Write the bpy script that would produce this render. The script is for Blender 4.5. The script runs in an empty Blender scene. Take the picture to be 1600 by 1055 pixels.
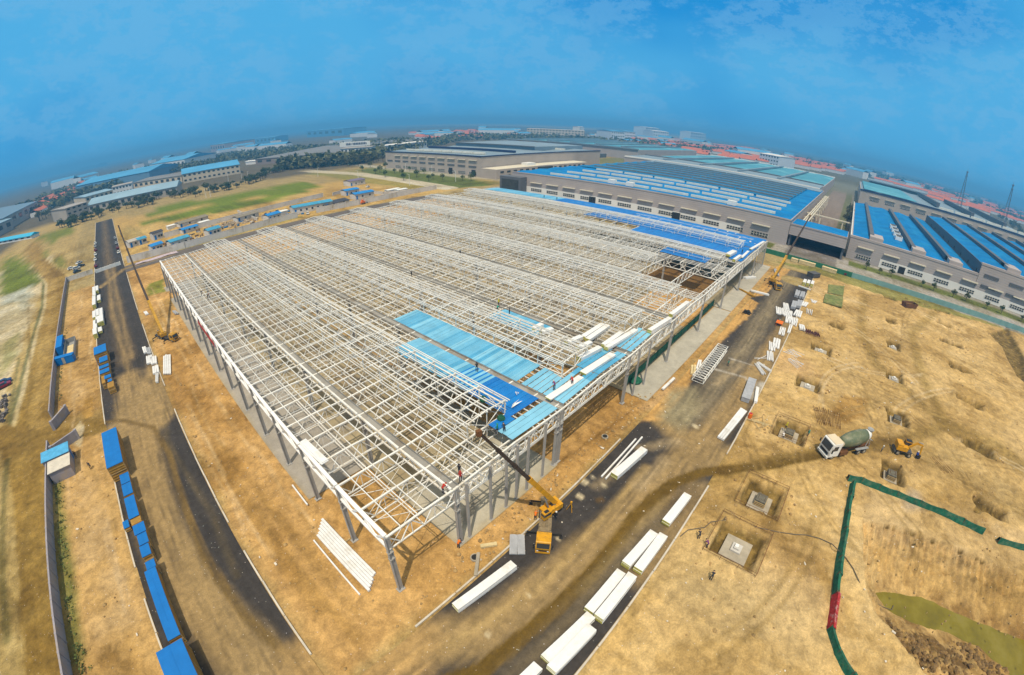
import bpy, math, random
import numpy as np
from mathutils import Vector, Matrix
random.seed(7); np.random.seed(7)
C = bpy.context.scene.collection
SC = bpy.context.scene
# ------------------------------------------------------------------ camera (wide action-camera lens)
FPX, KD = 684.595, 0.0796354          # radial model of the lens: r = f (t + k t^3), for a 1600 px wide frame
PITCH, ROLL, YAW = 0.48351, 0.01899, 0.856625
CAM = np.array([-12.859, -28.412, 50.0])
def cam_axes():
    cy, sy = math.cos(YAW), math.sin(YAW)
    f0 = np.array([sy, cy, 0]); r = np.array([cy, -sy, 0]); up = np.array([0, 0, 1.])
    f = f0*math.cos(PITCH) - up*math.sin(PITCH); u = f0*math.sin(PITCH) + up*math.cos(PITCH)
    return np.array([r*math.cos(ROLL)+u*math.sin(ROLL), -r*math.sin(ROLL)+u*math.cos(ROLL), f])
AX = cam_axes()
cd = bpy.data.cameras.new('camera'); cam = bpy.data.objects.new('camera', cd); C.objects.link(cam)
M = Matrix((list(AX[0]), list(AX[1]), list(-AX[2]))).transposed().to_4x4(); M.translation = Vector(CAM)
cam.matrix_world = M
cd.type = 'PANO'; cd.sensor_fit = 'HORIZONTAL'; cd.sensor_width = 36; cd.sensor_height = 36*675/1024
cd.clip_start = 0.5; cd.clip_end = 60000
_t = np.linspace(0.01, 1.35, 200); _r = 36/1600*FPX*(_t + KD*_t**3)
_k = np.linalg.lstsq(np.stack([_r, _r**2, _r**3, _r**4], 1), _t, rcond=None)[0]
_h = cd if hasattr(cd, 'panorama_type') else cd.cycles
_h.panorama_type = 'FISHEYE_LENS_POLYNOMIAL'
_h.fisheye_fov = math.radians(170)
_h.fisheye_polynomial_k0 = 0.0
for i in range(4): setattr(_h, 'fisheye_polynomial_k%d' % (i+1), -float(_k[i]))
SC.camera = cam
# ------------------------------------------------------------------ sky and sun
SUN_EL = math.radians(64); SUNV = Vector((-.82*math.cos(SUN_EL), -.57*math.cos(SUN_EL), math.sin(SUN_EL))).normalized()
w = bpy.data.worlds.new("World"); SC.world = w; w.use_nodes = True
nt = w.node_tree; N = nt.nodes; bg = N['Background']
sky = N.new('ShaderNodeTexSky'); sky.sky_type = 'NISHITA'; sky.sun_disc = False
sky.sun_elevation = SUN_EL; sky.sun_rotation = math.atan2(SUNV.x, SUNV.y); sky.air_density = 1.5; sky.dust_density = 0.3; sky.ozone_density = 3
def node(nt, t, **kw):
    n = nt.nodes.new(t)
    for k_, v in kw.items():
        if k_ in n.inputs.keys(): n.inputs[k_].default_value = v
        else: setattr(n, k_, v)
    return n
tint = node(nt, 'ShaderNodeMix', data_type='RGBA', blend_type='MULTIPLY'); tint.inputs[0].default_value = 1
nt.links.new(sky.outputs[0], tint.inputs[6]); tint.inputs[7].default_value = (0.30, 0.72, 1.05, 1)
tc = node(nt, 'ShaderNodeTexCoord'); mp = node(nt, 'ShaderNodeMapping'); mp.inputs['Scale'].default_value = (1, 1, 1.9)
nt.links.new(tc.outputs['Generated'], mp.inputs[0])
sepz = node(nt, 'ShaderNodeSeparateXYZ'); nt.links.new(tc.outputs['Generated'], sepz.inputs[0])
def mixc(f, a, c):
    m_ = node(nt, 'ShaderNodeMix', data_type='RGBA')
    if isinstance(f, float): m_.inputs[0].default_value = f
    else: nt.links.new(f, m_.inputs[0])
    nt.links.new(a, m_.inputs[6]); m_.inputs[7].default_value = (*[v/0.12 for v in c], 1); return m_.outputs[2]
def rng(src, a0, a1, b0=0.0, b1=1.0):
    r_ = node(nt, 'ShaderNodeMapRange', interpolation_type='SMOOTHSTEP'); nt.links.new(src, r_.inputs[0])
    for i_, v in enumerate((a0, a1, b0, b1)): r_.inputs[1+i_].default_value = v
    return r_.outputs[0]
def mul(a, b_):
    m_ = node(nt, 'ShaderNodeMath', operation='MULTIPLY'); nt.links.new(a, m_.inputs[0]); nt.links.new(b_, m_.inputs[1]); return m_.outputs[0]
c0 = mixc(.9, tint.outputs[2], (.006, .28, .70))           # saturated hazy blue low in the sky
n0 = node(nt, 'ShaderNodeTexNoise', Scale=1.3, Detail=3.0, Roughness=.5); nt.links.new(mp.outputs[0], n0.inputs['Vector'])
n1 = node(nt, 'ShaderNodeTexNoise', Scale=4.6, Detail=11.0, Roughness=.68); nt.links.new(mp.outputs[0], n1.inputs['Vector'])
n2 = node(nt, 'ShaderNodeTexNoise', Scale=16.0, Detail=10.0, Roughness=.75); nt.links.new(mp.outputs[0], n2.inputs['Vector'])
c1 = mixc(rng(n0.outputs[0], .38, .60, 0.0, 1.0), c0, (.085, .44, .80))
c2 = mixc(mul(rng(n1.outputs[0], .44, .54, 0.0, .42), rng(n2.outputs[0], .44, .52, .2, 1.0)), c1, (.19, .48, .78))
c3 = mixc(rng(sepz.outputs[2], .40, .62), c2, (.78, .72, .60))   # warm bright zone added overhead, out of frame, to fill the shadows
nt.links.new(c3, bg.inputs[0]); bg.inputs[1].default_value = 0.12
sd = bpy.data.lights.new('sun', 'SUN'); so = bpy.data.objects.new('sun', sd); C.objects.link(so)
sd.energy = 3.7; sd.angle = math.radians(0.6); sd.color = (1, .89, .72)
so.rotation_euler = SUNV.to_track_quat('Z', 'Y').to_euler()
SC.view_settings.view_transform = 'Standard'; SC.view_settings.look = 'None'; SC.view_settings.exposure = 0.0; SC.view_settings.gamma = 1
SC.view_settings.use_curve_mapping = False
SC.cycles.max_bounces = 5; SC.cycles.diffuse_bounces = 2; SC.cycles.glossy_bounces = 2; SC.cycles.transparent_max_bounces = 6; SC.cycles.volume_bounces = 0
SC.cycles.use_denoising = True
# ------------------------------------------------------------------ helpers
def G(px, py, z=0.0):
    """world point at height z for a place read off the photograph (survey of the site)"""
    x = px-800; y = 527.5-py; r = math.hypot(x, y); t = r/FPX
    for _ in range(8): t -= (FPX*(t+KD*t**3)-r)/(FPX*(1+3*KD*t*t))
    d = np.array([math.sin(t)*x/r, math.sin(t)*y/r, math.cos(t)]) @ AX
    s = (z-CAM[2])/d[2] if d[2] < -1e-3 else 20000.
    p = CAM + d*s
    return (float(p[0]), float(p[1]))
def G3(px, py, z=0.0): return (*G(px, py, z), z)
class MB:
    def __init__(s): s.v = []; s.f = []; s.m = []; s.st = []
    def add(s, vs, fs, m=0):
        o = len(s.v); s.st.append((o, len(s.f))); s.v += [tuple(v) for v in vs]; s.f += [tuple(i+o for i in f) for f in fs]; s.m += [m]*len(fs); return s
    def box(s, cx, cy, cz, sx, sy, sz, rz=0, m=0):
        """centre x,y; cz = bottom"""
        c, n = math.cos(rz), math.sin(rz); vs = []
        for z in (cz, cz+sz):
            for a, b in ((-1, -1), (1, -1), (1, 1), (-1, 1)):
                x, y = a*sx/2, b*sy/2; vs.append((cx+x*c-y*n, cy+x*n+y*c, z))
        return s.add(vs, [(3, 2, 1, 0), (4, 5, 6, 7), (0, 1, 5, 4), (1, 2, 6, 5), (2, 3, 7, 6), (3, 0, 4, 7)], m)
    def bar(s, p, q, w=.1, h=None, m=0):
        h = h or w; p = Vector(p); q = Vector(q); d = q-p
        if d.length < 1e-6: return s
        d.normalize(); u = Vector((0, 0, 1)) if abs(d.z) < .95 else Vector((1, 0, 0))
        a = d.cross(u).normalized(); b = a.cross(d).normalized(); vs = []
        for o in (p, q):
            for i, j in ((-1, -1), (1, -1), (1, 1), (-1, 1)): vs.append(o+a*(i*w/2)+b*(j*h/2))
        return s.add(vs, [(3, 2, 1, 0), (4, 5, 6, 7), (0, 1, 5, 4), (1, 2, 6, 5), (2, 3, 7, 6), (3, 0, 4, 7)], m)
    def prism(s, pts, z0, z1, m=0):
        n = len(pts); a = sum(pts[i][0]*pts[(i+1) % n][1]-pts[(i+1) % n][0]*pts[i][1] for i in range(n))
        if a < 0: pts = pts[::-1]
        vs = [(x, y, z0) for x, y in pts]+[(x, y, z1) for x, y in pts]
        return s.add(vs, [tuple(range(n-1, -1, -1)), tuple(range(n, 2*n))]+[(i, (i+1) % n, n+(i+1) % n, n+i) for i in range(n)], m)
    def extr(s, prof, axis, a, b, m=0):
        """profile list of 2-tuples extruded from a to b along 'x' (profile y,z) or 'y' (profile x,z)"""
        n = len(prof); vs = []
        for t in (a, b): vs += [((t, p, q) if axis == 'x' else (p, t, q)) for p, q in prof]
        return s.add(vs, [tuple(range(n)), tuple(range(2*n-1, n-1, -1))]+[(i, n+i, n+(i+1) % n, (i+1) % n) for i in range(n)], m)
    def lathe(s, p, q, rad, n=12, m=0, caps=True):
        """rings of radius rad[i] = (t, r) along p->q"""
        p = Vector(p); q = Vector(q); d = (q-p); L = d.length; d.normalize()
        u = Vector((0, 0, 1)) if abs(d.z) < .95 else Vector((1, 0, 0)); a = d.cross(u).normalized(); b = a.cross(d).normalized()
        vs = []; fs = []
        for t, r in rad:
            for k in range(n):
                th = 2*math.pi*k/n; vs.append(p+d*(t*L)+a*(r*math.cos(th))+b*(r*math.sin(th)))
        for i in range(len(rad)-1):
            for k in range(n): fs.append((i*n+k, i*n+(k+1) % n, (i+1)*n+(k+1) % n, (i+1)*n+k))
        if caps: fs += [tuple(range(n-1, -1, -1)), tuple(range((len(rad)-1)*n, len(rad)*n))]
        return s.add(vs, fs, m)
    def cyl(s, p, q, r, n=12, m=0): return s.lathe(p, q, [(0, r), (1, r)], n, m)
    def tube(s, pts, r, n=6, m=0):
        for a, b in zip(pts[:-1], pts[1:]): s.cyl(a, b, r, n, m)
        return s
    def quad(s, a, b, c, d, m=0): return s.add([a, b, c, d], [(0, 1, 2, 3)], m)
    def build(s, name, mat, parent=None, loc=None, smooth=False):
        if name in ('timber_bearer', 'bearer', 'side_window', 'batten', 'waling', 'eye', 'boot') and parent and len(s.st) > 1:
            st = s.st+[(len(s.v), len(s.f))]; r = None          # separate pieces of a kind: a part each
            for (v0, f0), (v1, f1) in zip(st[:-1], st[1:]):
                q = MB(); q.v = s.v[v0:v1]; q.f = [tuple(i-v0 for i in f) for f in s.f[f0:f1]]; q.m = s.m[f0:f1]; r = q.build(name, mat, parent, loc, smooth)
            return r
        me = bpy.data.meshes.new(name); me.from_pydata(s.v, [], s.f)
        mats = mat if isinstance(mat, (list, tuple)) else [mat]
        for x in mats: me.materials.append(x)
        if len(mats) > 1: me.polygons.foreach_set('material_index', s.m)
        if smooth: me.polygons.foreach_set('use_smooth', [True]*len(s.f))
        me.update(); o = bpy.data.objects.new(name, me); C.objects.link(o)
        if parent: o.parent = parent
        if loc: o.location = loc
        return o
def tag(o, label=None, cat=None, group=None, kind=None):
    for k_, v in (('label', label), ('category', cat), ('group', group), ('kind', kind)):
        if v: o[k_] = v
    return o
def thing(name, label, cat, loc=(0, 0, 0), rz=0, group=None):
    o = bpy.data.objects.new(name, None); C.objects.link(o); o.location = loc; o.rotation_euler = (0, 0, rz)
    o.empty_display_size = .5
    return tag(o, label, cat, group)
def dup(root, loc, rz=0, label=None, group=None, scale=None):
    def cp(o, par):
        c = o.copy(); C.objects.link(c)
        if par: c.parent = par
        for ch in kids.get(o.name, []): cp(ch, c)
        return c
    kids = {}
    def walk(o):
        kids[o.name] = list(o.children)
        for ch in o.children: walk(ch)
    walk(root)
    r = cp(root, None); r.location = loc; r.rotation_euler = (0, 0, rz)
    if scale: r.scale = scale if isinstance(scale, (tuple, list)) else (scale,)*3
    if label: r['label'] = label
    if group: r['group'] = group
    return r
_mats = {}
def mat(name, col, rough=.7, metal=0.0, var=.12, scale=.6, bump=0.0, bscale=6, dirt=None, dirts=.35, stripes=None, coord='Object', spec=.3):
    """principled material; var: value noise, dirt: colour mixed in by noise, stripes: (axis, period, depth) corrugation"""
    if name in _mats: return _mats[name]
    m = bpy.data.materials.new(name); m.use_nodes = True; nt = m.node_tree; b = nt.nodes['Principled BSDF']
    b.inputs['Roughness'].default_value = rough; b.inputs['Metallic'].default_value = metal; b.inputs['Specular IOR Level'].default_value = spec
    tc = nt.nodes.new('ShaderNodeTexCoord')
    n = node(nt, 'ShaderNodeTexNoise', Scale=scale, Detail=5.0, Roughness=.6); nt.links.new(tc.outputs[coord], n.inputs['Vector'])
    oi = nt.nodes.new('ShaderNodeObjectInfo')
    mr = node(nt, 'ShaderNodeMapRange'); mr.inputs[1].default_value = .3; mr.inputs[2].default_value = .7; mr.inputs[3].default_value = 1-var; mr.inputs[4].default_value = 1+var
    nt.links.new(n.outputs[0], mr.inputs[0])
    hs = node(nt, 'ShaderNodeHueSaturation'); hs.inputs['Color'].default_value = (*col, 1); nt.links.new(mr.outputs[0], hs.inputs['Value'])
    out = hs.outputs[0]
    if dirt:
        n2 = node(nt, 'ShaderNodeTexNoise', Scale=dirts, Detail=7.0, Roughness=.7); nt.links.new(tc.outputs[coord], n2.inputs['Vector'])
        r = node(nt, 'ShaderNodeMapRange'); r.inputs[1].default_value = .5; r.inputs[2].default_value = .72; nt.links.new(n2.outputs[0], r.inputs[0])
        mx = node(nt, 'ShaderNodeMix', data_type='RGBA'); nt.links.new(r.outputs[0], mx.inputs[0]); nt.links.new(out, mx.inputs[6]); mx.inputs[7].default_value = (*dirt, 1)
        out = mx.outputs[2]
    nt.links.new(out, b.inputs['Base Color'])
    hgt = None
    if bump:
        n3 = node(nt, 'ShaderNodeTexNoise', Scale=bscale, Detail=4.0); nt.links.new(tc.outputs[coord], n3.inputs['Vector']); hgt = n3.outputs[0]; st = bump
    if stripes:
        ax, per, dep = stripes; sp = nt.nodes.new('ShaderNodeSeparateXYZ'); nt.links.new(tc.outputs[coord], sp.inputs[0])
        mm = node(nt, 'ShaderNodeMath', operation='MULTIPLY'); nt.links.new(sp.outputs['xyz'.index(ax)], mm.inputs[0]); mm.inputs[1].default_value = 2*math.pi/per
        sn = node(nt, 'ShaderNodeMath', operation='SINE'); nt.links.new(mm.outputs[0], sn.inputs[0]); hgt = sn.outputs[0]; st = dep
    if hgt:
        bp = node(nt, 'ShaderNodeBump'); bp.inputs['Strength'].default_value = st; bp.inputs['Distance'].default_value = .06
        nt.links.new(hgt, bp.inputs['Height']); nt.links.new(bp.outputs[0], b.inputs['Normal'])
    _mats[name] = m; return m
# ------------------------------------------------------------------ terrain: colour and height fields in world metres
def _hash(i, j, s):
    h = (i.astype(np.int64)*374761393 + j.astype(np.int64)*668265263 + s*1442695041) & 0x7fffffff
    h = ((h ^ (h >> 13))*1274126177) & 0x7fffffff
    return ((h ^ (h >> 16)) & 0xffff)/65535.0
def vnoise(x, y, sc, seed=0, octv=4, rough=.55):
    t = 0; a = 1; s = 0; x = x/sc; y = y/sc
    for o in range(octv):
        i = np.floor(x); j = np.floor(y); fx = x-i; fy = y-j; fx = fx*fx*(3-2*fx); fy = fy*fy*(3-2*fy)
        i = i.astype(np.int64); j = j.astype(np.int64)
        v = (_hash(i, j, seed+o)*(1-fx)+_hash(i+1, j, seed+o)*fx)*(1-fy)+(_hash(i, j+1, seed+o)*(1-fx)+_hash(i+1, j+1, seed+o)*fx)*fy
        t = t+a*v; s += a; a *= rough; x = x*2+17.3; y = y*2+5.1
    return t/s*2-1
def dline(X, Y, pts):
    d = np.full(X.shape, 1e9)
    for (ax, ay), (bx, by) in zip(pts[:-1], pts[1:]):
        vx, vy = bx-ax, by-ay; L = vx*vx+vy*vy+1e-9; t = np.clip(((X-ax)*vx+(Y-ay)*vy)/L, 0, 1)
        d = np.minimum(d, np.hypot(X-ax-t*vx, Y-ay-t*vy))
    return d
def dpoly(X, Y, pts):
    """signed distance, negative inside"""
    d = dline(X, Y, pts+[pts[0]]); ins = np.zeros(X.shape, bool); n = len(pts)
    for i in range(n):
        (x1, y1), (x2, y2) = pts[i], pts[(i+1) % n]
        if y1 == y2: continue
        c = ((y1 > Y) != (y2 > Y)) & (X < (x2-x1)*(Y-y1)/(y2-y1)+x1); ins ^= c
    return np.where(ins, -d, d)
def P(*q): return [G(a, b) for a, b in q]
SAND = (.46, .305, .115); ORANGE = (.43, .25, .08); DUST = (.27, .185, .08); MUD = (.12, .072, .012); TRACK = (.235, .145, .03)
ASPH = (.046, .040, .036); PALE = (.50, .355, .16); GRASS = (.125, .15, .008); DRYG = (.28, .2, .06); CONC = (.42, .40, .36); DARK = (.085, .055, .02)
OPS = []   # (layers, kind, pts, width, soft, colour, opacity, wobble)
def LN(lay, pts, w_, soft, col, op=1, wob=.5): OPS.append((lay, 'l', pts, w_, soft, col, op, wob))
def PG(lay, pts, soft, col, op=1, wob=.5): OPS.append((lay, 'p', pts, 0, soft, col, op, wob))
# -- ground zones
PG('g', [(-13, -5), (186, -5), (186, 205), (-13, 205)], 4, ORANGE, .95, 2)
PG('g', [(-41, -80), (-28, -80), (-28, 200), (-41, 200)], 2, (.42, .255, .085), .9, 1)
PG('g', [(-400, -400), (-41, -400), (-41, 700), (-400, 700)], 4, (.36, .255, .09), .9, 2)
PG('g', [(-400, -400), (-56, -400), (-56, 330), (-400, 330)], 3, (.45, .36, .20), .95, 3)
PG('g', [(-13, 220), (210, 220), (230, 340), (0, 420), (-13, 440)], 5, (.42, .27, .08), .95, 3)
# far land beyond the works
PG('g', [(-3000, 620), (60, 560), (190, 470), (260, 470), (620, 560), (4000, 1500), (4000, 9000), (-9000, 9000), (-9000, 300), (-120, 300), (-100, 520)], 12, (.105, .085, .05), .95, 8)
PG('g', [(225, 205), (420, 205), (700, 330), (2500, 900), (9000, 2000), (9000, -9000), (600, -2500), (216, -400), (216, 205)], 3, (.15, .15, .11), .95, 2)
PG('g', [(560, 420), (9000, 2600), (9000, -6000), (1100, -900), (1050, 200)], 25, (.11, .095, .045), .95, 14)
# green fields north of the site
PG('g', P((205, 352), (255, 322), (330, 308), (420, 295), (470, 283), (502, 290), (480, 303), (380, 325), (300, 340), (240, 350)), 5, (.125, .16, .004), 1, 7)
PG('g', P((175, 378), (200, 352), (230, 360), (205, 380)), 5, DRYG, .8, 6)
LN('g', P((200, 350), (320, 322), (430, 305)), 9, 5, (.42, .27, .08), .85, 5)
PG('g', P((482, 276), (610, 296), (640, 302), (600, 286), (500, 272)), 8, DRYG, .6, 6)
PG('g', P((480, 272), (560, 268), (790, 286), (640, 296), (560, 285)), 6, GRASS, .5, 6)
PG('g', P((575, 260), (700, 268), (770, 290), (700, 295), (560, 270)), 4, (.10, .12, .02), .95, 3)
LN('g', P((490, 268), (560, 272), (640, 284), (700, 294)), 16, 1.5, (.44, .38, .26), .95, .5)
LN('g', P((560, 258), (640, 268), (790, 283), (830, 288)), 12, 1.5, (.36, .33, .24), .9, .5)
# left of the fence
PG('g', P((36, 396), (52, 419), (76, 441), (74, 481), (60, 529), (40, 613), (24, 669), (0, 690), (20, 780), (30, 900), (40, 1060), (118, 1060), (96, 900), (82, 760), (78, 690), (81, 633), (96, 497), (104, 432), (72, 405), (62, 377), (50, 372)), 1.2, TRACK, 1, .8)
for _q in (((92, 440), (84, 500), (66, 600), (52, 700), (60, 850), (75, 1040)), ((98, 440), (90, 500), (72, 600), (60, 700), (68, 850), (84, 1040)), ((84, 430), (78, 500), (55, 600), (42, 700), (48, 850), (60, 1040))): LN('g', P(*_q), .8, .9, (.20, .125, .026), .7, .4)
LN('g', P((62, 372), (45, 395), (80, 440), (72, 500), (68, 600), (60, 680)), 6, 3, (.33, .215, .06), .8, 1.5)
LN('g', P((30, 396), (44, 419), (68, 441), (66, 481), (50, 529), (29, 613), (15, 669)), 1.5, .8, (.13, .13, .05), .85, .7); LN('g', P((36, 400), (49, 421), (72, 443), (70, 481), (55, 529), (35, 613), (20, 669)), 1.3, .8, (.46, .37, .2), .8, .5)
PG('g', P((0, 400), (35, 400), (65, 440), (30, 460), (0, 462)), 6, GRASS, .95, 5)
PG('g', P((0, 465), (50, 445), (45, 480), (0, 520)), 4, (.33, .33, .25), .9, 5)
PG('g', P((60, 372), (110, 352), (118, 362), (75, 385)), 5, GRASS, .9, 5)
PG('g', P((62, 392), (78, 390), (80, 400), (65, 402)), 3, GRASS, .7, 4)
PG('g', P((82, 405), (98, 400), (105, 418), (88, 418)), 3, GRASS, .7, 4)
LN('g', P((0, 680), (40, 690), (100, 678), (134, 668), (180, 655)), 8, 2, (.205, .125, .026), 1, 1)
for _q in (((0, 672), (50, 682), (110, 672), (170, 655)), ((0, 690), (50, 698), (110, 680), (170, 662)), ((30, 1000), (38, 850), (50, 740), (95, 682)), ((44, 480), (50, 600), (40, 660))): LN('g', P(*_q), .9, .8, (.17, .105, .022), .6, .4)
LN('g', P((12, 720), (5, 800), (10, 1000)), 1.6, 1, (.12, .10, .03), .8, .6)
LN('g', P((30, 560), (20, 620), (12, 660)), 1.2, .8, (.16, .14, .05), .8, .6)
PG('g', P((0, 480), (30, 470), (45, 500), (20, 560), (0, 580)), 4, (.50, .42, .26), .8, 3); PG('g', P((0, 540), (30, 520), (24, 560), (0, 590)), 4, (.20, .20, .04), .6, 3); PG('g', P((40, 556), (60, 545), (50, 590), (38, 600)), 1.5, (.2, .2, .04), .0, 2)
PG('g', P((100, 690), (127, 656), (131, 668), (127, 700)), .3, (.47, .38, .22), 1, .1)
LN('g', P((88, 720), (92, 800), (105, 900), (122, 1030)), 2.4, 1.5, (.12, .13, .025), .8, 1.2)
LN('g', P((104, 660), (175, 640), (210, 610)), 5, 2, (.25, .165, .05), .8, 1)
PG('g', P((134, 655), (128, 650), (132, 625), (146, 620), (146, 650)), .5, (.40, .23, .05), .8, .4)
for q in ((130, 760), (150, 800), (140, 850), (175, 900), (190, 950), (150, 980), (120, 600), (115, 520)):
    LN('g', P(q, (q[0]+4, q[1]+18)), 3.5, 3, (.46, .31, .14), .5, 3)
# grass between cross road and building, small greens
PG('g', P((228, 445), (255, 436), (262, 455), (232, 462)), 2, (.17, .18, .02), .9, 2)
PG('g', [(12, 216), (90, 224), (90, 232), (12, 224)], 2, (.25, .21, .04), .7, 3)
# orange working strip beside the frame : ruts
for q in (((300, 640), (400, 800), (470, 900), (560, 1000)), ((290, 600), (350, 700), (430, 800), (520, 900)), ((330, 700), (420, 850), (500, 960))):
    LN('g', P(*q), 1.5, 1.2, (.27, .15, .035), .55, .5)
LN('g', P((235, 520), (262, 470), (280, 470)), 4, 3, (.22, .135, .03), .7, 1)
LN('g', P((232, 540), (260, 500), (270, 470)), 2, 2, (.22, .135, .03), .7, 1)
LN('g', P((655, 870), (760, 800), (870, 725), (990, 640)), .5, .4, (.2, .11, .03), .8, .2)
LN('g', P((800, 870), (880, 800), (935, 740)), 1.3, .5, (.24, .135, .03), .8, .3)
PG('g', P((1000, 640), (1050, 590), (1075, 600), (1050, 640)), 1.5, (.46, .29, .13), .8, 1.2)
# site field right of the road
PG('g', [(-40, -22), (200, -22), (214, -180), (-40, -180)], 2, SAND, .95, 1)
for q, c in (((1195, 900), PALE), ((1290, 800), PALE), ((1240, 960), PALE), ((1330, 900), PALE), ((1450, 620), PALE), ((1500, 560), PALE), ((1400, 520), PALE), ((1225, 560), (.42, .24, .1)), ((1300, 480), PALE), ((1160, 800), (.30, .19, .06)), ((1230, 870), (.36, .22, .08)), ((1100, 920), (.30, .22, .10)), ((1380, 430), PALE), ((1470, 700), (.37, .25, .09)), ((1560, 760), (.38, .26, .10))):
    LN('g', P(q, (q[0]+18, q[1]+12)), 9, 8, c, .5, 6)
TR = (.29, .19, .055)
LN('g', P((1090, 745), (1160, 733), (1290, 705), (1400, 693), (1480, 665), (1440, 590), (1425, 520), (1470, 480)), 3.6, 2, TR, .85, .8)
LN('g', P((1480, 665), (1560, 700), (1600, 730)), 7, 3, TR, .8, 1)
LN('g', P((1350, 460), (1345, 520), (1370, 570), (1430, 620), (1470, 660)), 3.4, 2, TR, .75, .8)
LN('g', P((1400, 690), (1500, 740), (1600, 790)), 9, 5, (.33, .22, .08), .7, 2)
PG('g', P((1295, 640), (1320, 618), (1355, 622), (1350, 650), (1320, 665)), 2.2, (.33, .19, .05), .95, 1.2)
PG('g', P((1205, 408), (1290, 420), (1400, 455), (1597, 512), (1600, 522), (1400, 470), (1290, 432)), 1.5, (.17, .17, .035), .8, 2)
PG('g', P((1340, 745), (1600, 830), (1600, 905), (1345, 815)), 2, (.45, .31, .14), .7, 2)
PG('g', P((1420, 760), (1440, 770), (1440, 800), (1415, 795)), 2, (.40, .33, .24), .7, 2)
# works roads and lawns
PG('g', [(207, -400), (246, -400), (246, 210), (207, 210)], 1, (.30, .27, .22), .95, .4)
PG('g', [(229, -400), (240, -400), (240, -36), (229, -36)], .6, (.10, .115, .02), .95, .3)
PG('g', [(217, -60), (217, -400), (224, -400), (222, -60)], .6, (.33, .30, .25), .9, .3)
PG('g', [(220, 3), (234, 3), (234, 22), (220, 22)], .8, (.12, .13, .02), .95, .4)
PG('g', [(236, -33), (700, -33), (700, -3), (236, -3)], 1, (.20, .16, .13), .95, .5)
PG('g', [(262, -32), (700, -32), (700, -24), (262, -24)], 1, (.10, .11, .035), .8, 1)
PG('g', [(209, -30), (236, -30), (236, -4), (209, -4)], 1, (.12, .10, .085), .7, 1)
PG('g', [(480, 205), (640, 205), (640, 330), (480, 330)], 4, (.12, .13, .04), .8, 4)
# road paint: dust over asphalt ------------------------------------------------
LN('r', [(-20.8, 440), (-20.8, 250), (-20.5, 160), (-20.5, 100)], 4, 4, (.14, .10, .055), .8, .8)
LN('r', [(-22.3, 230), (-21.5, 190), (-22.3, 150), (-21, 110), (-20, 80)], 1.4, 1.6, DUST, .7, .5)
LN('r', [(-18.6, 225), (-19.4, 190), (-19, 150), (-19, 100)], 1.2, 1.6, DUST, .6, .5)
LN('r', [(-30, 60), (-18, 75), (-12, 90), (-8, 110)], 7, 3, DUST, .95, 1.2)
LN('r', [(-26, 190), (-14, 212), (10, 212)], 3.2, 2, DUST, .8, .5)
LN('r', P((215, 640), (225, 720), (250, 830), (300, 930), (400, 1040)), 7.4, 3.4, DUST, 1, .6)
LN('r', P((200, 590), (206, 650), (180, 680)), 7, 3, DUST, .9, 1)
LN('r', [(-34, 56), (-24, 59), (-18, 63), (-13, 72), (-9, 84)], 8, 3, DUST, 1, 1)
LN('r', P((140, 663), (190, 657), (240, 668), (265, 710), (285, 780), (320, 870), (380, 960), (480, 1050)), 1.2, .35, (.14, .09, .03), .9, .2)
LN('r', P((256, 640), (262, 690), (330, 800), (370, 900)), .8, .9, (.15, .11, .05), .4, .3)
LN('r', P((470, 1040), (620, 1010), (760, 990), (900, 880), (1000, 790), (1060, 730), (1130, 650), (1200, 560), (1240, 500)), 5.8, 3.0, DUST, 1, .8)
LN('r', P((620, 1005), (580, 1030), (500, 1050)), 9, 4, (.38, .24, .09), .9, 2)
LN('r', P((1000, 900), (1060, 820), (1090, 760)), 3, 3, DUST, .8, .6)
LN('r', P((1040, 660), (1080, 690), (1100, 720), (1200, 700)), 5, 3, DUST, .95, 1.2)
LN('r', [(60, -13), (80, -13.5), (100, -13.5), (130, -13), (185, -13)], 5, 4, (.22, .175, .105), .8, 1.5)
PG('r', P((985, 662), (1035, 655), (1062, 628), (1080, 590), (1098, 562), (1125, 535), (1142, 521), (1164, 500), (1185, 474), (1170, 466), (1195, 461), (1218, 440), (1235, 421), (1205, 405), (1130, 470), (1060, 545), (1000, 615)), 1.2, (.46, .27, .085), 1, 1.0)
PG('r', P((1040, 612), (1085, 605), (1095, 650), (1060, 675), (1030, 650)), 2.5, (.25, .21, .12), .8, 1.5)
LN('b', P((640, 1085), (751, 1049), (818, 994), (869, 951), (920, 900), (956, 856), (991, 809), (1022, 778), (1054, 754), (1097, 738), (1130, 734), (1200, 728), (1290, 708)), 2.0, .45, MUD, 1, .22)
LN('r', P((700, 1010), (850, 910), (950, 800), (1010, 730)), 1.1, 1.2, (.34, .235, .095), .7, .3)
LN('r', P((800, 1055), (950, 900), (1030, 810)), 2.5, 2.5, (.15, .115, .065), .7, .6)
LN('b', P((905, 925), (980, 840), (1040, 780)), 1.0, .8, (.20, .145, .06), .5, .3)
LN('g', P((1090, 740), (1160, 730), (1290, 702), (1420, 685)), 2.2, 1, (.17, .105, .025), .75, .6)
for a, b in (((930, 760), (960, 740)), ((1000, 700), (1060, 690)), ((1040, 720), (1000, 760)), ((1120, 600), (1160, 570))):
    LN('r', P(a, b), 1.2, 1.6, (.36, .27, .15), .6, 1.2)
LN('r', P((1110, 575), (1165, 590), (1175, 612)), .7, .7, (.5, .47, .42), .5, .4); LN('r', P((1140, 560), (1180, 572)), .5, .6, (.5, .47, .42), .5, .4)
LN('r', P((1190, 600), (1175, 620)), 2.2, 1.2, (.45, .42, .36), .7, .7)
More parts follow.
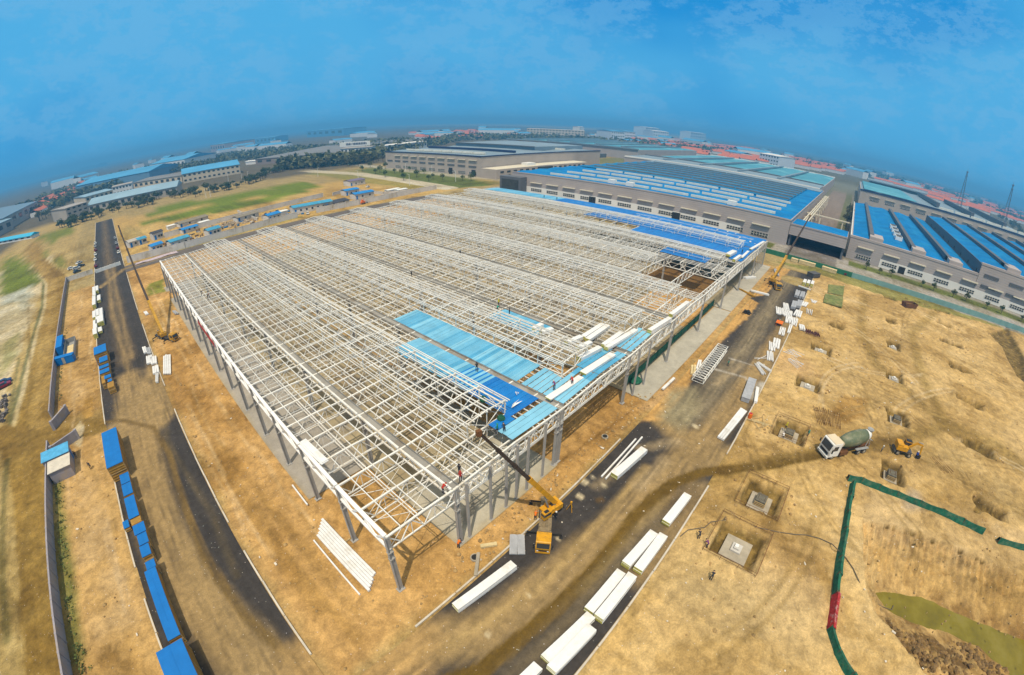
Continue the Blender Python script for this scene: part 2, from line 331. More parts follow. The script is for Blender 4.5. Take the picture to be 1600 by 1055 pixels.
for x, y, s in ((945, 672, .5), (912, 752, .9), (905, 775, .7), (942, 757, .5), (925, 745, .4), (1085, 665, .9), (760, 990, .4), (825, 930, .4), (870, 840, .3)):
    LN('r', P((x, y), (x+3, y+2)), s*1.3, .4, (.5, .42, .27), .8, .3)
# manhole stains, oil
for x, y in ((935, 782), (1160, 490)): LN('b', P((x, y), (x+5, y-1)), .9, .6, (.12, .07, .02), .8, .3)
_rt = random.Random(12)
for _i in range(34):
    x, y = _rt.uniform(15, 190), _rt.uniform(-95, -26); an = _rt.uniform(0, 6.28); cv = _rt.uniform(-.035, .035); pts = []
    for _s in range(9): pts.append((x, y)); x += 4*math.cos(an); y += 4*math.sin(an); an += cv*4
    cc = _rt.choice(((.27, .175, .055), (.30, .20, .07), (.55, .42, .24)))
    for off in (-.95, .95):
        q = [(a-off*math.sin(an), min(b+off*math.cos(an), -23.2)) for a, b in pts]; LN('g', q, .55, .5, cc, .6, .15)
for _i in range(26):
    x, y = _rt.uniform(-11.5, -2.5), _rt.uniform(-2, 140); q = [(x+_rt.uniform(-.6, .6), y+_s*7) for _s in range(5)]; LN('g', q, .5, .45, _rt.choice(((.27, .155, .04), (.52, .36, .17))), .55, .15)
for _i in range(20):
    x, y = _rt.uniform(-39, -30), _rt.uniform(-10, 200); q = [(x+_rt.uniform(-.5, .5), y+_s*6) for _s in range(4)]; LN('g', q, .5, .5, _rt.choice(((.30, .19, .06), (.52, .37, .19))), .5, .15)
# -- pits: (centre px, half u, half v, depth, footing)
PITS = [((1153, 850), 3.3, 3.2, 1.5, 1), ((1190, 777), 3.1, 2.9, 1.6, 2), ((1234, 674), 3.0, 3.0, 1.5, 2), ((1263, 599), 3.0, 2.8, 1.5, 1), ((1283, 545), 3.0, 2.8, 1.4, 1),
        ((1394, 738), 3.3, 2.2, 1.6, 2), ((1402, 652), 3.2, 2.4, 1.5, 2), ((1398, 588), 3.2, 2.2, 1.4, 1), ((1396, 540), 3.2, 2.0, 1.3, 1), ((1393, 503), 3.4, 1.8, 1.1, 0),
        ((1532, 702), 2.0, 3.8, 1.6, 0), ((1515, 629), 1.8, 3.8, 1.5, 0), ((1497, 576), 1.8, 3.8, 1.4, 0), ((1487, 537), 1.8, 3.6, 1.3, 0), ((1545, 797), 2.0, 3.8, 1.7, 0), ((1476, 507), 1.8, 3.4, 1.0, 0),
        ((1305, 508), 2.6, 2.6, 1.0, 0), ((1390, 466), 2.4, 2.2, .8, 0), ((1470, 486), 2.0, 3.0, .8, 0), ((1425, 470), 1.4, 3.4, .7, 0)]
EXC = P((1347, 812), (1420, 828), (1500, 858), (1600, 900), (1660, 930)) + P((1660, 1120), (1500, 1120), (1440, 1040), (1395, 985), (1368, 955), (1352, 900))
WATER = [G(a, b, -5.0) for a, b in ((1366, 925), (1400, 928), (1440, 934), (1500, 960), (1560, 985), (1600, 1000), (1680, 1040), (1680, 1130), (1600, 1090), (1570, 1045), (1530, 1012), (1480, 988), (1420, 972), (1385, 952))]
TRN = P((1545, 520), (1562, 540), (1590, 590), (1605, 600), (1605, 560), (1575, 510))
PITC = [(*G(*p), hu, hv, dp, k_) for p, hu, hv, dp, k_ in PITS]
def ground_height(X, Y):
    n = vnoise(X, Y, 9, 3, 4); n2 = vnoise(X, Y, 2.2, 11, 3)
    near = 1/(1+np.exp((np.hypot(X-60, Y-40)-420)/40))
    flat = np.zeros(X.shape)
    onsite = ((Y < -22.6) & (X > -45) & (X < 212)) | (X < -42)
    Z = np.where(onsite, .30*n+.13*n2, .03*n+.02*n2)*near
    for a, b, c, d in ((-29.5, -12.5, -80, 445), (-30, 192, -22.9, -4.7), (-13, 192, 201, 220), (9, 184, -4, 158), (-1, 11, 19, 158)):
        ins = (X > a-1.2) & (X < b+1.2) & (Y > c-1.2) & (Y < d+1.2)
        Z = np.where(ins, np.minimum(Z, 0)-.06, Z)
    for cx, cy, hu, hv, dp, k_ in PITC:
        s = (abs(X-cx) < 9) & (abs(Y-cy) < 9)
        if not s.any(): continue
        wob = .35 if k_ else 1.5
        q = np.maximum(abs(X[s]-cx+wob*vnoise(X[s], Y[s], 2.5, 5, 2))-hu, abs(Y[s]-cy+wob*vnoise(X[s], Y[s], 2.5, 9, 2))-hv)
        e = np.clip(.5-q/(.42 if k_ else .5), 0, 1); rim = np.exp(-((q-.9)/.8)**2)*(.22 if k_ else .3)*(1+n2[s])
        Z[s] = Z[s]*(1-e)-dp*e*(1+(0 if k_ else .35*n2[s]))+rim*(q > .2)
    s = (X > 10) & (X < 110) & (Y < -40) & (Y > -110)
    d = dpoly(X[s], Y[s], EXC)+.5*n2[s]
    dw = dpoly(X[s], Y[s], WATER)+.35*n2[s]
    e = np.clip(-d/(np.maximum(-d, 0)+np.maximum(dw, 0)+1e-6), 0, 1)
    rib = np.abs(np.sin((X[s]*.12-Y[s])*2.4+n[s]*2+.8*n2[s]))*-.95*(1-e)+.35*(1-e)*np.sin(np.pi*np.clip(e, 0, 1))
    h = -5.0*e-.8*np.clip(-dw/1.5, 0, 1)+rib*(dw > 0)+.5*n2[s]*np.sin(np.pi*np.clip(e, 0, 1))
    led = vnoise(X[s], Y[s], 4, 91, 3); h = h-.5*(led > .15)*np.sin(np.pi*np.clip(e, 0, 1))
    Z[s] = np.where(d < 0, h, Z[s])
    d = dpoly(X, Y, TRN); Z = np.where(d < 0, -1.8*np.clip(-d/2.0, 0, 1), Z)
    # spoil heaps on the compound and mounds
    for px, py, hh, rr in ((1548, 540, 1.4, 5), (1310, 492, .5, 4), (1460, 690, .4, 6), (150, 700, .2, 3), (330, 340, 1.6, 7), (290, 352, 1.8, 8), (365, 336, 1.5, 6), (1245, 440, .9, 4), (262, 462, .8, 4), (560, 900, .2, 5), (1470, 500, .6, 5)):
        cx, cy = G(px, py); Z = Z+hh*np.exp(-((X-cx)**2+(Y-cy)**2)/rr**2)*(1+.5*n2)
    return Z
def ground_color(X, Y, layer, base):
    n = vnoise(X, Y, 6, 21, 4); n2 = vnoise(X, Y, 1.6, 31, 3); n3 = vnoise(X, Y, 40, 41, 3)
    far = np.hypot(X, Y) > 330
    wobn = np.where(far, vnoise(X, Y, 60, 51, 4)*1.2, .6*n+.4*n2)
    col = np.empty(X.shape+(3,)); col[:] = base
    lft = X < -13.4
    strk = np.where(lft, vnoise(X*2.2, Y*.16, 1, 61, 4), vnoise(X*.16, Y*2.2, 1, 62, 4)) if layer == 'r' else 0*X
    for lay, k_, pts, w_, soft, c, op, wob in OPS:
        if lay != 'b' and lay != layer: continue
        pad = w_+soft+wob+2; xs = [p[0] for p in pts]; ys = [p[1] for p in pts]
        s = (X > min(xs)-pad) & (X < max(xs)+pad) & (Y > min(ys)-pad) & (Y < max(ys)+pad)
        if not s.any(): continue
        d = dline(X[s], Y[s], pts)-w_/2 if k_ == 'l' else dpoly(X[s], Y[s], pts)
        a = op*np.clip(.5-(d+wob*wobn[s])/soft, 0, 1); a = a*a*(3-2*a) if op > .9 else a
        if layer == 'r' and lay == 'r': a = np.clip(a*(1+.55*strk[s]), 0, 1)
        col[s] = col[s]*(1-a[:, None])+np.array(c)*a[:, None]
    if layer == 'g':
        wx, wy = X+2.5*n, Y+2.5*n2; p1 = vnoise(wx, wy, 13, 81, 5, .62); p2 = vnoise(wx*.35+wy*.94, wx*2.2, 5, 83, 4, .6)
        near = (np.hypot(X-40, Y-20) < 330)
        a1 = np.clip((p1-.08)/.10, 0, 1)*.7*near; a2 = np.clip((-p1-.12)/.09, 0, 1)*.62*near; a3 = np.clip((p2-.18)/.09, 0, 1)*.5*near
        col = col*(1+a1[:, None]*np.array((.20, .25, .42))-a2[:, None]*np.array((.34, .38, .50))-a3[:, None]*np.array((.25, .27, .32)))
    v = 1+.10*n+.10*n2+.08*n3+.24*strk
    return col*v[:, None], n, n2
def grid_mesh(name, xs, ys, layer, base, hfun, mt, zoff=0):
    X, Y = np.meshgrid(xs, ys); sh = X.shape; X = X.ravel(); Y = Y.ravel()
    col, n, n2 = ground_color(X, Y, layer, base)
    Z = hfun(X, Y)+zoff
    if layer == 'g':
        # exposed pit soil has shading painted in by depth; rubble is a redder material
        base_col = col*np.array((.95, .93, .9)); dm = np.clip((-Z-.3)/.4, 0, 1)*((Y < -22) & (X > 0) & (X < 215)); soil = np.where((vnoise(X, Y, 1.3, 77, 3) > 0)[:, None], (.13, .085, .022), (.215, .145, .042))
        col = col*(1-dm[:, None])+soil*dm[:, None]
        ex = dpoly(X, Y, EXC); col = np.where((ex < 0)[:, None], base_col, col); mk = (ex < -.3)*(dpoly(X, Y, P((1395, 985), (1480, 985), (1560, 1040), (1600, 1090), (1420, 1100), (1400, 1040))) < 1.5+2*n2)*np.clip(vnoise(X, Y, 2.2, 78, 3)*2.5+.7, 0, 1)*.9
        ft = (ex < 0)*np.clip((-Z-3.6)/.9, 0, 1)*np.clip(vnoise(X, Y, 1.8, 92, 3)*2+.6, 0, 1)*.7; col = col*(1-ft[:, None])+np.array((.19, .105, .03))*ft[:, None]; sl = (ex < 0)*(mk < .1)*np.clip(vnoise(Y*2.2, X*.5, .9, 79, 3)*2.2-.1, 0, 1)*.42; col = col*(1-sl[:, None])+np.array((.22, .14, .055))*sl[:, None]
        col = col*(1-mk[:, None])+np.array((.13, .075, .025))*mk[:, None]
    me = bpy.data.meshes.new(name); nv = len(X); ny, nx = sh
    me.vertices.add(nv); me.vertices.foreach_set('co', np.stack([X, Y, Z], 1).astype(np.float32).ravel())
    idx = np.arange(nv).reshape(sh); q = np.stack([idx[:-1, :-1], idx[:-1, 1:], idx[1:, 1:], idx[1:, :-1]], -1).reshape(-1, 4)
    nf = len(q); me.loops.add(nf*4); me.loops.foreach_set('vertex_index', q.ravel().astype(np.int32))
    me.polygons.add(nf); me.polygons.foreach_set('loop_start', np.arange(0, nf*4, 4, dtype=np.int32)); me.polygons.foreach_set('loop_total', np.full(nf, 4, np.int32))
    me.polygons.foreach_set('use_smooth', np.ones(nf, bool))
    a = me.attributes.new('soil', 'FLOAT_COLOR', 'POINT'); a.data.foreach_set('color', np.c_[np.clip(col, 0.003, .8), np.ones(nv)].astype(np.float32).ravel())
    me.materials.append(mt); me.update(calc_edges=True); me.validate()
    o = bpy.data.objects.new(name, me); C.objects.link(o); o['kind'] = 'structure'; return o
def soil_mat(name, rough, bump, sc1, amp):
    m = bpy.data.materials.new(name); m.use_nodes = True; nt = m.node_tree; b = nt.nodes['Principled BSDF']; b.inputs['Roughness'].default_value = rough; b.inputs['Specular IOR Level'].default_value = .15
    at = node(nt, 'ShaderNodeAttribute', attribute_name='soil'); tc = nt.nodes.new('ShaderNodeTexCoord')
    n1 = node(nt, 'ShaderNodeTexNoise', Scale=sc1, Detail=12.0, Roughness=.78, Distortion=.4); nt.links.new(tc.outputs['Object'], n1.inputs['Vector'])
    n2 = node(nt, 'ShaderNodeTexNoise', Scale=.11, Detail=6.0, Roughness=.6); nt.links.new(tc.outputs['Object'], n2.inputs['Vector'])
    m1 = node(nt, 'ShaderNodeMapRange'); m1.inputs[1].default_value = .37; m1.inputs[2].default_value = .63; m1.inputs[3].default_value = 1-amp; m1.inputs[4].default_value = 1+amp; nt.links.new(n1.outputs[0], m1.inputs[0])
    m2 = node(nt, 'ShaderNodeMapRange'); m2.inputs[1].default_value = .3; m2.inputs[2].default_value = .7; m2.inputs[3].default_value = .86; m2.inputs[4].default_value = 1.14; nt.links.new(n2.outputs[0], m2.inputs[0])
    mm = node(nt, 'ShaderNodeMath', operation='MULTIPLY'); nt.links.new(m1.outputs[0], mm.inputs[0]); nt.links.new(m2.outputs[0], mm.inputs[1])
    hs = node(nt, 'ShaderNodeHueSaturation'); nt.links.new(at.outputs['Color'], hs.inputs['Color']); nt.links.new(mm.outputs[0], hs.inputs['Value'])
    n4 = node(nt, 'ShaderNodeTexNoise', Scale=sc1*7, Detail=8.0, Roughness=.8); nt.links.new(tc.outputs['Object'], n4.inputs['Vector'])
    m4 = node(nt, 'ShaderNodeMapRange'); m4.inputs[1].default_value = .38; m4.inputs[2].default_value = .62; m4.inputs[3].default_value = 1-amp*.55; m4.inputs[4].default_value = 1+amp*.55; nt.links.new(n4.outputs[0], m4.inputs[0])
    m5 = node(nt, 'ShaderNodeMath', operation='MULTIPLY'); nt.links.new(mm.outputs[0], m5.inputs[0]); nt.links.new(m4.outputs[0], m5.inputs[1]); nt.links.new(m5.outputs[0], hs.inputs['Value'])
    # scattered stones / crumbs
    vo = node(nt, 'ShaderNodeTexVoronoi', Scale=1.3); nt.links.new(tc.outputs['Object'], vo.inputs['Vector'])
    lt = node(nt, 'ShaderNodeMath', operation='LESS_THAN'); nt.links.new(vo.outputs['Distance'], lt.inputs[0]); lt.inputs[1].default_value = .075
    mx = node(nt, 'ShaderNodeMix', data_type='RGBA'); mo = node(nt, 'ShaderNodeMath', operation='MULTIPLY'); nt.links.new(lt.outputs[0], mo.inputs[0]); mo.inputs[1].default_value = .45
    nt.links.new(mo.outputs[0], mx.inputs[0]); nt.links.new(hs.outputs[0], mx.inputs[6]); nt.links.new(vo.outputs['Color'], mx.inputs[7])
    h2 = node(nt, 'ShaderNodeHueSaturation', Saturation=.15); nt.links.new(vo.outputs['Color'], h2.inputs['Color']); nt.links.new(h2.outputs[0], mx.inputs[7])
    nt.links.new(mx.outputs[2], b.inputs['Base Color'])
    bp = node(nt, 'ShaderNodeBump'); bp.inputs['Strength'].default_value = bump; bp.inputs['Distance'].default_value = .25
    nt.links.new(n1.outputs[0], bp.inputs['Height']); nt.links.new(bp.outputs[0], b.inputs['Normal']); return m
def axis(lo, hi, st, far_lo, far_hi):
    a = list(np.arange(lo, hi+1e-6, st)); s = st; x = hi
    while x < far_hi: s *= 1.16; x += s; a.append(x)
    s = st; x = lo; b = []
    while x > far_lo: s *= 1.16; x -= s; b.append(x)
    return np.array(b[::-1]+a)
M_SOIL = soil_mat('bare_soil', .95, 1.0, .55, .30); M_ROAD = soil_mat('dusty_asphalt', .85, .12, .8, .24)
def axis2(lo, hi, flo, fhi, st, fst, far_lo, far_hi):
    a = axis(lo, hi, st, far_lo, far_hi); return np.concatenate([a[a < flo], np.arange(flo, fhi, fst), a[a >= fhi]])
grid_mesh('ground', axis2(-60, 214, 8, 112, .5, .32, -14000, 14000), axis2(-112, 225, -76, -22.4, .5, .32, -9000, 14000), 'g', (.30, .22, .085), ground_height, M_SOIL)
Z0 = lambda X, Y: 0*X
o = grid_mesh('asphalt_road', np.arange(-28.2, -13.39, .4), np.arange(-75, 440, .5), 'r', ASPH, Z0, M_ROAD, .012)
o = grid_mesh('asphalt_road', np.arange(-13.4, 188, .4), np.arange(-22, -5.4, .4), 'r', ASPH, Z0, M_ROAD, .008)
o = grid_mesh('asphalt_road', np.arange(-13.4, 188, 1), np.arange(204, 218, .5), 'r', (.13, .11, .095), Z0, M_ROAD, .008)
# kerbs
M_KERB = mat('kerb_stone', (.55, .5, .42), .8, var=.2, scale=.5, dirt=(.35, .24, .1), dirts=.25)
mb = MB()
def kerb(p, q):
    L = math.dist(p, q); n = max(1, int(L/6))
    for i in range(n):
        if random.random() < .05: continue
        a = [p[j]+(q[j]-p[j])*i/n for j in (0, 1)]; b = [p[j]+(q[j]-p[j])*(i+.985)/n for j in (0, 1)]
        mb.bar((*a, .05), (b[0]+random.uniform(-.05, .05), b[1]+random.uniform(-.05, .05), .05), .24, .22+.01*(i % 2))
kerb((-2, -5.2), (50, -5.2)); kerb((7.6-30, -22.2), (42.5, -22.2)); kerb((52, -22.2), (190, -22.2))
kerb((-28.4, -10), (-28.4, 51)); kerb((-28.4, 70), (-28.4, 200)); kerb((-28.4, 206), (-28.4, 440)); kerb((-13.2, 0), (-13.2, 64)); kerb((-13.2, 76), (-13.2, 130)); kerb((-13.2, 140), (-13.2, 202)); kerb((-13.2, 220), (-13.2, 440))
tag(mb.build('kerb', M_KERB), kind='structure')
# ------------------------------------------------------------------ slab of the new hall
M_SLAB = soil_mat('concrete_slab', .9, .08, .7, .10)
OPS_save = OPS; OPS = []
for i in range(34):
    cx, cy = random.uniform(2, 180), random.uniform(4, 150); LN('s', [(cx, cy), (cx+random.uniform(-14, 14), cy+random.uniform(4, 16))], random.uniform(2, 7), 3, random.choice([(.32, .24, .13), (.22, .19, .15), (.34, .30, .23), (.19, .15, .09), (.30, .22, .11)]), .8, 3)
for x in (21, 42, 64, 85, 107, 128, 150): LN('s', [(x, 20), (x, 152)], 3, 2, (.21, .16, .10), .6, 1.5)
LN('s', [(31, 4), (31, 60)], 4, 2, (.24, .21, .17), .6, 2)
PG('s', [(10, 0), (31, 0), (31, 12), (10, 12)], 2, (.44, .40, .31), .9, 1.5)
LN('s', [(13, 2), (17, 4)], 1.5, 1, (.16, .14, .11), .7, .8); LN('s', [(16, 7), (18, 9)], 1.5, 1, (.16, .14, .11), .7, .8)
PG('s', [(57, -4), (184, -4), (184, 2), (57, 2)], 1, (.42, .40, .34), .8, .6)
PG('s', P((985, 438), (1045, 408), (1130, 440), (1100, 470)), 3, (.22, .12, .035), .95, 2)
PG('s', [(-1.2, 21), (10, 21), (10, 158), (-1.2, 158)], 1.5, (.34, .31, .27), .85, 1)
BASE_S = (.34, .275, .165)
grid_mesh('concrete_floor', np.arange(9.6, 31.4, .55), np.arange(-.6, 158, .6), 's', BASE_S, Z0, M_SLAB, .06)
grid_mesh('concrete_floor', np.arange(-1.2, 9.61, .54), np.arange(21.5, 158, .6), 's', BASE_S, Z0, M_SLAB, .05)
grid_mesh('concrete_floor', np.arange(31.35, 57.2, .55), np.arange(26, 158, .6), 's', BASE_S, Z0, M_SLAB, .055)
grid_mesh('concrete_floor', np.arange(57, 96.1, .55), np.arange(-3.6, 158, .6), 's', BASE_S, Z0, M_SLAB, .065)
grid_mesh('concrete_floor', np.arange(96.1, 117.6, .5375), np.arange(22.5, 158, .6), 's', BASE_S, Z0, M_SLAB, .06)
grid_mesh('concrete_floor', np.arange(96.1, 117.6, .5375), np.arange(-3.6, 2.4, .5), 's', BASE_S, Z0, M_SLAB, .06)
grid_mesh('concrete_floor', np.arange(117.6, 184, .6), np.arange(-3.6, 158, .6), 's', BASE_S, Z0, M_SLAB, .065)
OPS = OPS_save
# ------------------------------------------------------------------ steel frame of the new hall
M_STEEL = mat('white_painted_steel', (.77, .76, .71), .5, var=.14, scale=.25, dirt=(.50, .42, .29), dirts=.5)
M_STEELG = mat('grey_steel', (.36, .345, .32), .55, var=.15, scale=.4)
M_GUT = mat('galvanised_gutter', (.30, .29, .265), .6, var=.2, scale=.15, dirt=(.20, .16, .11), dirts=.2)
M_FASC = mat('white_fascia', (.82, .81, .78), .5, var=.06)
XL = [0, 10.2]+[10.2+21.45*i for i in range(1, 9)]; YL = 155.1; DY = 5.17; TOP = 10.8; BOT = 8.5
hall = thing('steel_hall_frame', 'huge unfinished white steel roof frame on columns in the middle of the site', 'steel frame')
HOLE = (96.5, 117.0, 0.6, 20.4)
def colmesh(h, x=0, y=0, s=1.0):
    m = MB(); wd, dp = .62*s, .42*s
    m.box(x-wd/2+.03, y, 0, .06, dp, h); m.box(x+wd/2-.03, y, 0, .06, dp, h); m.box(x, y, 0, wd-.13, .05, h)
    m.box(x, y, -.02, wd+.35, dp+.35, .12); m.box(x, y, h*.62, wd+.12, dp+.1, .18); m.box(x, y, h*.74, wd+.12, dp+.1, .12)
    return m
cm0 = None
def col_at(x, y):
    global cm0
    if cm0 is None:
        o = colmesh(TOP-.1).build('column', M_STEELG, hall); cm0 = o
    else:
        o = cm0.copy(); C.objects.link(o); o.parent = hall
    o.location = (x, y, .05)
for j in range(16): col_at(0, j*2*DY)
for i, x in enumerate(XL[1:]):
    for j in range(0, 31, 4):
        if i >= 0: col_at(x, j*DY)
    if i in (1,): col_at(x-.95, 0)
wp = None
for x in (11.7, 15.9, 19, 21.2, 23.6, 27.4, 57, 62, 164.5, 168, 171.5, 175, 178.5):
    if wp is None:
        m = MB(); m.box(0, 0, 0, .34, .26, TOP-.2); m.box(0, 0, 0, .5, .45, .1); wp = m.build('wind_post', M_STEELG, hall); o = wp
    else: o = wp.copy(); C.objects.link(o); o.parent = hall
    o.location = (x, -.25, .05)
# transverse roof trusses, one per frame line
def xtruss(m, x0, x1, y, n, main=True):
    t, b, w_ = (.24, .16, .11) if main else (.18, .14, .10)
    rise = .45 if x1-x0 > 12 else .12
    ztop = lambda x: TOP-.1+rise*(1-abs((x-x0)/(x1-x0)*2-1))
    xm = (x0+x1)/2
    m.bar((x0, y, TOP-.1), (xm, y, ztop(xm)), t, .2); m.bar((xm, y, ztop(xm)), (x1, y, TOP-.1), t, .2)
    m.bar((x0, y, BOT), (x1, y, BOT), b, b)
    dx = (x1-x0)/n
    for i in range(n):
        a = x0+dx*i; mid = a+dx/2
        m.bar((a, y, ztop(a) if i % 1 == 0 else BOT), (mid, y, BOT), w_); m.bar((mid, y, BOT), (a+dx, y, ztop(a+dx)), w_)
    for i in range(1, n): m.bar((x0+dx*i, y, BOT), (x0+dx*i, y, ztop(x0+dx*i)), .08)
for j in range(31):
    y = j*DY; m = MB()
    for k in range(9):
        if k == 5 and j in (1, 3): m.build('roof_truss', M_STEEL, hall); m = MB(); continue
        if k in (0,): xtruss(m, XL[k], XL[k+1], y, 3)
        else: xtruss(m, XL[k], XL[k+1], y, 6)
    m.build('roof_truss', M_STEEL, hall)
def ztop_at(x):
    for k in range(9):
        if XL[k] <= x <= XL[k+1]+1e-6:
            rise = .45 if k else .12
            return TOP-.1+rise*(1-abs((x-XL[k])/(XL[k+1]-XL[k])*2-1))
    return TOP
# purlins
def purlin(x, y0=0.0, y1=YL):
    z = ztop_at(x)+.17; m = MB(); segs = [(y0, y1)]
    if HOLE[0] < x < HOLE[1]: segs = [(20.7, y1)]
    for a, b in segs:
        if b > a: m.bar((x, a, z), (x, b, z), .105, .16)
    return m.build('purlin', M_STEEL, hall)
for x in (2.0, 4.4, 5.3, 7.7): purlin(x)
for k in range(1, 9):
    a = XL[k]
    for dx in (1.35, 2.75, 4.15, 5.5, 6.6): purlin(a+dx); purlin(a+21.45-dx)
# longitudinal ties at the lower chord + cross bracing
m = MB()
for k in range(0, 9):
    a, b = XL[k], XL[k+1]; n = 1 if k == 0 else 3
    for i in range(1, n+1):
        x = a+(b-a)*i/(n+1)
        if k == 5: m.bar((x, 20.7, BOT), (x, YL, BOT), .1)
        else: m.bar((x, 0, BOT), (x, YL, BOT), .1)
for k in range(0, 9):
    a, b = XL[k], XL[k+1]
    for j in (0, 1, 7, 8, 14, 15, 22, 23, 28, 29):
        if k == 5 and j < 5: continue
        seg = 1 if k == 0 else 3
        for s in range(seg):
            p0 = a+(b-a)*s/seg; p1 = a+(b-a)*(s+1)/seg
            m.bar((p0, j*DY, BOT+.05), (p1, (j+1)*DY, BOT+.05), .06); m.bar((p1, j*DY, BOT+.1), (p0, (j+1)*DY, BOT+.1), .06)
m.build('tie_bracing', M_STEEL, hall)
# sag rods between purlins
m = MB()
for j in range(30):
    y = (j+.5)*DY
    for k in range(9):
        if k == 5 and y < 20.7: continue
        if k == 0: segs = [(0.2, 10)]
        else: segs = [(XL[k]+.7, XL[k]+6.7), (XL[k+1]-6.7, XL[k+1]-.7)]
        for a, b in segs: m.bar((a, y, ztop_at(a)+.1), (b, y, ztop_at(b)+.1), .07)
tag(m.build('sag_rods', M_STEEL, hall), kind='stuff')
# longitudinal trusses under each gutter line, and gutters
for k in range(0, 10):
    x = XL[k]; m = MB(); big = k == 0
    if big:
        n = 15
        for i in range(n):
            y0 = YL*i/n+.1; y1 = YL*(i+1)/n-.12
            m.box(x-.05, (y0+y1)/2, TOP-.06+.02*(i % 3), .5, y1-y0, .26)
        m.bar((x, 0, BOT), (x, YL, BOT), .34, .26)
        for j in range(30):
            y = j*DY; m.bar((x, y, TOP-.1), (x, y+DY/2, BOT), .2); m.bar((x, y+DY/2, BOT), (x, y+DY, TOP-.1), .2)
        m.build('eaves_truss', M_FASC, hall); continue
    m.bar((x, 0, BOT), (x, YL, BOT), .22)
    if k in (1,):
        for i in range(15):
            y0 = YL*i/15; m.bar((x-.62, y0+.1, TOP+.15), (x-.62, y0+10.2, TOP+.15), .3, .3)
    for j in range(30):
        if k == 4 and 3 < j*DY < 21: pass
        y = j*DY; m.bar((x, y, TOP-.2), (x, y+DY/2, BOT), .13); m.bar((x, y+DY/2, BOT), (x, y+DY, TOP-.2), .13)
    m.build('valley_truss', M_STEEL, hall)
    g = MB(); wd = .5 if k == 1 else .62
    if k == 9: continue
    y0 = 0 if k == 1 else (.2 if k not in (5, 6) else 20)
    for i in range(15):
        a = y0+(YL-y0)*i/15; b = y0+(YL-y0)*(i+1)/15-.05
        g.box(x, (a+b)/2, TOP-.12, wd*2, b-a, .04); g.box(x-wd, (a+b)/2, TOP-.12, .05, b-a, .36); g.box(x+wd, (a+b)/2, TOP-.12, .05, b-a, .36)
    g.build('gutter', M_GUT, hall)
# lattice edge truss along the front
m = MB()
for yo in (0.0, 1.1):
    for x0, x1 in ((31.65, 181.8), (10.2, 31.65)):
        m.bar((x0, yo, TOP-.05), (x1, yo, TOP-.05), .2); m.bar((x0, yo, BOT-.25), (x1, yo, BOT-.25), .2)
        n = int((x1-x0)/2.1); d = (x1-x0)/n
        if x0 < 20 and yo > 0: continue
        for i in range(n):
            a = x0+d*i
            m.bar((a, yo, TOP-.05), (a, yo, BOT-.25), .1); p = (TOP-.05, BOT-.25) if i % 2 else (BOT-.25, TOP-.05)
            m.bar((a, yo, p[0]), (a+d, yo, p[1]), .12)
            if yo: m.bar((a, 0, TOP), (a, 1.1, TOP), .09)
m.build('edge_truss', M_STEEL, hall)
# roof lanterns
def monitor(c, y0, y1):
    m = MB(); h0, h1, hw = 11.2, 13.5, 3.7; n = int((y1-y0)/DY)
    for i in range(n+1):
        y = y0+i*DY
        m.bar((c-hw, y, h1), (c, y, h1+.35), .17); m.bar((c, y, h1+.35), (c+hw, y, h1), .17)
        for s in (-1, 1):
            m.bar((c+s*hw, y, h0-.2), (c+s*hw, y, h1), .16); m.bar((c+s*hw, y, h1), (c, y, h0), .1)
        m.bar((c-hw, y, h0-.1), (c+hw, y, h0-.1), .12); m.bar((c, y, h0), (c, y, h1+.3), .1)
        if i < n and i % 5 == 0:
            for s in (-1, 1): m.bar((c+s*hw, y, h0), (c+s*hw, y+DY, h1), .07); m.bar((c+s*hw, y, h1), (c+s*hw, y+DY, h0), .07)
    for x, z in ((-hw-.45, h1+.08), (-hw, h1+.12), (-hw+.9, h1+.2), (-1.5, h1+.33), (-.3, h1+.47), (.3, h1+.47), (1.5, h1+.33), (hw-.9, h1+.2), (hw, h1+.12), (hw+.45, h1+.08)):
        m.bar((c+x, y0-.5, z), (c+x, y0+n*DY+.3, z), .13)
    for s in (-1, 1):
        for z in (h0, h0+.8, h1-.55): m.bar((c+s*hw, y0-.2, z), (c+s*hw, y0+n*DY, z), .10)
    m.build('roof_lantern', M_STEEL, hall)
for k in range(1, 8):
    c = 154.6 if k == 7 else (XL[k]+XL[k+1])/2
    monitor(c, 20.7 if k == 5 else DY, YL-4)
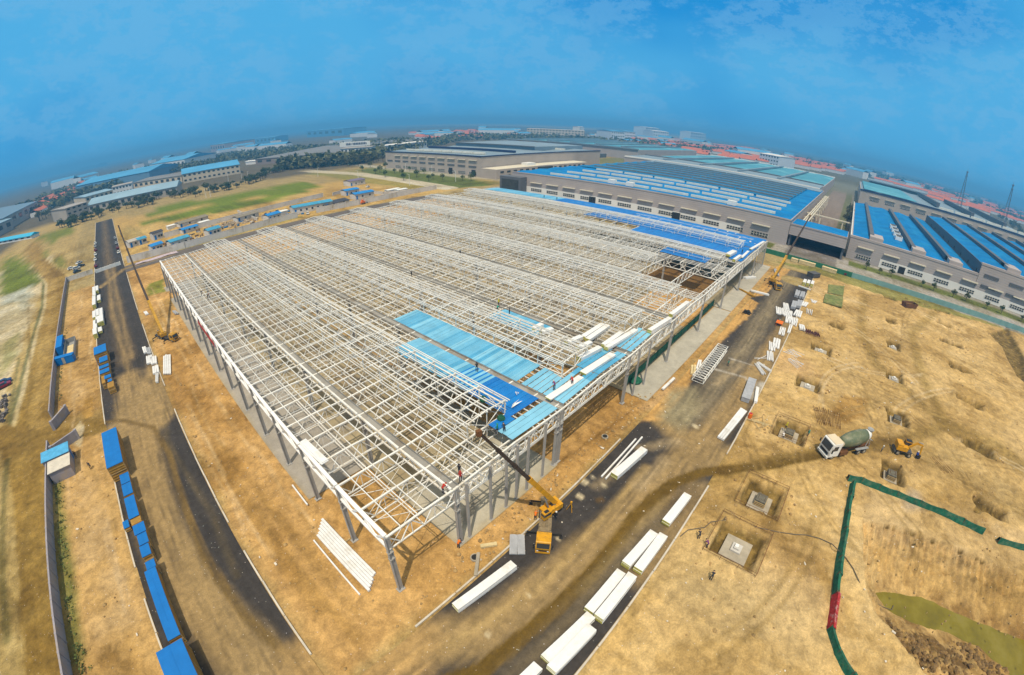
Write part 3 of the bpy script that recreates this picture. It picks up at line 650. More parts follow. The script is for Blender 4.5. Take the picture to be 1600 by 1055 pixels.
# roof sheeting already laid
def sheet_mat(name, cols, per=1.0, ax='y'):
    if name in _mats: return _mats[name]
    m = bpy.data.materials.new(name); m.use_nodes = True; nt = m.node_tree; b = nt.nodes['Principled BSDF']; b.inputs['Roughness'].default_value = .45
    tc = nt.nodes.new('ShaderNodeTexCoord'); sp = nt.nodes.new('ShaderNodeSeparateXYZ'); nt.links.new(tc.outputs['Object'], sp.inputs[0])
    d = node(nt, 'ShaderNodeMath', operation='DIVIDE'); nt.links.new(sp.outputs['xyz'.index(ax)], d.inputs[0]); d.inputs[1].default_value = per
    fl = node(nt, 'ShaderNodeMath', operation='FLOOR'); nt.links.new(d.outputs[0], fl.inputs[0])
    wn = node(nt, 'ShaderNodeTexWhiteNoise', noise_dimensions='1D'); nt.links.new(fl.outputs[0], wn.inputs['W'])
    r = nt.nodes.new('ShaderNodeValToRGB'); r.color_ramp.elements[0].color = (*cols[0], 1); r.color_ramp.elements[1].color = (*cols[1], 1); nt.links.new(wn.outputs[0], r.inputs[0])
    n = node(nt, 'ShaderNodeTexNoise', Scale=.5, Detail=6.0); nt.links.new(tc.outputs['Object'], n.inputs['Vector'])
    mr = node(nt, 'ShaderNodeMapRange'); mr.inputs[1].default_value = .3; mr.inputs[2].default_value = .7; mr.inputs[3].default_value = .88; mr.inputs[4].default_value = 1.1; nt.links.new(n.outputs[0], mr.inputs[0])
    hs = nt.nodes.new('ShaderNodeHueSaturation'); nt.links.new(r.outputs[0], hs.inputs['Color']); nt.links.new(mr.outputs[0], hs.inputs['Value']); nt.links.new(hs.outputs[0], b.inputs['Base Color'])
    fr = node(nt, 'ShaderNodeMath', operation='SINE'); mu = node(nt, 'ShaderNodeMath', operation='MULTIPLY'); mu.inputs[1].default_value = math.pi*2*3; nt.links.new(d.outputs[0], mu.inputs[0]); nt.links.new(mu.outputs[0], fr.inputs[0])
    bp = node(nt, 'ShaderNodeBump'); bp.inputs['Strength'].default_value = .35; bp.inputs['Distance'].default_value = .05; nt.links.new(fr.outputs[0], bp.inputs['Height']); nt.links.new(bp.outputs[0], b.inputs['Normal'])
    _mats[name] = m; return m
LB = ((.075, .34, .56), (.23, .53, .70)); DB = ((.002, .15, .50), (.003, .19, .56))
M_LBY = sheet_mat('pale_blue_sheeting', LB, 1.0, 'y'); M_LBX = sheet_mat('pale_blue_sheeting_long', LB, 10.0, 'x'); M_DB = sheet_mat('deep_blue_sheeting', DB, 1.0, 'y'); M_DBX = sheet_mat('deep_blue_sheeting_long', DB, 1.0, 'x')
def sheet(strips, mt, label=None):
    """strips: (x0,x1,y0,y1) laid on the purlins"""
    m = MB()
    for x0, x1, y0, y1 in strips:
        za, zb = ztop_at(x0)+.29, ztop_at(x1)+.29
        dz = random.uniform(0, .05)
        v = [(x0, y0, za+dz), (x1, y0, zb+dz), (x1, y1, zb+dz), (x0, y1, za+dz)]
        v2 = [(a, b, c+.06) for a, b, c in v]
        m.add(v+v2, [(3, 2, 1, 0), (4, 5, 6, 7), (0, 1, 5, 4), (1, 2, 6, 5), (2, 3, 7, 6), (3, 0, 4, 7)])
    o = m.build('roof_sheeting', mt, hall)
    if label: o['label'] = label
st = []; y = 7.6
while y < 43:
    if not 8.5 < y < 9.3: st.append((32.3, 38.4+random.uniform(-.1, .1), y, y+.97))
    y += 1.0
sheet(st, M_LBY, 'long run of pale blue roof sheets beside the gutter')
sheet([(24.5+random.uniform(-.3, .3), 31.0, y, y+.97) for y in np.arange(18, 33, 1.0)]+[(24.6+random.uniform(-.3, .6), 31.0, y, y+.62) for y in np.arange(13, 18, 1.0)], M_LBY)
sheet([(24.5, 31.0, 12.0-i, 12.97-i) for i in range(0, 9)]+[(20.9, 24.5, 3.1, 4.9)], M_DB, 'bright blue roof sheets near the lantern end')
sheet([(24.6, 31.0, y+.62, y+.98) for y in np.arange(13, 18, 1.0)], M_DB)
sheet([(20.8, 30.9, .35, 1.25), (20.9, 31, 1.32, 2.2), (20.8, 25.9, 2.26, 3.0), (26, 31, 2.26, 3.0)], M_LBX)
sheet([(32.4, 42.4, .4, 1.3), (32.4, 42.3, 1.4, 2.3), (42.6, 52.5, .5, 1.4), (42.6, 52.4, 1.5, 2.4), (32.4, 42.2, 3.4, 4.3), (42.4, 52.4, 3.4, 4.3), (42.5, 52.4, 4.4, 5.0), (32.4, 37.8, 4.5, 5.4), (32.4, 38, 5.5, 6.4), (32.4, 38.2, 6.5, 7.4)], M_LBX, 'pale blue roof sheets laid along the front edge')
sheet([(54, 63.4, .4, 1.3), (54, 63, 1.55, 2.45), (54, 63.6, 2.7, 3.6)], M_LBX)
sheet([(46.2, 52.0, y, y+.97) for y in np.arange(17, 29.5, 1.0)], M_LBY)
sheet([(164.0 if y < 60 else 168+random.uniform(-.2, .2), 181.7, y, y+.98) for y in np.arange(5, 104, 1.0)], M_DB, 'wide deep blue finished roof strip at the far edge')
sheet([(170, 181.7, y, y+.98) for y in np.arange(104, 154, 1.0)], M_LBY, 'pale blue roof sheets at the far back corner')
sheet([(151.2, 163.7, y, y+.98) for y in np.arange(5, 74, 1.0)], M_DB); sheet([(139.5, 150.9, y, y+.98) for y in np.arange(5, 46, 1.0)], M_DB); sheet([(122.5, 129.5, y, y+.98) for y in np.arange(9, 25, 1.0)], M_DB)
sheet([(136+i, 136.98+i, .4, 4.95) for i in range(0, 24)]+[(161+i, 161.98+i, .4, 4.95) for i in range(0, 21)], M_DBX, 'deep blue roof sheets at the front corner')
# small red banner on the eaves truss
m = MB(); m.box(-.42, 74, 9.0, .05, 17, 1.1); tag(m.build('banner', mat('red_cloth', (.45, .05, .04), .8)), 'faded red banner strip hung on the left eaves truss', 'banner')
# ------------------------------------------------------------------ materials for the site objects
M_YEL = mat('crane_yellow', (.62, .30, .012), .45, var=.12, scale=1.2, dirt=(.30, .17, .03), dirts=1.1)
M_YEL2 = mat('old_crane_yellow', (.50, .27, .02), .55, var=.2, scale=1.0, dirt=(.16, .10, .03), dirts=.9)
M_BLK = mat('black_paint', (.025, .024, .022), .5, var=.2, scale=2)
M_BOOM = mat('dark_boom_paint', (.05, .035, .028), .5, var=.25, scale=1)
M_TYRE = mat('tyre_rubber', (.035, .033, .03), .9, dirt=(.22, .15, .07), dirts=1.5)
M_RIM = mat('wheel_rim', (.32, .29, .22), .6)
M_GLASS = mat('dark_glass', (.03, .035, .04), .12, var=.05, spec=.6)
M_WHT = mat('white_paint', (.78, .77, .72), .5, var=.08, scale=.8)
M_CREAM = mat('cream_cab_paint', (.66, .55, .38), .5, var=.08)
M_GRN = mat('olive_drum_paint', (.125, .15, .085), .5, var=.12, scale=.8, dirt=(.30, .27, .18), dirts=.8)
M_GREY = mat('grey_metal', (.30, .30, .29), .55, var=.2, scale=1)
M_DKG = mat('dark_grey_metal', (.09, .085, .08), .6, var=.2, scale=1)
M_ORG = mat('orange_paint', (.75, .16, .01), .6)
M_RED = mat('red_paint', (.42, .025, .03), .45)
M_BLUE = mat('blue_sheet', (.004, .16, .50), .5, var=.12, scale=.7, stripes=('y', 1.0, .25))
M_CRB = mat('blue_tarpaulin', (.006, .15, .47), .5, var=.10, scale=.6, bump=.25, bscale=2)
M_CRS = mat('ochre_crate_board', (.36, .20, .035), .8, var=.22, scale=.8, stripes=('z', .5, .5), dirt=(.2, .11, .03), dirts=.6)
M_SKIN_P = mat('panel_white_skin', (.74, .74, .73), .45, var=.07, scale=.9, dirt=(.60, .57, .50), dirts=.5)
M_CORE = mat('mineral_wool_core', (.50, .46, .10), .95, var=.2, scale=5)
M_WOOD = mat('timber', (.42, .30, .14), .85, var=.2, scale=2)
M_PALEW = mat('pale_timber', (.62, .50, .27), .85, var=.2, scale=1)
M_GALV = mat('galvanised_bundle', (.36, .37, .39), .5, var=.15, scale=1)
M_WALLG = mat('grey_wall_sheet', (.30, .28, .31), .75, var=.14, scale=.4, dirt=(.40, .30, .18), dirts=.25, stripes=('y', .9, .5))
M_WALLW = mat('whitewashed_wall', (.64, .60, .55), .8, var=.14, scale=.3, dirt=(.36, .30, .2), dirts=.15)
M_CONC = mat('concrete', (.35, .31, .24), .9, var=.2, scale=.8, bump=.2)
M_NET = mat('green_safety_net', (.012, .105, .06), .9, var=.45, scale=1.5, bump=.8, bscale=3, dirt=(.10, .15, .09), dirts=.7)
M_RUST = mat('rusty_steel', (.16, .07, .025), .85, var=.3, scale=1.5)
M_BROWN = mat('brown_skip', (.15, .07, .03), .8, var=.3, scale=1)
def wheel(parent, x, y, r, w_, side):
    m = MB(); m.lathe((x, y-w_/2, r), (x, y+w_/2, r), [(0, r*.78), (.12, r), (.88, r), (1, r*.78)], 16); o = m.build('wheel', M_TYRE, parent)
    m = MB(); yy = y+side*w_*.5; m.lathe((x, yy-side*.02, r), (x, yy+side*.03, r), [(0, r*.58), (1, r*.5)], 12); m.cyl((x, yy, r), (x, yy+side*.1, r), r*.18, 8); m.build('rim', M_RIM, o)
# ------------------------------------------------------------------ mobile cranes (x forward)
def truck_crane(name, label, loc, rz, yel, bz, bel, blen, nsec=3, split=.42, hook=True, sc=.8, bw=1.0):
    """bz: boom heading relative to the carrier, bel: elevation, blen: length"""
    t = thing(name, label, 'crane', loc, rz); t.scale = (sc,)*3; blen = blen/sc
    m = MB(); m.box(-1.2, 0, .75, 9.6, 2.1, .45); m.box(2.35, 0, 1.2, 1.1, 2.3, .35); m.box(.3, .75, 1.2, 2.6, .7, .3); m.box(.2, -.8, 1.2, 1.6, .55, .22); m.box(-3.6, .85, 1.2, 2.6, .5, .2); m.box(-3.6, -.85, 1.2, 2.6, .5, .2); m.cyl((.2, .2, 1.45), (1.7, .2, 1.45), .18, 8); m.box(-5.6, 0, .8, .5, 2.4, .7); m.box(1.9, 0, 1.2, .9, 1.6, .7); m.build('chassis', M_DKG if yel is M_YEL2 else mat('dusty_deck', (.22, .17, .10), .8, var=.3, scale=2), t)
    m = MB(); prof = [(3.2, .7), (5.6, .7), (5.7, 1.55), (5.3, 2.75), (5.15, 2.85), (3.2, 2.85)]
    m.extr(prof, 'y', -1.22, 1.22); m.bar((5.65, -1.2, .62), (5.65, 1.2, .62), .3, .4); cb = m.build('cab', yel, t)
    m = MB(); m.add([(5.735, -1.05, 1.7), (5.735, 1.05, 1.7), (5.40, 1.05, 2.62), (5.40, -1.05, 2.62)], [(0, 1, 2, 3)]); m.v = [(a+.02, b, c+.01) for a, b, c in m.v]; m.build('windscreen', M_GLASS, cb)
    m = MB(); 
    for s in (-1, 1): m.quad((4.0, s*1.235, 1.7), (5.2, s*1.235, 1.7), (5.0, s*1.235, 2.55), (4.0, s*1.235, 2.55))
    m.build('side_window', M_GLASS, cb)
    m = MB(); m.box(5.75, 0, .95, .08, 2.0, .3); m.build('bumper_grille', M_BLK, cb)
    for s in (-1, 1):
        m = MB(); m.bar((5.3, s*1.2, 2.6), (5.55, s*1.55, 2.4), .05); m.box(5.55, s*1.55, 1.95, .12, .2, .5); m.build('mirror', M_BLK, cb)
        m = MB(); m.box(5.8, s*.85, .98, .06, .3, .2); m.build('headlight', M_WHT, cb)
    for x in (4.4, -2.2, -3.6):
        for s in (-1, 1): wheel(t, x, s*1.02, .52, .42, s)
    for x in (1.9, -5.1):
        for s in (-1, 1):
            m = MB(); m.bar((x, s*.3, .85), (x, s*3.0, .85), .22, .26); m.bar((x, s*2.9, .85), (x, s*2.9, .12), .16); m.box(x, s*2.9, 0.02, .6, .6, .1); m.build('outrigger', M_BLK, t)
    # superstructure turned to the boom heading
    c, s_ = math.cos(bz), math.sin(bz); R = lambda x, y, z: (-2.4+x*c-y*s_, x*s_+y*c, z)
    def rb(m, cx, cy, z, sx, sy, sz):
        p = R(cx, cy, z); m.box(p[0], p[1], z, sx, sy, sz, bz)
    m = MB(); m.cyl((-2.4, 0, 1.38), (-2.4, 0, 1.6), .9, 18); m.build('turntable', M_DKG, t)
    m = MB(); rb(m, -.9, 0, 1.6, 3.2, 2.3, .35); rb(m, -2.4, 0, 1.7, .8, 2.3, 1.1); rb(m, -1.1, .75, 1.95, 2.0, .7, .7); rb(m, -1.1, -.75, 1.95, 1.6, .6, .6); m.build('slewing_platform', yel, t)
    m = MB(); rb(m, .9, 1.05, 1.55, 1.7, .9, 1.6); oc = m.build('operator_cab', yel, t)
    m = MB(); rb(m, 1.0, 1.05, 2.35, 1.56, .93, .55); rb(m, .95, 1.05, 3.1, .9, .6, .08); m.build('cab_window', M_GLASS, oc)
    m = MB(); p = R(-1.7, 0, 2.3); q = R(-1.7, .55, 2.3); m.cyl(R(-1.5, -.5, 2.35), R(-1.5, .5, 2.35), .38, 12); m.build('winch_drum', M_DKG, t)
    ce, se = math.cos(bel), math.sin(bel); base = Vector(R(-1.9, 0, 2.6))
    ax = Vector((c*ce, s_*ce, se)); L1 = blen*split
    m = MB(); m.bar(base, base+ax*L1, .72*bw, .85*bw); m.bar(base+ax*(L1-.5), base+ax*(L1+.05), .8*bw, .95*bw); bm = m.build('boom', yel, t)
    m = MB(); rest = blen-L1
    for i in range(nsec):
        a = L1+rest*i/nsec; b = L1+rest*(i+1)/nsec; ww = (.56-.09*i)*bw
        m.bar(base+ax*(a-.02), base+ax*b, ww, ww*1.15); m.bar(base+ax*(b-.35), base+ax*(b-.05), ww+.1, ww*1.15+.12)
    m.build('telescopic_section', M_BOOM, bm)
    tip = base+ax*blen
    m = MB(); m.box(tip.x, tip.y, tip.z-.5, .7, .5, .8, bz); m.cyl(tip+Vector((-s_*.3, c*.3, -.3)), tip+Vector((s_*.3, -c*.3, -.3)), .3, 10); m.build('boom_head', yel if yel is M_YEL2 else M_RUST, bm)
    m = MB(); m.bar(base+Vector((c*1.3, s_*1.3, -.9)), base+ax*(L1*.45)-Vector((0, 0, .5)), .22); m.build('luffing_ram', M_GREY, t)
    if hook:
        hd = tip+ax*.0+Vector((c*.35, s_*.35, -.5)); m = MB()
        for o_ in (-.12, .12): m.bar(hd+Vector((o_, 0, 0)), hd+Vector((o_, 0, -hook)), .035)
        m.build('hoist_rope', M_BLK, bm)
        m = MB(); m.box(hd.x, hd.y, hd.z-hook-.6, .4, .3, .7); m.tube([(hd.x, hd.y, hd.z-hook-.6), (hd.x, hd.y, hd.z-hook-.9), (hd.x+.18, hd.y, hd.z-hook-1.05), (hd.x+.22, hd.y, hd.z-hook-.85)], .06); m.build('hook_block', M_YEL, bm)
    return t
def tip_solve(loc, tip):
    d = Vector(tip)-Vector(loc); h = math.hypot(d.x, d.y); return math.atan2(d.y, d.x), math.atan2(d.z, h), d.length
# near crane
a = Vector((*G(848, 858), 0)); b_ = Vector((*G(853, 805), 0)); rz = math.atan2(a.y-b_.y, a.x-b_.x); cx = a-Vector((math.cos(rz), math.sin(rz), 0))*4.6*.8
sl = Vector((cx.x-1.92*math.cos(rz), cx.y-1.92*math.sin(rz), 2.1))
TIP = G3(728, 684, 21); hd_, el, ln = tip_solve(sl, TIP)
truck_crane('truck_crane', 'bright yellow truck crane on the asphalt by the front corner of the frame', tuple(cx), rz, M_YEL, hd_-rz, el, ln, hook=False)
loc = Vector((*G(262, 530), 0)); TIP = G3(184, 352, 29.5); rz = math.radians(-62)
sl = Vector((loc.x-1.92*math.cos(rz), loc.y-1.92*math.sin(rz), 2.1)); hd_, el, ln = tip_solve(sl, TIP)
truck_crane('truck_crane', 'old mustard crane with very long dark boom on the orange soil left of the frame', tuple(loc), rz, M_YEL2, hd_-rz, el, ln, nsec=3, split=.27, hook=3.5, bw=1.35)
loc = Vector((*G(1210, 447), 0)); TIP = G3(1268, 338, 24); rz = math.radians(205)
sl = Vector((loc.x-1.92*math.cos(rz), loc.y-1.92*math.sin(rz), 2.1)); hd_, el, ln = tip_solve(sl, TIP)
truck_crane('truck_crane', 'mustard crane with raised boom at the far end of the front road', tuple(loc), rz, M_YEL2, hd_-rz, el, ln, split=.33, hook=False, sc=.95, bw=1.15)
# ------------------------------------------------------------------ concrete mixer truck
a = Vector((*G(1284, 712), 0)); b_ = Vector((*G(1352, 700), 0)); rz = math.atan2(a.y-b_.y, a.x-b_.x)
t = thing('mixer_truck', 'concrete mixer truck with white cab and olive green drum on the dirt track', 'mixer truck', tuple((a+b_)/2), rz); t.scale = (1.2,)*3
m = MB(); m.box(-.3, .42, .95, 9.2, .18, .3); m.box(-.3, -.42, .95, 9.2, .18, .3); m.box(1.6, -1.0, .6, 1.7, .5, .6); m.box(1.6, 1.0, .6, 1.7, .5, .6); m.box(0, 0, .9, 8.8, .8, .12); m.build('chassis', M_RUST, t)
m = MB(); m.extr([(2.9, .65), (5.0, .65), (5.05, 1.6), (4.75, 2.95), (4.6, 3.05), (2.9, 3.05)], 'y', -1.24, 1.24); cb = m.build('cab', M_WHT, t)
m = MB(); m.add([(5.07, -1.05, 1.75), (5.07, 1.05, 1.75), (4.80, 1.05, 2.85), (4.80, -1.05, 2.85)], [(0, 1, 2, 3)]); m.v = [(x+.02, y, z) for x, y, z in m.v]; m.build('windscreen', M_GLASS, cb)
m = MB(); m.box(3.7, 0, 3.06, 1.7, 2.3, .08); m.build('cab_roof', M_CREAM, cb)
m = MB(); 
for s in (-1, 1): m.quad((3.5, s*1.255, 1.75), (4.6, s*1.255, 1.75), (4.4, s*1.255, 2.6), (3.5, s*1.255, 2.6))
m.build('side_window', M_GLASS, cb)
m = MB(); m.box(5.06, 0, .95, .08, 1.9, .45); m.build('grille', M_BLK, cb)
m = MB(); m.box(5.1, 0, .45, .25, 2.45, .35); m.build('bumper', M_WHT, cb)
for s in (-1, 1):
    m = MB(); m.box(5.24, s*.9, .55, .05, .35, .18); m.build('headlight', M_GREY, cb)
    m = MB(); m.bar((4.8, s*1.25, 2.4), (4.95, s*1.55, 2.3), .05); m.box(4.97, s*1.55, 1.7, .1, .22, .6); m.build('mirror', M_BLK, cb)
m = MB(); m.cyl((2.35, -.8, 2.4), (2.35, .8, 2.4), .42, 14); m.build('water_tank', M_CREAM, t)
A, B_ = (2.05, 0, 2.25), (-4.0, 0, 3.05)
m = MB(); m.lathe(A, B_, [(0, .6), (.05, .85), (.26, 1.18), (.5, 1.26), (.72, 1.16), (.86, .98)], 22, caps=True); dr = m.build('drum', M_GRN, t, smooth=True)
m = MB(); m.lathe(A, B_, [(.862, .99), (.93, .84), (1.0, .66)], 22); m.build('drum_mouth', M_WHT, dr, smooth=True)
m = MB(); m.lathe((-3.9, 0, 4.0), (-3.9, 0, 3.2), [(0, .6), (.5, .35), (1, .25)], 10); m.build('loading_hopper', M_GREY, t)
m = MB(); m.extr([(-.28, .1), (-.2, 0), (.2, 0), (.28, .1), (.2, .04), (-.2, .04)], 'x', 0, 1.9); m.v = [(-4.1-x, y, 2.2-x*.5+z) for x, y, z in m.v]; m.build('chute', M_GREY, t)
m = MB()
for s in (-1, 1): m.bar((-3.3, s*.9, 1.1), (-3.9, s*.5, 3.2), .1); m.bar((-4.3, s*.8, 1.1), (-3.9, s*.5, 3.2), .1); m.box(-2.5, s*1.05, 1.12, 2.9, .5, .06)
for z in (1.2, 1.7, 2.2, 2.7): m.bar((-4.3, -1.0, z), (-4.3, -.5, z), .05)
m.bar((-4.3, -1.0, 1.0), (-4.3, -1.0, 3.2), .05); m.build('rear_frame', M_GREY, t)
for x in (4.0, -1.9, -3.2):
    for s in (-1, 1): wheel(t, x, s*1.0, .52, .46, s)
# ------------------------------------------------------------------ wheeled excavator
p = G(1408, 708); t = thing('wheeled_excavator', 'small orange wheeled excavator with folded arm beside the track', 'excavator', (*p, 0), math.radians(-78))
m = MB(); m.box(0, 0, .7, 3.6, 1.5, .4); m.box(-2.0, 0, .45, .3, 2.2, .5); m.build('chassis', M_DKG, t)
for x in (1.3, -1.3):
    for s in (-1, 1): wheel(t, x, s*.95, .48, .4, s)
m = MB(); m.box(-.7, 0, 1.15, 2.4, 2.2, .9); m.box(-1.3, 0, 2.05, 1.2, 2.0, .35); m.build('engine_housing', M_YEL, t)
m = MB(); m.box(.6, .55, 1.15, 1.4, 1.0, 1.7); c_ = m.build('cab', M_YEL, t)
m = MB(); m.box(.6, .55, 1.95, 1.44, 1.04, .75); m.build('cab_window', M_GLASS, c_)
m = MB(); m.box(.6, .55, 2.86, 1.3, .9, .06); m.build('cab_roof', M_BLK, c_)
m = MB(); m.bar((.5, -.3, 1.7), (2.0, -.3, 3.3), .3, .4); m.bar((2.0, -.3, 3.3), (3.3, -.3, 3.1), .28, .35); m.build('boom', M_YEL, t)
m = MB(); m.bar((3.3, -.3, 3.2), (3.7, -.3, 1.0), .24, .3); m.build('stick', M_YEL, t)
m = MB(); m.extr([(3.3, .9), (3.95, .95), (4.0, .35), (3.6, .1), (3.2, .35)], 'y', -.7, .1); m.build('bucket', M_BLK, t)
m = MB(); m.bar((.9, -.05, 1.6), (2.0, -.05, 2.8), .12); m.bar((2.2, -.3, 3.6), (3.3, -.3, 3.5), .12); m.build('hydraulic_ram', M_GREY, t)
# ------------------------------------------------------------------ cars
def make_car(name, label, paint, loc, rz, group=None, k=1.0, cat='car'):
    t = thing(name, label, cat, loc, rz, group)
    m = MB(); bp = [(-2.15, .32), (2.15, .32), (2.2, .62), (2.05, .82), (1.1, .95), (-1.75, .98), (-2.15, .85), (-2.2, .6)]
    m.extr(bp, 'y', -.86, .86); b = m.build('body', paint, t)
    m = MB(); cp = [(1.0, .95), (.35, 1.42), (-1.2, 1.45), (-1.8, .97)]; vs = []
    for y, ins in ((-.84, 0), (.84, 0)): pass
    for (x, z) in cp:
        yy = .82 if z < 1.2 else .66; vs += [(x, -yy, z), (x, yy, z)]
    m.add(vs, [(0, 1, 3, 2), (4, 5, 7, 6), (0, 2, 4, 6), (1, 7, 5, 3)]); m.build('cabin_glass', M_GLASS, t)
    m = MB(); m.add([(.4, -.64, 1.425), (.4, .64, 1.425), (-1.2, .64, 1.46), (-1.2, -.64, 1.46)], [(0, 1, 2, 3)]); m.v += [(x, y, z+.03) for x, y, z in m.v]; m.add(m.v[4:8], [(0, 1, 2, 3)]); m.build('roof', paint, t)
    for x in (1.35, -1.35):
        for s in (-1, 1):
            w1 = MB(); w1.cyl((x, s*.72, .32), (x, s*.9, .32), .32, 12); w1.build('wheel', M_TYRE, t)
    return t
CP = {'white': M_WHT, 'silver': mat('silver_paint', (.42, .43, .44), .35, var=.04), 'red': mat('maroon_paint', (.20, .015, .03), .35, var=.04), 'dark': mat('dark_car_paint', (.03, .03, .035), .3, var=.04), 'blue': mat('navy_paint', (.03, .05, .14), .35, var=.04)}
protos = {}
def car(c, loc, rz, label, group=None, name='parked_car'):
    if c in protos: return dup(protos[c], loc, rz, label, group)
    protos[c] = make_car(name, label, CP[c], loc, rz, group); return protos[c]
ROWL = ['white', 'silver', 'red', 'white', 'white', 'red']
LBL = ['white car parked farthest away on the left edge of the long road', 'silver car second from the far end on the left edge of the long road', 'maroon car between silver and white cars on the left road edge', 'white car just past the maroon one on the left road edge', 'white car parked one before the nearest red car on the left road edge', 'dark red car nearest the gate on the left road edge']
for (px, py), c, l in zip([(149.3, 381), (149, 386), (149.4, 392), (149.4, 399), (149, 407), (150, 417)], ROWL, LBL): car(c, (*G(px, py), .03), PI/2 if False else math.pi/2, l, 'cars parked along the left edge of the long road')
for (px, py), c, l in zip([(180, 373), (182, 381), (184, 388.5), (185.5, 395.6)], ['silver', 'silver', 'red', 'white'], ['silver car farthest along the right edge of the long road', 'silver car second farthest on the right edge of the long road', 'maroon car parked behind the white one on the right road edge', 'white car nearest the cross road on the right road edge']):
    car(c, (*G(px, py), .03), math.pi/2, l, 'cars parked along the right edge of the long road')
for (px, py), c, rz, l in [((112, 421), 'white', .2, 'white car leftmost of the cluster behind the low wall'), ((124, 412), 'white', .9, 'white car at the back of the cluster behind the low wall'), ((127, 417), 'dark', .3, 'black car parked beside the back white car on bare ground'), ((120, 421), 'silver', .1, 'silver car in the middle of the cluster by the low wall'), ((121, 426), 'dark', .4, 'dark car nearest the low wall in the cluster')]:
    car(c, (*G(px, py), .1), rz, l, 'cars parked on bare ground by the low wall')
car('red', (*G(8, 605), .12), .15, 'red car parked on the dirt at the left picture edge'); car('blue', (*G(9, 600), .12), .15, 'navy car beside the red car at the left picture edge')
car('red', (*G(1324.7, 431), .1), -1.2, 'small red car parked by the teal fence behind the pits')
car('white', (*G(575, 293), .1), .5, 'white car alone on the grass north of the site'); car('white', (*G(481, 335), .1), 1.2, 'white car in front of the long blue roofed cabin')
# ------------------------------------------------------------------ sandwich panel stacks
def panel_stack(p, q, w_, n, label, z0=0.02, lay=.23, group=None, base=True):
    p = Vector(p); q = Vector(q); c_ = (p+q)/2; L = (q-p).length; rz = math.atan2(q.y-p.y, q.x-p.x)
    t = thing('panel_stack', label, 'panel stack', (c_.x, c_.y, z0), rz, group); z = 0
    if base:
        m = MB()
        for i in (-.4, 0, .4): m.box(L*i, 0, 0, .15, w_, .12)
        m.build('timber_bearer', M_WOOD, t); z = .12
    for k_ in range(n):
        m = MB(); o = random.uniform(-.05, .05); m.box(o, random.uniform(-.03, .03), z, L, w_, lay-.015)
        m.m = [0, 0, 0, 1, 0, 1]; m.build('panel', [M_SKIN_P, M_CORE], t); z += lay
    return t
def PS(a, b, label, w_=1.28, n=4, z=1.0, **k): return panel_stack((*G(*a, z), 0), (*G(*b, z), 0), w_, n, label, **k)
PS((711, 948), (803, 880), 'lone long white panel stack on asphalt in front of the truck crane', 1.15)
PS((960, 741), (1007, 700), 'white panel stack lying beside two long white tubes on the asphalt')
gp = 'white panel stacks along the right kerb'
PS((1041, 815), (1075, 772), 'single white panel stack nearest the mud track on the right kerb', group=gp)
PS((978, 881), (1022, 831), 'left stack of the second pair of white panels along the right kerb', group=gp)
PS((997, 889), (1037, 835), 'right stack of the second pair of white panels along the right kerb', group=gp)
PS((920, 953), (971, 892), 'left stack of the third pair of white panels along the right kerb', group=gp)
PS((935, 966), (988, 899), 'right stack of the third pair of white panels along the right kerb', group=gp, n=5)
PS((852, 1029), (924, 960), 'left long stack of the fourth pair of white panels along the right kerb', group=gp)
PS((861, 1047), (925, 981), 'right long stack of the fourth pair of white panels along the right kerb', group=gp, n=5)
PS((795, 1083), (841, 1039), 'white panel stack cut off by the bottom edge of the picture', group=gp)
gl = 'white panel stacks on the left road'
for i, (a, b, n, l) in enumerate([((146.3, 448), (146.8, 461.5), 6, 'white panel stack at the far left end of the upper cluster by the road edge'), ((146.6, 463), (146.6, 477), 7, 'white panel stack at the near left end of the upper cluster by the road edge'), ((150.8, 446.5), (150.8, 454), 6, 'short white panel stack on the far right of the upper cluster'), ((153.8, 460), (153.8, 468), 5, 'small white panel stack standing alone right of the upper cluster'),
        ((146.6, 485.5), (147, 495.7), 6, 'white panel stack at the far left of the lower cluster'), ((152, 482.6), (152, 493), 6, 'white panel stack in the far middle of the lower cluster'), ((157, 481.3), (157.4, 492), 6, 'white panel stack at the far right of the lower cluster'), ((157.8, 493), (158.5, 503), 7, 'white panel stack near right of the lower cluster showing yellow core'),
        ((152, 494), (152, 504.7), 6, 'white panel stack in the centre of the lower cluster'), ((148, 500), (148.4, 513), 6, 'long white panel stack on the left of the lower cluster'), ((147.5, 514), (148.4, 523), 7, 'tall white panel stack at the near end of the lower cluster'), ((154.7, 509), (155.6, 515.5), 4, 'low short panel stack right of the near end of the lower cluster')]):
    PS(a, b, l, 1.35, n, z=1.5, group=gl)
# on the roof
ZR = 11.35
def RS(a, b, label, w_=1.0, n=3): return panel_stack((*G(*a, ZR+.7), 0), (*G(*b, ZR+.7), 0), w_, n, label, z0=ZR, group='white panel stacks lifted on the roof', base=False)
RS((857, 618), (909, 584), 'long flat white panel pack on pale blue sheets nearest the front column', 1.1, 1); RS((911, 580), (958, 550), 'second long white panel pack in line on the pale blue sheets', 1.3, 2)
RS((947, 542), (994, 514), 'white panel pack behind the loose blue strips on the roof edge'); RS((905, 558), (938, 541), 'short white panel pack just behind the second long pack'); RS((943, 538), (972, 518), 'white panel pack between the other packs in the middle row')
RS((918, 529), (950, 507), 'right hand pack of the joined pair in the back row'); RS((911, 525), (942, 505), 'left hand pack of the joined pair in the back row'); RS((885, 534), (909, 524), 'small white pack left of the joined pair')
RS((903, 542), (923, 533), 'short white pack in front of the joined pair'); RS((1015, 517), (1047, 497), 'white panel pack on the front edge right of the blue strips', 1.0, 4); RS((1048, 492), (1075, 472), 'white panel pack farthest right on the bare front edge', 1.0, 4)
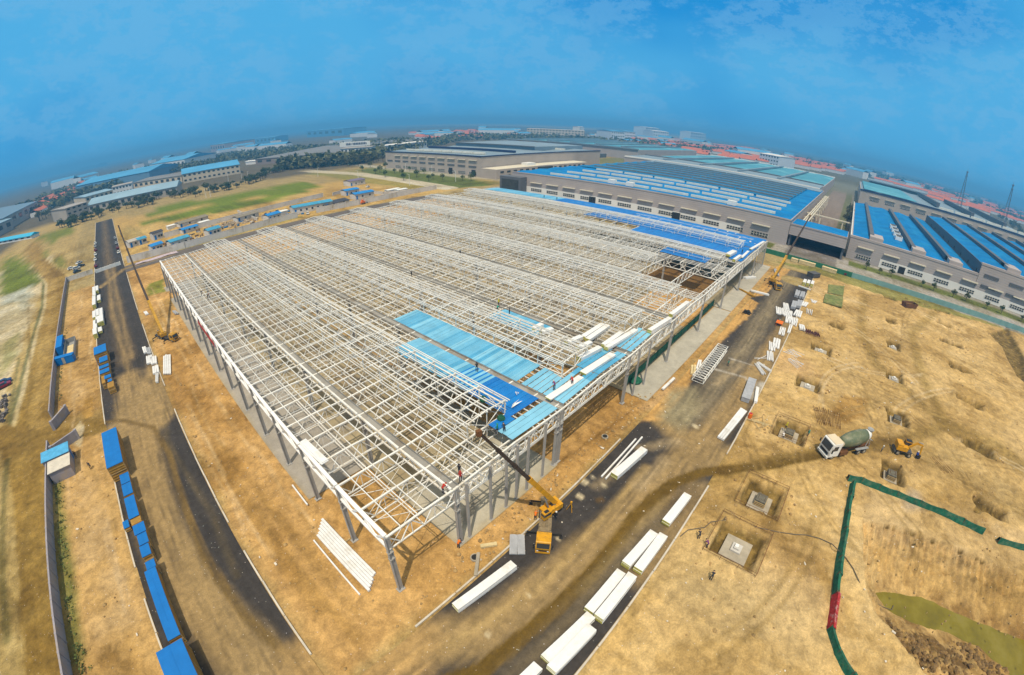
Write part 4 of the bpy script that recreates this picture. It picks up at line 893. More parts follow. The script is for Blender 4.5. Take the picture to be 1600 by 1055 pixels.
RS((845, 517), (864, 512), 'small white pack at the end of the small pale blue patch'); RS((834, 511), (847, 505), 'tiny white pack beside the small pale blue patch')
RS((1147, 406), (1157, 399), 'white pack on the near edge of the deep blue corner roof', 1.0, 4); RS((1159, 400), (1170, 390), 'flat pale pack in the middle of the deep blue corner roof', .9, 1); RS((1173, 388), (1194, 376), 'long white pack at the outer edge of the deep blue corner roof', 1.0, 2); RS((1137, 398), (1148, 392), 'tall short pack by the lantern end on the deep blue corner roof', 1.8, 4)
m = MB(); m.box(0, 0, 0, 1.1, 6.0, .12); m.box(.1, .1, .13, .9, 5.9, .1); o = m.build('loose_panels', M_SKIN_P, loc=(*G(490, 706, 11.2), 11.15)); o.rotation_euler[2] = .05; tag(o, 'two loose white panels lying across the left strip purlins', 'panels')
# ------------------------------------------------------------------ blue covered crates along the left road
def crate(cor, h, label, top=True, group='blue topped crates along the left road', inset=0.0):
    w_ = [G(a, b, h) for a, b in cor]; xs = sorted(p[0] for p in w_); ys = sorted(p[1] for p in w_)
    x0, x1 = (xs[0]+xs[1])/2, (xs[2]+xs[3])/2; y0, y1 = (ys[0]+ys[1])/2, (ys[2]+ys[3])/2; sx = max(1.0, x1-x0); sy = max(.8, y1-y0)
    t = thing('crate', label, 'crate', ((x0+x1)/2, (y0+y1)/2, .015), 0, group)
    m = MB(); m.box(0, 0, .12, sx-.1, sy-.1, h-.16); 
    for i in (-.35, 0, .35): m.box(0, sy*i, 0, sx-.1, .16, .12)
    m.build('crate_body', M_CRS, t)
    m = MB()
    for a in (-1, 1):
        for b in (-1, 0, 1): m.box(a*(sx/2-.04), b*(sy/2-.1), .12, .08, .12, h-.2)
        m.box(0, a*(sy/2-.04), h*.5, sx-.12, .08, .14)
    m.build('batten', M_WOOD, t)
    if top:
        m = MB(); n = 4; vs = []; 
        m.box(0, 0, h-.06, sx, sy, .08); m.box(0, sy*.1, h+.02, .06, sy*.75, .02); m.build('blue_cover', M_CRB, t)
    return t
Z6 = lambda *q: [(60+a/4.395, 660+b/4.395) for a, b in q]; Z4 = lambda *q: [(a/2.605, 650+b/2.605) for a, b in q]; Z5 = lambda *q: [(80+a/5.554, 430+b/5.554) for a, b in q]
crate(Z6((430, 75), (530, 35), (582, 265), (470, 320)), 3.4, 'tallest and widest blue topped crate at the head of the row by the junction')
crate(Z6((555, 365), (615, 340), (632, 400), (570, 430)), 2.0, 'small blue topped crate just behind the tallest one')
crate(Z6((570, 434), (632, 407), (650, 480), (585, 510)), 2.0, 'blue topped crate third from the junction end')
crate(Z6((590, 530), (655, 490), (690, 635), (620, 670)), 2.0, 'longer blue topped crate fourth from the junction end')
crate(Z6((625, 668), (700, 642), (712, 680), (640, 705)), 1.9, 'open ochre crate with no cover in the row', top=False)
crate(Z6((575, 690), (612, 665), (628, 715), (590, 732)), 1.0, 'small low blue box standing alone beside the white kerb')
crate(Z6((635, 715), (722, 682), (740, 740), (670, 775)), 2.1, 'wide blue topped crate after the open ochre one')
crate(Z6((675, 777), (742, 747), (755, 820), (692, 850)), 2.0, 'blue topped crate in the middle of the lower three')
crate(Z6((692, 857), (755, 827), (775, 900), (712, 930)), 2.0, 'blue topped crate last before the ochre gap')
crate(Z6((730, 965), (790, 935), (812, 990), (745, 1010)), 2.0, 'short blue topped crate ahead of the very long one')
crate(Z4((583, 640), (630, 612), (735, 885), (690, 918)), 2.0, 'very long narrow blue topped crate on the lower road')
crate([(245.7, 1018), (283, 998.5), (318, 1072), (268, 1092)], 2.8, 'large blue topped crate cut off by the bottom picture edge')
gu = 'crates in the pile beside the white panel stacks'
crate(Z5((367, 632), (465, 592), (485, 655), (370, 692)), 3.4, 'big cube crate with blue top and blue sides', group=gu).children[0].data.materials[0] = M_CRB
crate(Z5((418, 718), (485, 694), (490, 742), (415, 755)), 2.8, 'blue topped crate right behind the big cube crate', group=gu)
crate(Z5((412, 790), (495, 768), (500, 792), (415, 812)), 2.2, 'narrow blue strip crate in the middle of the pile', group=gu)
crate(Z5((416, 830), (500, 802), (505, 832), (420, 860)), 2.2, 'second narrow blue strip crate in the pile', group=gu)
crate(Z5((455, 878), (515, 857), (520, 884), (465, 900)), 2.0, 'small blue topped crate near the low end of the pile', group=gu)
crate(Z5((485, 908), (522, 898), (528, 916), (495, 928)), 1.9, 'smallest blue topped crate at the low end of the pile', group=gu)
crate(Z5((425, 880), (452, 872), (475, 925), (450, 935)), 1.9, 'bare ochre crate at the left of the pile', top=False, group=gu)
crate(Z5((470, 930), (545, 925), (545, 960), (500, 975)), 1.9, 'bare ochre crate at the tip of the pile', top=False, group=gu)
# ------------------------------------------------------------------ containers and huts by the left fence
def container(name, label, cat, a, b, w_, h, mt, open_top=False, door=True):
    a = Vector((*G(*a), 0)); b = Vector((*G(*b), 0)); L = (b-a).length; c_ = (a+b)/2; rz = math.atan2(b.y-a.y, b.x-a.x)
    t = thing(name, label, cat, (c_.x, c_.y, .02), rz); m = MB()
    if open_top:
        for s in (-1, 1): m.box(0, s*(w_/2-.04), 0, L, .08, h); m.box(s*(L/2-.04), 0, 0, .08, w_-.17, h)
        m.box(0, 0, .05, L-.2, w_-.2, .1); m.build('shell', mt, t)
        m = MB(); m.box(-L*.1, 0, .16, L*.6, w_*.6, h*.35); m.build('timber_load', M_PALEW, t)
    else:
        m.box(0, 0, .1, L, w_, h-.1); n = int(L/.5)
        for i in range(n): m.box(-L/2+(i+.5)*L/n, 0, .2, .1, w_+.1, h-.3)
        m.build('shell', mt, t); m = MB(); m.box(0, 0, h, L+.1, w_+.14, .06); m.build('roof', mt, t)
        if door: m = MB(); m.box(0, -w_/2-.08, .2, .9, .05, 1.9); m.build('door', M_GREY, t)
    return t
container('storage_container', 'long blue container lying across the fence line', 'container', (89, 571), (118, 563), 1.9, 2.2, M_BLUE)
container('storage_container', 'short upright blue container standing beside the left fence', 'container', (97, 557), (99, 538), 1.9, 3.0, M_BLUE)
container('open_skip', 'grey open skip with timber inside beside the blue containers', 'skip', (110, 562), (112, 535), 3.4, 1.6, M_GREY, True)
# gatehouse
t = thing('gatehouse', 'gatehouse with pale blue front roof and white rear roof beside the site gate', 'gatehouse', (*G(97, 735), .02), .0)
m = MB(); m.box(0, 2.0, 0, 5.6, 2.8, 2.9); m.box(.6, -1.6, 0, 4.4, 4.0, 2.5); m.build('wall', M_WALLG, t)
m = MB(); m.add([(-3, .4, 2.95), (3, .4, 2.95), (3, 3.6, 3.3), (-3, 3.6, 3.3), (-3, .4, 2.87), (3, .4, 2.87), (3, 3.6, 3.2), (-3, 3.6, 3.2)], [(0, 1, 2, 3), (7, 6, 5, 4), (0, 4, 5, 1), (1, 5, 6, 2), (2, 6, 7, 3), (3, 7, 4, 0)]); m.build('blue_roof', mat('sky_blue_roof', (.08, .35, .60), .5, var=.2, scale=1), t)
m = MB(); m.box(.6, -1.7, 2.51, 4.8, 4.2, .1); m.build('white_roof', mat('off_white_roof', (.58, .53, .44), .7, var=.15, scale=1), t)
m = MB(); m.box(2.82, 2, .3, .05, 1, 1.9); m.build('door', M_BLUE, t); m = MB(); m.box(.2, 3.42, 1.1, 1.6, .06, 1); m.build('window', M_GLASS, t)
def wall_run(name, label, pts, h, mt, th=.18, post=3.0, cat='wall', coping=True, group=None):
    p0 = pts[0]; t = thing(name, label, cat, (p0[0], p0[1], 0), 0, group); pm = None
    for a, b in zip(pts[:-1], pts[1:]):
        m = MB(); m.bar((a[0]-p0[0], a[1]-p0[1], h/2), (b[0]-p0[0], b[1]-p0[1], h/2), th, h); m.build('wall_panel', mt, t)
        if coping: m = MB(); m.bar((a[0]-p0[0], a[1]-p0[1], h+.04), (b[0]-p0[0], b[1]-p0[1], h+.04), th+.12, .08); m.build('coping', mt, t)
        L = math.dist(a, b); n = max(1, int(L/post))
        for i in range(n+1):
            x = a[0]+(b[0]-a[0])*i/n-p0[0]; y = a[1]+(b[1]-a[1])*i/n-p0[1]
            if pm is None: mm = MB(); mm.box(0, 0, 0, th+.16, th+.16, h+.12); o = pm = mm.build('post', mt, t)
            else: o = pm.copy(); C.objects.link(o); o.parent = t
            o.location = (x, y, 0)
    return t
wall_run('site_wall', 'grey sheet wall along the left of the lower yard', [(-40.9, -50), (-40.9, 69)], 2.4, M_WALLG, post=3)
wall_run('site_wall', 'grey sheet wall along the left of the upper yard up to the parked cars', [(-40.9, 82.5), (-41.5, 160), (-42.3, 224)], 2.4, M_WALLG, post=3.2)
wall_run('site_wall', 'short pale wall between the cars and the long road', [(-42.3, 224), (-29.2, 224)], 2.2, M_WALLW, post=3)
wall_run('gate_wing_wall', 'slanted dark grey wing wall on the far side of the gate', [(-40.4, 77.4), (-37.0, 82.4)], 2.2, M_WALLG, th=.5, post=30, coping=False)
wall_run('gate_wing_wall', 'slanted grey wing wall behind the gatehouse', [(-40.2, 66.6), (-34.6, 69.0)], 2.2, M_WALLG, th=.4, post=30, coping=False)
wall_run('compound_wall', 'long white wall between the cross road and the workers compound', P((200, 411), (290, 388), (380, 363), (465, 340)), 3.3, M_WALLW, post=4.2)
wall_run('compound_wall', 'white wall right of the compound gateway', P((495, 333), (562, 320), (620, 308), (682, 296)), 3.3, M_WALLW, post=4.5)
wall_run('compound_wall', 'back wall of the compound below the green field', P((258, 372), (330, 352), (400, 334), (505, 308)), 3.0, M_WALLW, post=5)
wall_run('compound_wall', 'curved back wall by the small blue cabins', P((520, 306), (545, 299), (600, 305), (650, 300)), 2.3, M_WALLW, post=5)
wall_run('compound_wall', 'short cross wall inside the compound', P((372, 333), (402, 346)), 2.0, M_WALLW, post=4)
wall_run('road_gate', 'low white sliding gate across the long road', [(-27.5, 222.5), (-15.0, 224.5)], 1.7, M_WHT, th=.35, post=2.2, cat='gate', coping=False)
# cabins
BR = mat('cabin_blue_roof', (.012, .20, .52), .5, var=.15, scale=.6, stripes=('x', .8, .3)); BR2 = mat('faded_blue_roof', (.05, .28, .45), .55, var=.2, scale=.5)
def cabin(px, py, sx, sy, h, rz, roof, label, wall=M_WALLW, nwin=2, gable=.7, name='site_cabin', cat='cabin', group=None, lit=False):
    t = thing(name, label, cat, (*G(px, py), .02), rz, group)
    if cat in ('cabin', 'container'): t.scale = (1.3, 1.5, 1.3)
    m = MB(); m.box(0, 0, 0, sx, sy, h); wl = m.build('wall', wall, t)
    m = MB(); m.extr([(-sy/2-.35, h), (0, h+gable), (sy/2+.35, h), (sy/2+.35, h+.1), (0, h+gable+.12), (-sy/2-.35, h+.1)], 'x', -sx/2-.3, sx/2+.3); m.build('roof', roof, t)
    if nwin:
        m = MB(); m.box(-sx*.5+1.0, -sy/2-.03, .05, .9, .06, 2.0); m.build('door', M_BLUE, t)
        for i in range(nwin):
            x = -sx/2+2.2+(sx-2.6)*(i+.5)/nwin; m = MB(); m.box(x, -sy/2-.03, 1.0, .9, .06, .9); m.build('window', M_GLASS, t)
    return t
R0 = math.radians(14)
for a in [(245, 392, 5, 3.5, 2.6, R0, BR, 'small white hut with bright blue roof nearest the left end of the compound'), (280, 384, 8.5, 4.2, 2.8, R0, BR2, 'white cabin with wide turquoise roof against the long white wall'), (246, 373, 5, 4, 3.0, R0, mat('charcoal_roof', (.05, .05, .06), .7), 'dark open shed with blue trim at the back of the compound'),
          (222, 381, 4, 3.5, 2.4, R0, BR2, 'tiny cabin with faded roof beside the crane boom'), (296, 362, 8, 3, 1.8, R0, BR, 'low store under a bright blue cover in the middle of the compound'), (333, 367, 6, 4, 2.6, R0, BR2, 'white hut with small blue awning beside the rubble yard'),
          (426, 344, 7, 4, 2.8, R0, BR, 'white hut with bright blue roof right of the rubble yard'), (487, 328, 20, 6, 3.0, R0-.35, BR2, 'long white cabin block with turquoise roof by the gateway', M_WALLW, 6), (547, 304, 9, 5, 2.8, R0-.2, BR, 'left of the two blue roofed cabins in the sandy yard'), (566, 309, 12, 5, 2.8, R0-.2, BR, 'right of the two blue roofed cabins in the sandy yard'),
          (554, 289, 12, 7, 3.2, .1, mat('purple_grey_roof', (.16, .13, .20), .7), 'lone white house with purple grey roof on the grass'), (210, 384, 6, 5, 2.5, R0, mat('light_roof', (.4, .37, .33), .8), 'plain grey roofed hut under the long crane boom'),
          (300, 350, 16, 6, 2.2, R0, mat('grey_brown_roof', (.22, .19, .14), .8), 'low brown roofed shed along the back wall'), (385, 343, 12, 4, 2.2, R0, mat('grey_brown_roof', (.22, .19, .14), .8), 'low brown roofed store left of the dark shed'), (520, 321, 16, 7, 1.6, R0, mat('charcoal_roof', (.05, .05, .06), .7), 'flat dark brown roofed store behind the long cabin block')]:
    cabin(*a)
for i, (px, py, sx, l) in enumerate([(613, 301, 9, 'left pale container beside the curved wall'), (627, 301, 7, 'right pale container beside the curved wall'), (441, 336, 5, 'cream open truck body in the sandy gateway yard'), (319, 352, 5, 'white container by the back wall of the compound'), (275, 356, 9, 'long thin white tank beside the back wall')]):
    t = cabin(px, py, sx, 2.6, 1.9, R0-.1, M_WHT, l, M_WHT, 0, .15, 'pale_container', 'container')
# loader in the yard
t = thing('wheel_loader', 'small orange loader by the white wall in the yard', 'loader', (*G(567, 319), 0), .3)
m = MB(); m.box(0, 0, .8, 3.4, 1.8, 1.0); m.box(-.3, 0, 1.8, 1.3, 1.4, 1.1); m.build('body', M_ORG, t); m = MB(); m.bar((1.4, 0, 1.4), (3, 0, .6), .4); m.box(3.2, 0, .2, .7, 2.2, .8); m.build('bucket', M_DKG, t)
for x in (1.1, -1.1):
    for s in (-1, 1): wheel(t, x, s*.95, .6, .4, s)
# ------------------------------------------------------------------ loose steel: tubes, bundles
def tube_bundle(name, label, cat, ends, w_, h, mt, z=.15, group=None, part='tube'):
    a0 = ends[0][0]; t = thing(name, label, cat, (a0[0], a0[1], 0), 0, group)
    for k_, (a, b) in enumerate(ends):
        m = MB(); m.bar((a[0]-a0[0], a[1]-a0[1], z+h/2), (b[0]-a0[0], b[1]-a0[1], z+h/2), w_, h); m.build(part, mt, t)
    return t
ends = []
a, b = Vector(G(497, 838)), Vector(G(577, 924)); d = (b-a).normalized(); nrm = Vector((-d.y, d.x))
for i in range(6): ends.append((a+nrm*(.40*i)+d*random.uniform(-.3, .3)-d*(.4*i), b+nrm*(.40*i)+d*random.uniform(-.25, .25)-d*.25*i))
t = tube_bundle('steel_tubes', 'row of six long white steel tubes on orange ground left of the corner column', 'steel tubes', ends, .36, .34, M_SKIN_P, z=.2, part='tube')
m = MB(); a0 = ends[0][0]
for f in (.3, .82):
    p = a+(b-a)*f-nrm*.5-a0; q = p+nrm*3.6; m.bar((p.x, p.y, .1), (q.x, q.y, .1), .22, .2)
m.build('timber_bearer', M_WOOD, t)
tube_bundle('steel_tube', 'single thin white tube left of the six tubes', 'steel tube', [(Vector(G(491, 846)), Vector(G(563, 931)))], .2, .2, M_SKIN_P)
t = tube_bundle('steel_pole', 'single white pole resting on two dark timbers beside the left columns', 'steel pole', [(Vector(G(458, 761)), Vector(G(481.5, 791.7)))], .22, .22, M_SKIN_P, z=.3)
tube_bundle('steel_tube', 'left one of two long white tubes on dark asphalt', 'steel tube', [(Vector(G(939.5, 747)), Vector(G(993, 688)))], .26, .26, M_SKIN_P, group=None)
tube_bundle('steel_tube', 'right one of two long white tubes beside the panel stack', 'steel tube', [(Vector(G(946, 750)), Vector(G(1003, 685)))], .26, .26, M_SKIN_P)
tube_bundle('white_channels', 'three long white channels side by side near the right kerb', 'steel channels', [(Vector(G(1122+3.2*i, 686+1.6*i)), Vector(G(1158+3.2*i, 641+2*i))) for i in range(3)], .5, .4, M_SKIN_P, part='channel')
tube_bundle('steel_tube', 'short white tube lying on the sand in front of the long edge truss', 'steel tube', [(Vector(G(1035, 610)), Vector(G(1053, 593)))], .55, .35, M_SKIN_P)
tube_bundle('white_channels', 'white channels on the left verge below the long crane', 'steel channels', [(Vector(G(257+3.2*i, 586)), Vector(G(257+3.0*i, 557+random.uniform(-1, 2)))) for i in range(4)], .42, .3, M_SKIN_P, part='channel')
def bundle(px, py, n, L, w_, ang, mt, label, h=.3, gap=.1, name='section_bundle', cat='steel bundle', group=None, jit=.03, z=0):
    t = thing(name, label, cat, (*G(px, py, h), .02+z), math.radians(ang), group); first = None; tw = n*(w_+gap)
    for k_ in range(n):
        if first is None: m = MB(); m.box(0, 0, .08, L, w_, h); m.box(0, 0, .08+h, L, w_*.5, .05); first = o = m.build('section', mt, t)
        else: o = first.copy(); C.objects.link(o); o.parent = t
        o.location = (random.uniform(-.2, .2)*L*.3, -tw/2+k_*(w_+gap)+w_/2, 0); o.rotation_euler = (0, 0, random.uniform(-jit, jit))
    m = MB()
    for s in (-.3, .3): m.box(L*s, -.05, 0, .12, tw, .08)
    m.build('bearer', M_WOOD, t); return t
gr_ = 'bundles of white sections beside the far right kerb'
BL = [(1228, 479, 4, 4.5, .35, 12, 'white bundle left of the grey packs'), (1216, 485, 3, 4.5, .4, 10, 'leftmost white bundle of the row with gaps between sections'), (1224, 487, 5, 4.2, .3, 8, 'second white bundle in the left row'),
      (1232, 490, 5, 4.0, .34, 4, 'third white bundle in the row beside the wide pack'), (1247, 489, 4, 4.2, .45, 0, 'wide solid white bundle right below the grey packs'), (1257, 475, 3, 3.5, .5, -4, 'white pack close to the kerb above the sand bundle'),
      (1231, 499, 3, 4.2, .4, 6, 'white bundle in the second row on the left'), (1238, 501, 3, 4.4, .4, 4, 'white bundle in the second row in the middle'), (1244, 503, 2, 4.6, .28, 2, 'thin pair of sections against the kerb in the second row'),
      (1222, 517, 4, 4.2, .3, 4, 'white bundle beside the orange board'), (1234, 513, 2, 5.0, .35, 2, 'two sections lying along the kerb above the big white pack'), (1213, 536, 3, 4.5, .5, 6, 'wide white pack with grey top near the kerb'), (1206, 541, 4, 3.8, .3, 10, 'loose white bundle below the wide pack'), (1203, 556, 5, 3.6, .22, 12, 'bundle of thin white bars below the loose bundle'), (1187, 576, 4, 3.5, .16, 35, 'fan of thin white bars on white dust'), (1194, 573, 3, 3, .16, 60, 'short crossed thin bars beside the fan')]
for px, py, n, L, w_, ag, l in BL: bundle(px, py, n, L*1.4, w_*1.15, ag, M_SKIN_P, l, group=gr_, jit=.035)
for px, py, l in ((1246, 458, 'grey wrapped bundle upper left of the four'), (1254, 460, 'grey wrapped bundle upper right of the four'), (1241, 475, 'grey wrapped bundle lower left of the four'), (1249, 474, 'grey wrapped bundle lower right of the four')):
    bundle(px, py, 2, 7.0, .8, 2, M_GALV, l, .8, .02, 'wrapped_bundle', group='grey wrapped bundles on the far right road')
for k_, l in enumerate(('left of three white panel stacks with yellow ends at the far road end', 'middle of three white panel stacks with yellow ends at the far road end', 'right of three white panel stacks with yellow ends at the far road end')):
    x, y = G(1257+6*k_, 441+1.2*k_, 1); panel_stack((x-2.2, y, 0), (x+3.2, y, 0), 1.15, 6, l, group='white panel stacks at the far road end')
bundle(1256, 449, 1, 5, .6, 80, M_SKIN_P, 'single white box section laid crosswise below the yellow ended stacks', .4)
bundle(1271, 471, 5, 3.2, .3, -10, M_SKIN_P, 'tangled white bundle on the sand beyond the kerb', jit=.5)
bundle(1264, 486, 4, 4.2, .22, 5, M_SKIN_P, 'four narrow upright white bars on sand right of the kerb', .5, .35)
bundle(1253, 511, 3, 3.6, .5, 12, M_SKIN_P, 'low white pack alone on the sand beside purple frames', .5)
bundle(1262, 517, 4, 3.0, .07, 20, mat('purple_brown_paint', (.16, .05, .08), .7), 'first stack of purple brown frames on sand', .45, .5, 'frame_stack', 'frames'); bundle(1274, 521, 4, 3.0, .07, 20, _mats['purple_brown_paint'], 'second stack of purple brown frames on sand', .45, .5, 'frame_stack', 'frames')
bundle(1240, 553, 6, 4.2, .09, 60, M_SKIN_P, 'scattered thin pale poles on sand left of a footing pit', .12, .5, 'scattered_poles', 'poles', jit=.5); bundle(1241, 567, 6, 4.2, .09, 70, M_SKIN_P, 'more scattered pale poles below the first scatter', .12, .5, 'scattered_poles', 'poles', jit=.6)
bundle(1186, 660, 6, 4.5, .07, 50, M_PALEW, 'crossed pale poles on the sand by the orange barrel', .1, .5, 'scattered_poles', 'poles', jit=1.0); bundle(1190, 560, 2, 4, .1, 120, M_SKIN_P, 'two crossed thin poles on dark asphalt', .1, .3, 'crossed_poles', 'poles', jit=.8)
bundle(1283, 650, 9, 6.5, .045, 18, M_RUST, 'left bundle of long rusty reinforcing bars on sand above the mixer truck', .05, .30, 'rebar_bundle', 'rebar', jit=.07); bundle(1303, 655, 8, 6.5, .045, 8, M_RUST, 'right bundle of long rusty reinforcing bars on sand', .05, .30, 'rebar_bundle', 'rebar', jit=.04)
bundle(1470, 728, 6, 5.0, .05, 40, M_RUST, 'faint spread of rusty bars right of the excavator', .05, .5, 'rebar_bundle', 'rebar', jit=.1)
t = container('wrapped_pack', 'long grey wrapped pack lying on asphalt near the right kerb', 'pack', (1163, 629), (1174, 598), 1.7, 1.1, M_GALV, door=False); bundle(1182, 615, 1, 6.2, .7, 12, M_SKIN_P, 'long white pack between the grey pack and the kerb', .5)
container('wrapped_pack', 'dark wrapped machine under a tarpaulin at the road end', 'pack', (1265, 433), (1276, 432), 3.4, 1.8, M_DKG, door=False)
for a, b, l in (((1236, 408), (1246, 411), 'short pale timber crate by the fence behind the far crane'), ((1248, 411), (1273, 418), 'long pale timber crate in the middle of the fence row'), ((1284, 421), (1306, 428), 'long pale timber crate right end of the fence row')):
    container('timber_crate', l, 'crate', a, b, 2.2, 1.6, M_PALEW, door=False)
bundle(1171, 433, 2, 6, .7, 150, M_SKIN_P, 'white section leaning beside the far frame columns', .6); bundle(1188, 457, 2, 6.5, .5, 100, M_SKIN_P, 'white steel column lying crosswise left of the far crane', .5, .02)
bundle(1167, 457, 2, 7, .35, 60, M_YEL2, 'crossed brown beam on orange soil left of the far crane', .4, .02, 'yellow_beam', 'beam', jit=.02)
bundle(1213, 425, 3, 9, .5, 15, M_GALV, 'grey and white sections stacked beneath the far crane boom', .5, .1)
# left verge packs
for px, py, n, L, ag, mt_, l in ((226, 547, 2, 4.6, 90, M_SKIN_P, 'white section pair at the top of the left verge pile'), (232, 548, 2, 4.6, 90, M_GALV, 'grey section pair at the top of the left verge pile'), (233, 562, 3, 4.8, 84, M_SKIN_P, 'white sections in the middle of the left verge pile'), (240, 563, 3, 4.6, 86, M_SKIN_P, 'white sections right of the middle of the left verge pile'), (243, 577, 3, 4.2, 84, M_SKIN_P, 'white sections low in the left verge pile'), (245, 590, 4, 4.5, 80, M_SKIN_P, 'thin splayed white bars at the bottom of the left verge pile'), (228, 489, 2, 3.6, 95, M_SKIN_P, 'small white box on the orange ground near the long boom'), (274, 488, 2, 4.0, 96, M_GALV, 'grey box section on orange ground beside the frame')):
    bundle(px, py, n, L, .5 if n < 4 else .15, ag, mt_, l, .4, .05)
bundle(808, 851, 2, 3.2, 1.0, 42, M_GALV, 'grey sheet metal pack at the kerb beside the crane cab', .15, .02, 'sheet_pack', 'sheet pack')
bundle(762, 851, 1, 2.2, .5, -35, M_PALEW, 'short concrete block on the orange strip near the corner', .35); bundle(745, 880, 1, 3.5, .45, 40, M_CONC, 'concrete kerb piece lying beside the manhole', .3)
# truss segments lying on the ground
def ground_truss(a, b, w_, h, label):
    a = Vector((*G(*a), 0)); b = Vector((*G(*b), 0)); L = (b-a).length; rz = math.atan2(b.y-a.y, b.x-a.x)
    t = thing('truss_segment', label, 'truss', (a.x, a.y, .1), rz); n = int(L/1.1)
    for y in (-w_/2, w_/2):
        m = MB()
        for z in (.1, h): m.bar((0, y, z), (L, y, z), .16)
        for i in range(n): m.bar((L*i/n, y, .1 if i % 2 else h), (L*(i+1)/n, y, h if i % 2 else .1), .09); m.bar((L*i/n, y, .1), (L*i/n, y, h), .08)
        m.build('side_lattice', M_STEEL, t)
    m = MB()
    for i in range(n+1):
        for z in (.1, h): m.bar((L*i/n, -w_/2, z), (L*i/n, w_/2, z), .08)
        if i < n: m.bar((L*i/n, -w_/2, h), (L*(i+1)/n, w_/2, h), .08)
    m.build('cross_lattice', M_STEEL, t); return t
ground_truss((1089, 598), (1128, 547), 2.6, 1.3, 'white lattice truss segment lying on the sand beside the front road')
bundle(1092, 569, 2, 4.5, .4, 14, M_SKIN_P, 'two white sections behind the lattice truss segment', .3); bundle(1083, 577, 2, 4, .5, 18, M_PALEW, 'pale timber pile at the lower end of the lattice truss', .3)
# ------------------------------------------------------------------ footings in the pits
def rebar_cage(m, s, h):
    for i in range(5):
        for j in range(5):
            if i in (0, 4) or j in (0, 4): m.bar((-s/2+s*i/4, -s/2+s*j/4, 0), (-s/2+s*i/4, -s/2+s*j/4, h), .05)
PL = ['at the bottom right of the site nearest the camera', 'just below the mud track', 'left of the mixer truck cab', 'second up from the mixer truck in the kerb row', 'third up from the mixer truck in the kerb row', 'below the orange excavator', 'above the orange excavator', 'second above the excavator', 'third above the excavator']
for k_, ((cx, cy, hu, hv, dp, kd), lb) in enumerate(zip(PITC[:9], PL)):
    z = -dp*1.0+.02; t = thing('concrete_footing', 'concrete footing in the pit '+lb, 'footing', (cx-.2, cy-.1, z), 0, 'footings in the open pits')
    s = min(hu, hv)*1.35; m = MB(); m.box(0, 0, 0, s, s*.92, .55); m.build('pad', M_CONC, t)
    if kd == 1: m = MB(); m.box(0, 0, .55, 1.6, 1.5, .35); m.box(0, 0, .9, .9, .8, .3); m.build('pedestal', mat('light_concrete', (.52, .5, .46), .85), t); m = MB(); m.box(.1, .1, 1.2, .6, .5, .08); m.build('base_plate', M_WHT, t)
    else:
        m = MB(); m.box(0, 0, .56, 1.9, 1.7, 1.1); m.build('formwork', mat('formwork_board', (.13, .12, .09), .8, var=.3, scale=2), t)
        m = MB()
        for z_ in (.7, 1.0, 1.3): m.bar((-1.0, -.9, z_), (1.0, -.9, z_), .1); m.bar((-1.0, -.9, z_), (-1.0, .9, z_), .1); m.bar((1.0, -.9, z_), (1.0, .9, z_), .1)
        m.build('waling', M_WOOD, t)
        m = MB(); rebar_cage(m, 1.1, 1.9); m.build('rebar_cage', M_RUST, t)
# dark heaps in far pits : loose soil
# pit railings
def rail(cx, cy, hu, hv, label):
    t = thing('pit_railing', label, 'railing', (cx, cy, 0)); m = MB(); c4 = [(-hu, -hv), (hu, -hv), (hu, hv), (-hu, hv)]
    for i in range(4):
        a, b = c4[i], c4[(i+1) % 4]
        for z in (.55, 1.05): m.bar((*a, z), (*b, z), .045)
        for f in (0, .33, .66): m.bar((a[0]+(b[0]-a[0])*f, a[1]+(b[1]-a[1])*f, -.1), (a[0]+(b[0]-a[0])*f, a[1]+(b[1]-a[1])*f, 1.1), .05)
    m.build('rail', M_RUST, t)
rail(PITC[0][0], PITC[0][1], 4.2, 4.0, 'thin rusty railing around the nearest square pit'); rail(PITC[1][0], PITC[1][1], 4.0, 3.6, 'thin rusty railing around the pit below the mud track'); rail(PITC[2][0], PITC[2][1], 3.6, 3.5, 'thin railing around the pit with the yellow helmet worker')
# ------------------------------------------------------------------ green net barrier
def net_run(label, pts, h=1.25, cols=None):
    pts = [Vector((*G(*p), 0)) for p in pts]; o0 = pts[0]; t = thing('net_barrier', label, 'net barrier', tuple(o0)); k_ = 0
    for a, b in zip(pts[:-1], pts[1:]):
        L = (b-a).length; n = max(1, int(L/3.2)); d = (b-a)/L; nr = Vector((-d.y, d.x, 0))
        for i in range(n):
            p = a+d*(L*i/n)-o0; q = a+d*(L*(i+1)/n)-o0; m = MB(); N_ = 5; lean = nr*(.35+random.uniform(-.15, .2))
            vs = []
            for j in range(N_):
                f = j/(N_-1); c_ = p+(q-p)*f; sag = math.sin(f*math.pi)*.16
                vs += [c_+nr*.02*random.random(), c_+lean+Vector((0, 0, h-sag)), c_+lean+nr*.5+Vector((0, 0, h-.25-sag)), c_+nr*1.0+Vector((0, 0, .05))]
            fs = []
            for j in range(N_-1):
                for r_ in range(3): fs.append((j*4+r_, j*4+r_+1, j*4+4+r_+1, j*4+4+r_))
            m.add(vs, fs); mt = M_NET
            if cols and k_ in cols: mt = cols[k_]
            m.build('net_panel', mt, t); k_ += 1
            m = MB(); m.bar(p+nr*.1, p+lean+Vector((0, 0, h+.25)), .06); m.build('post', M_RUST, t)
BAN = mat('red_white_banner', (.34, .02, .02), .8, var=.4, scale=2, dirt=(.5, .45, .42), dirts=1.2); PNK = mat('faded_pink_banner', (.50, .30, .38), .8)
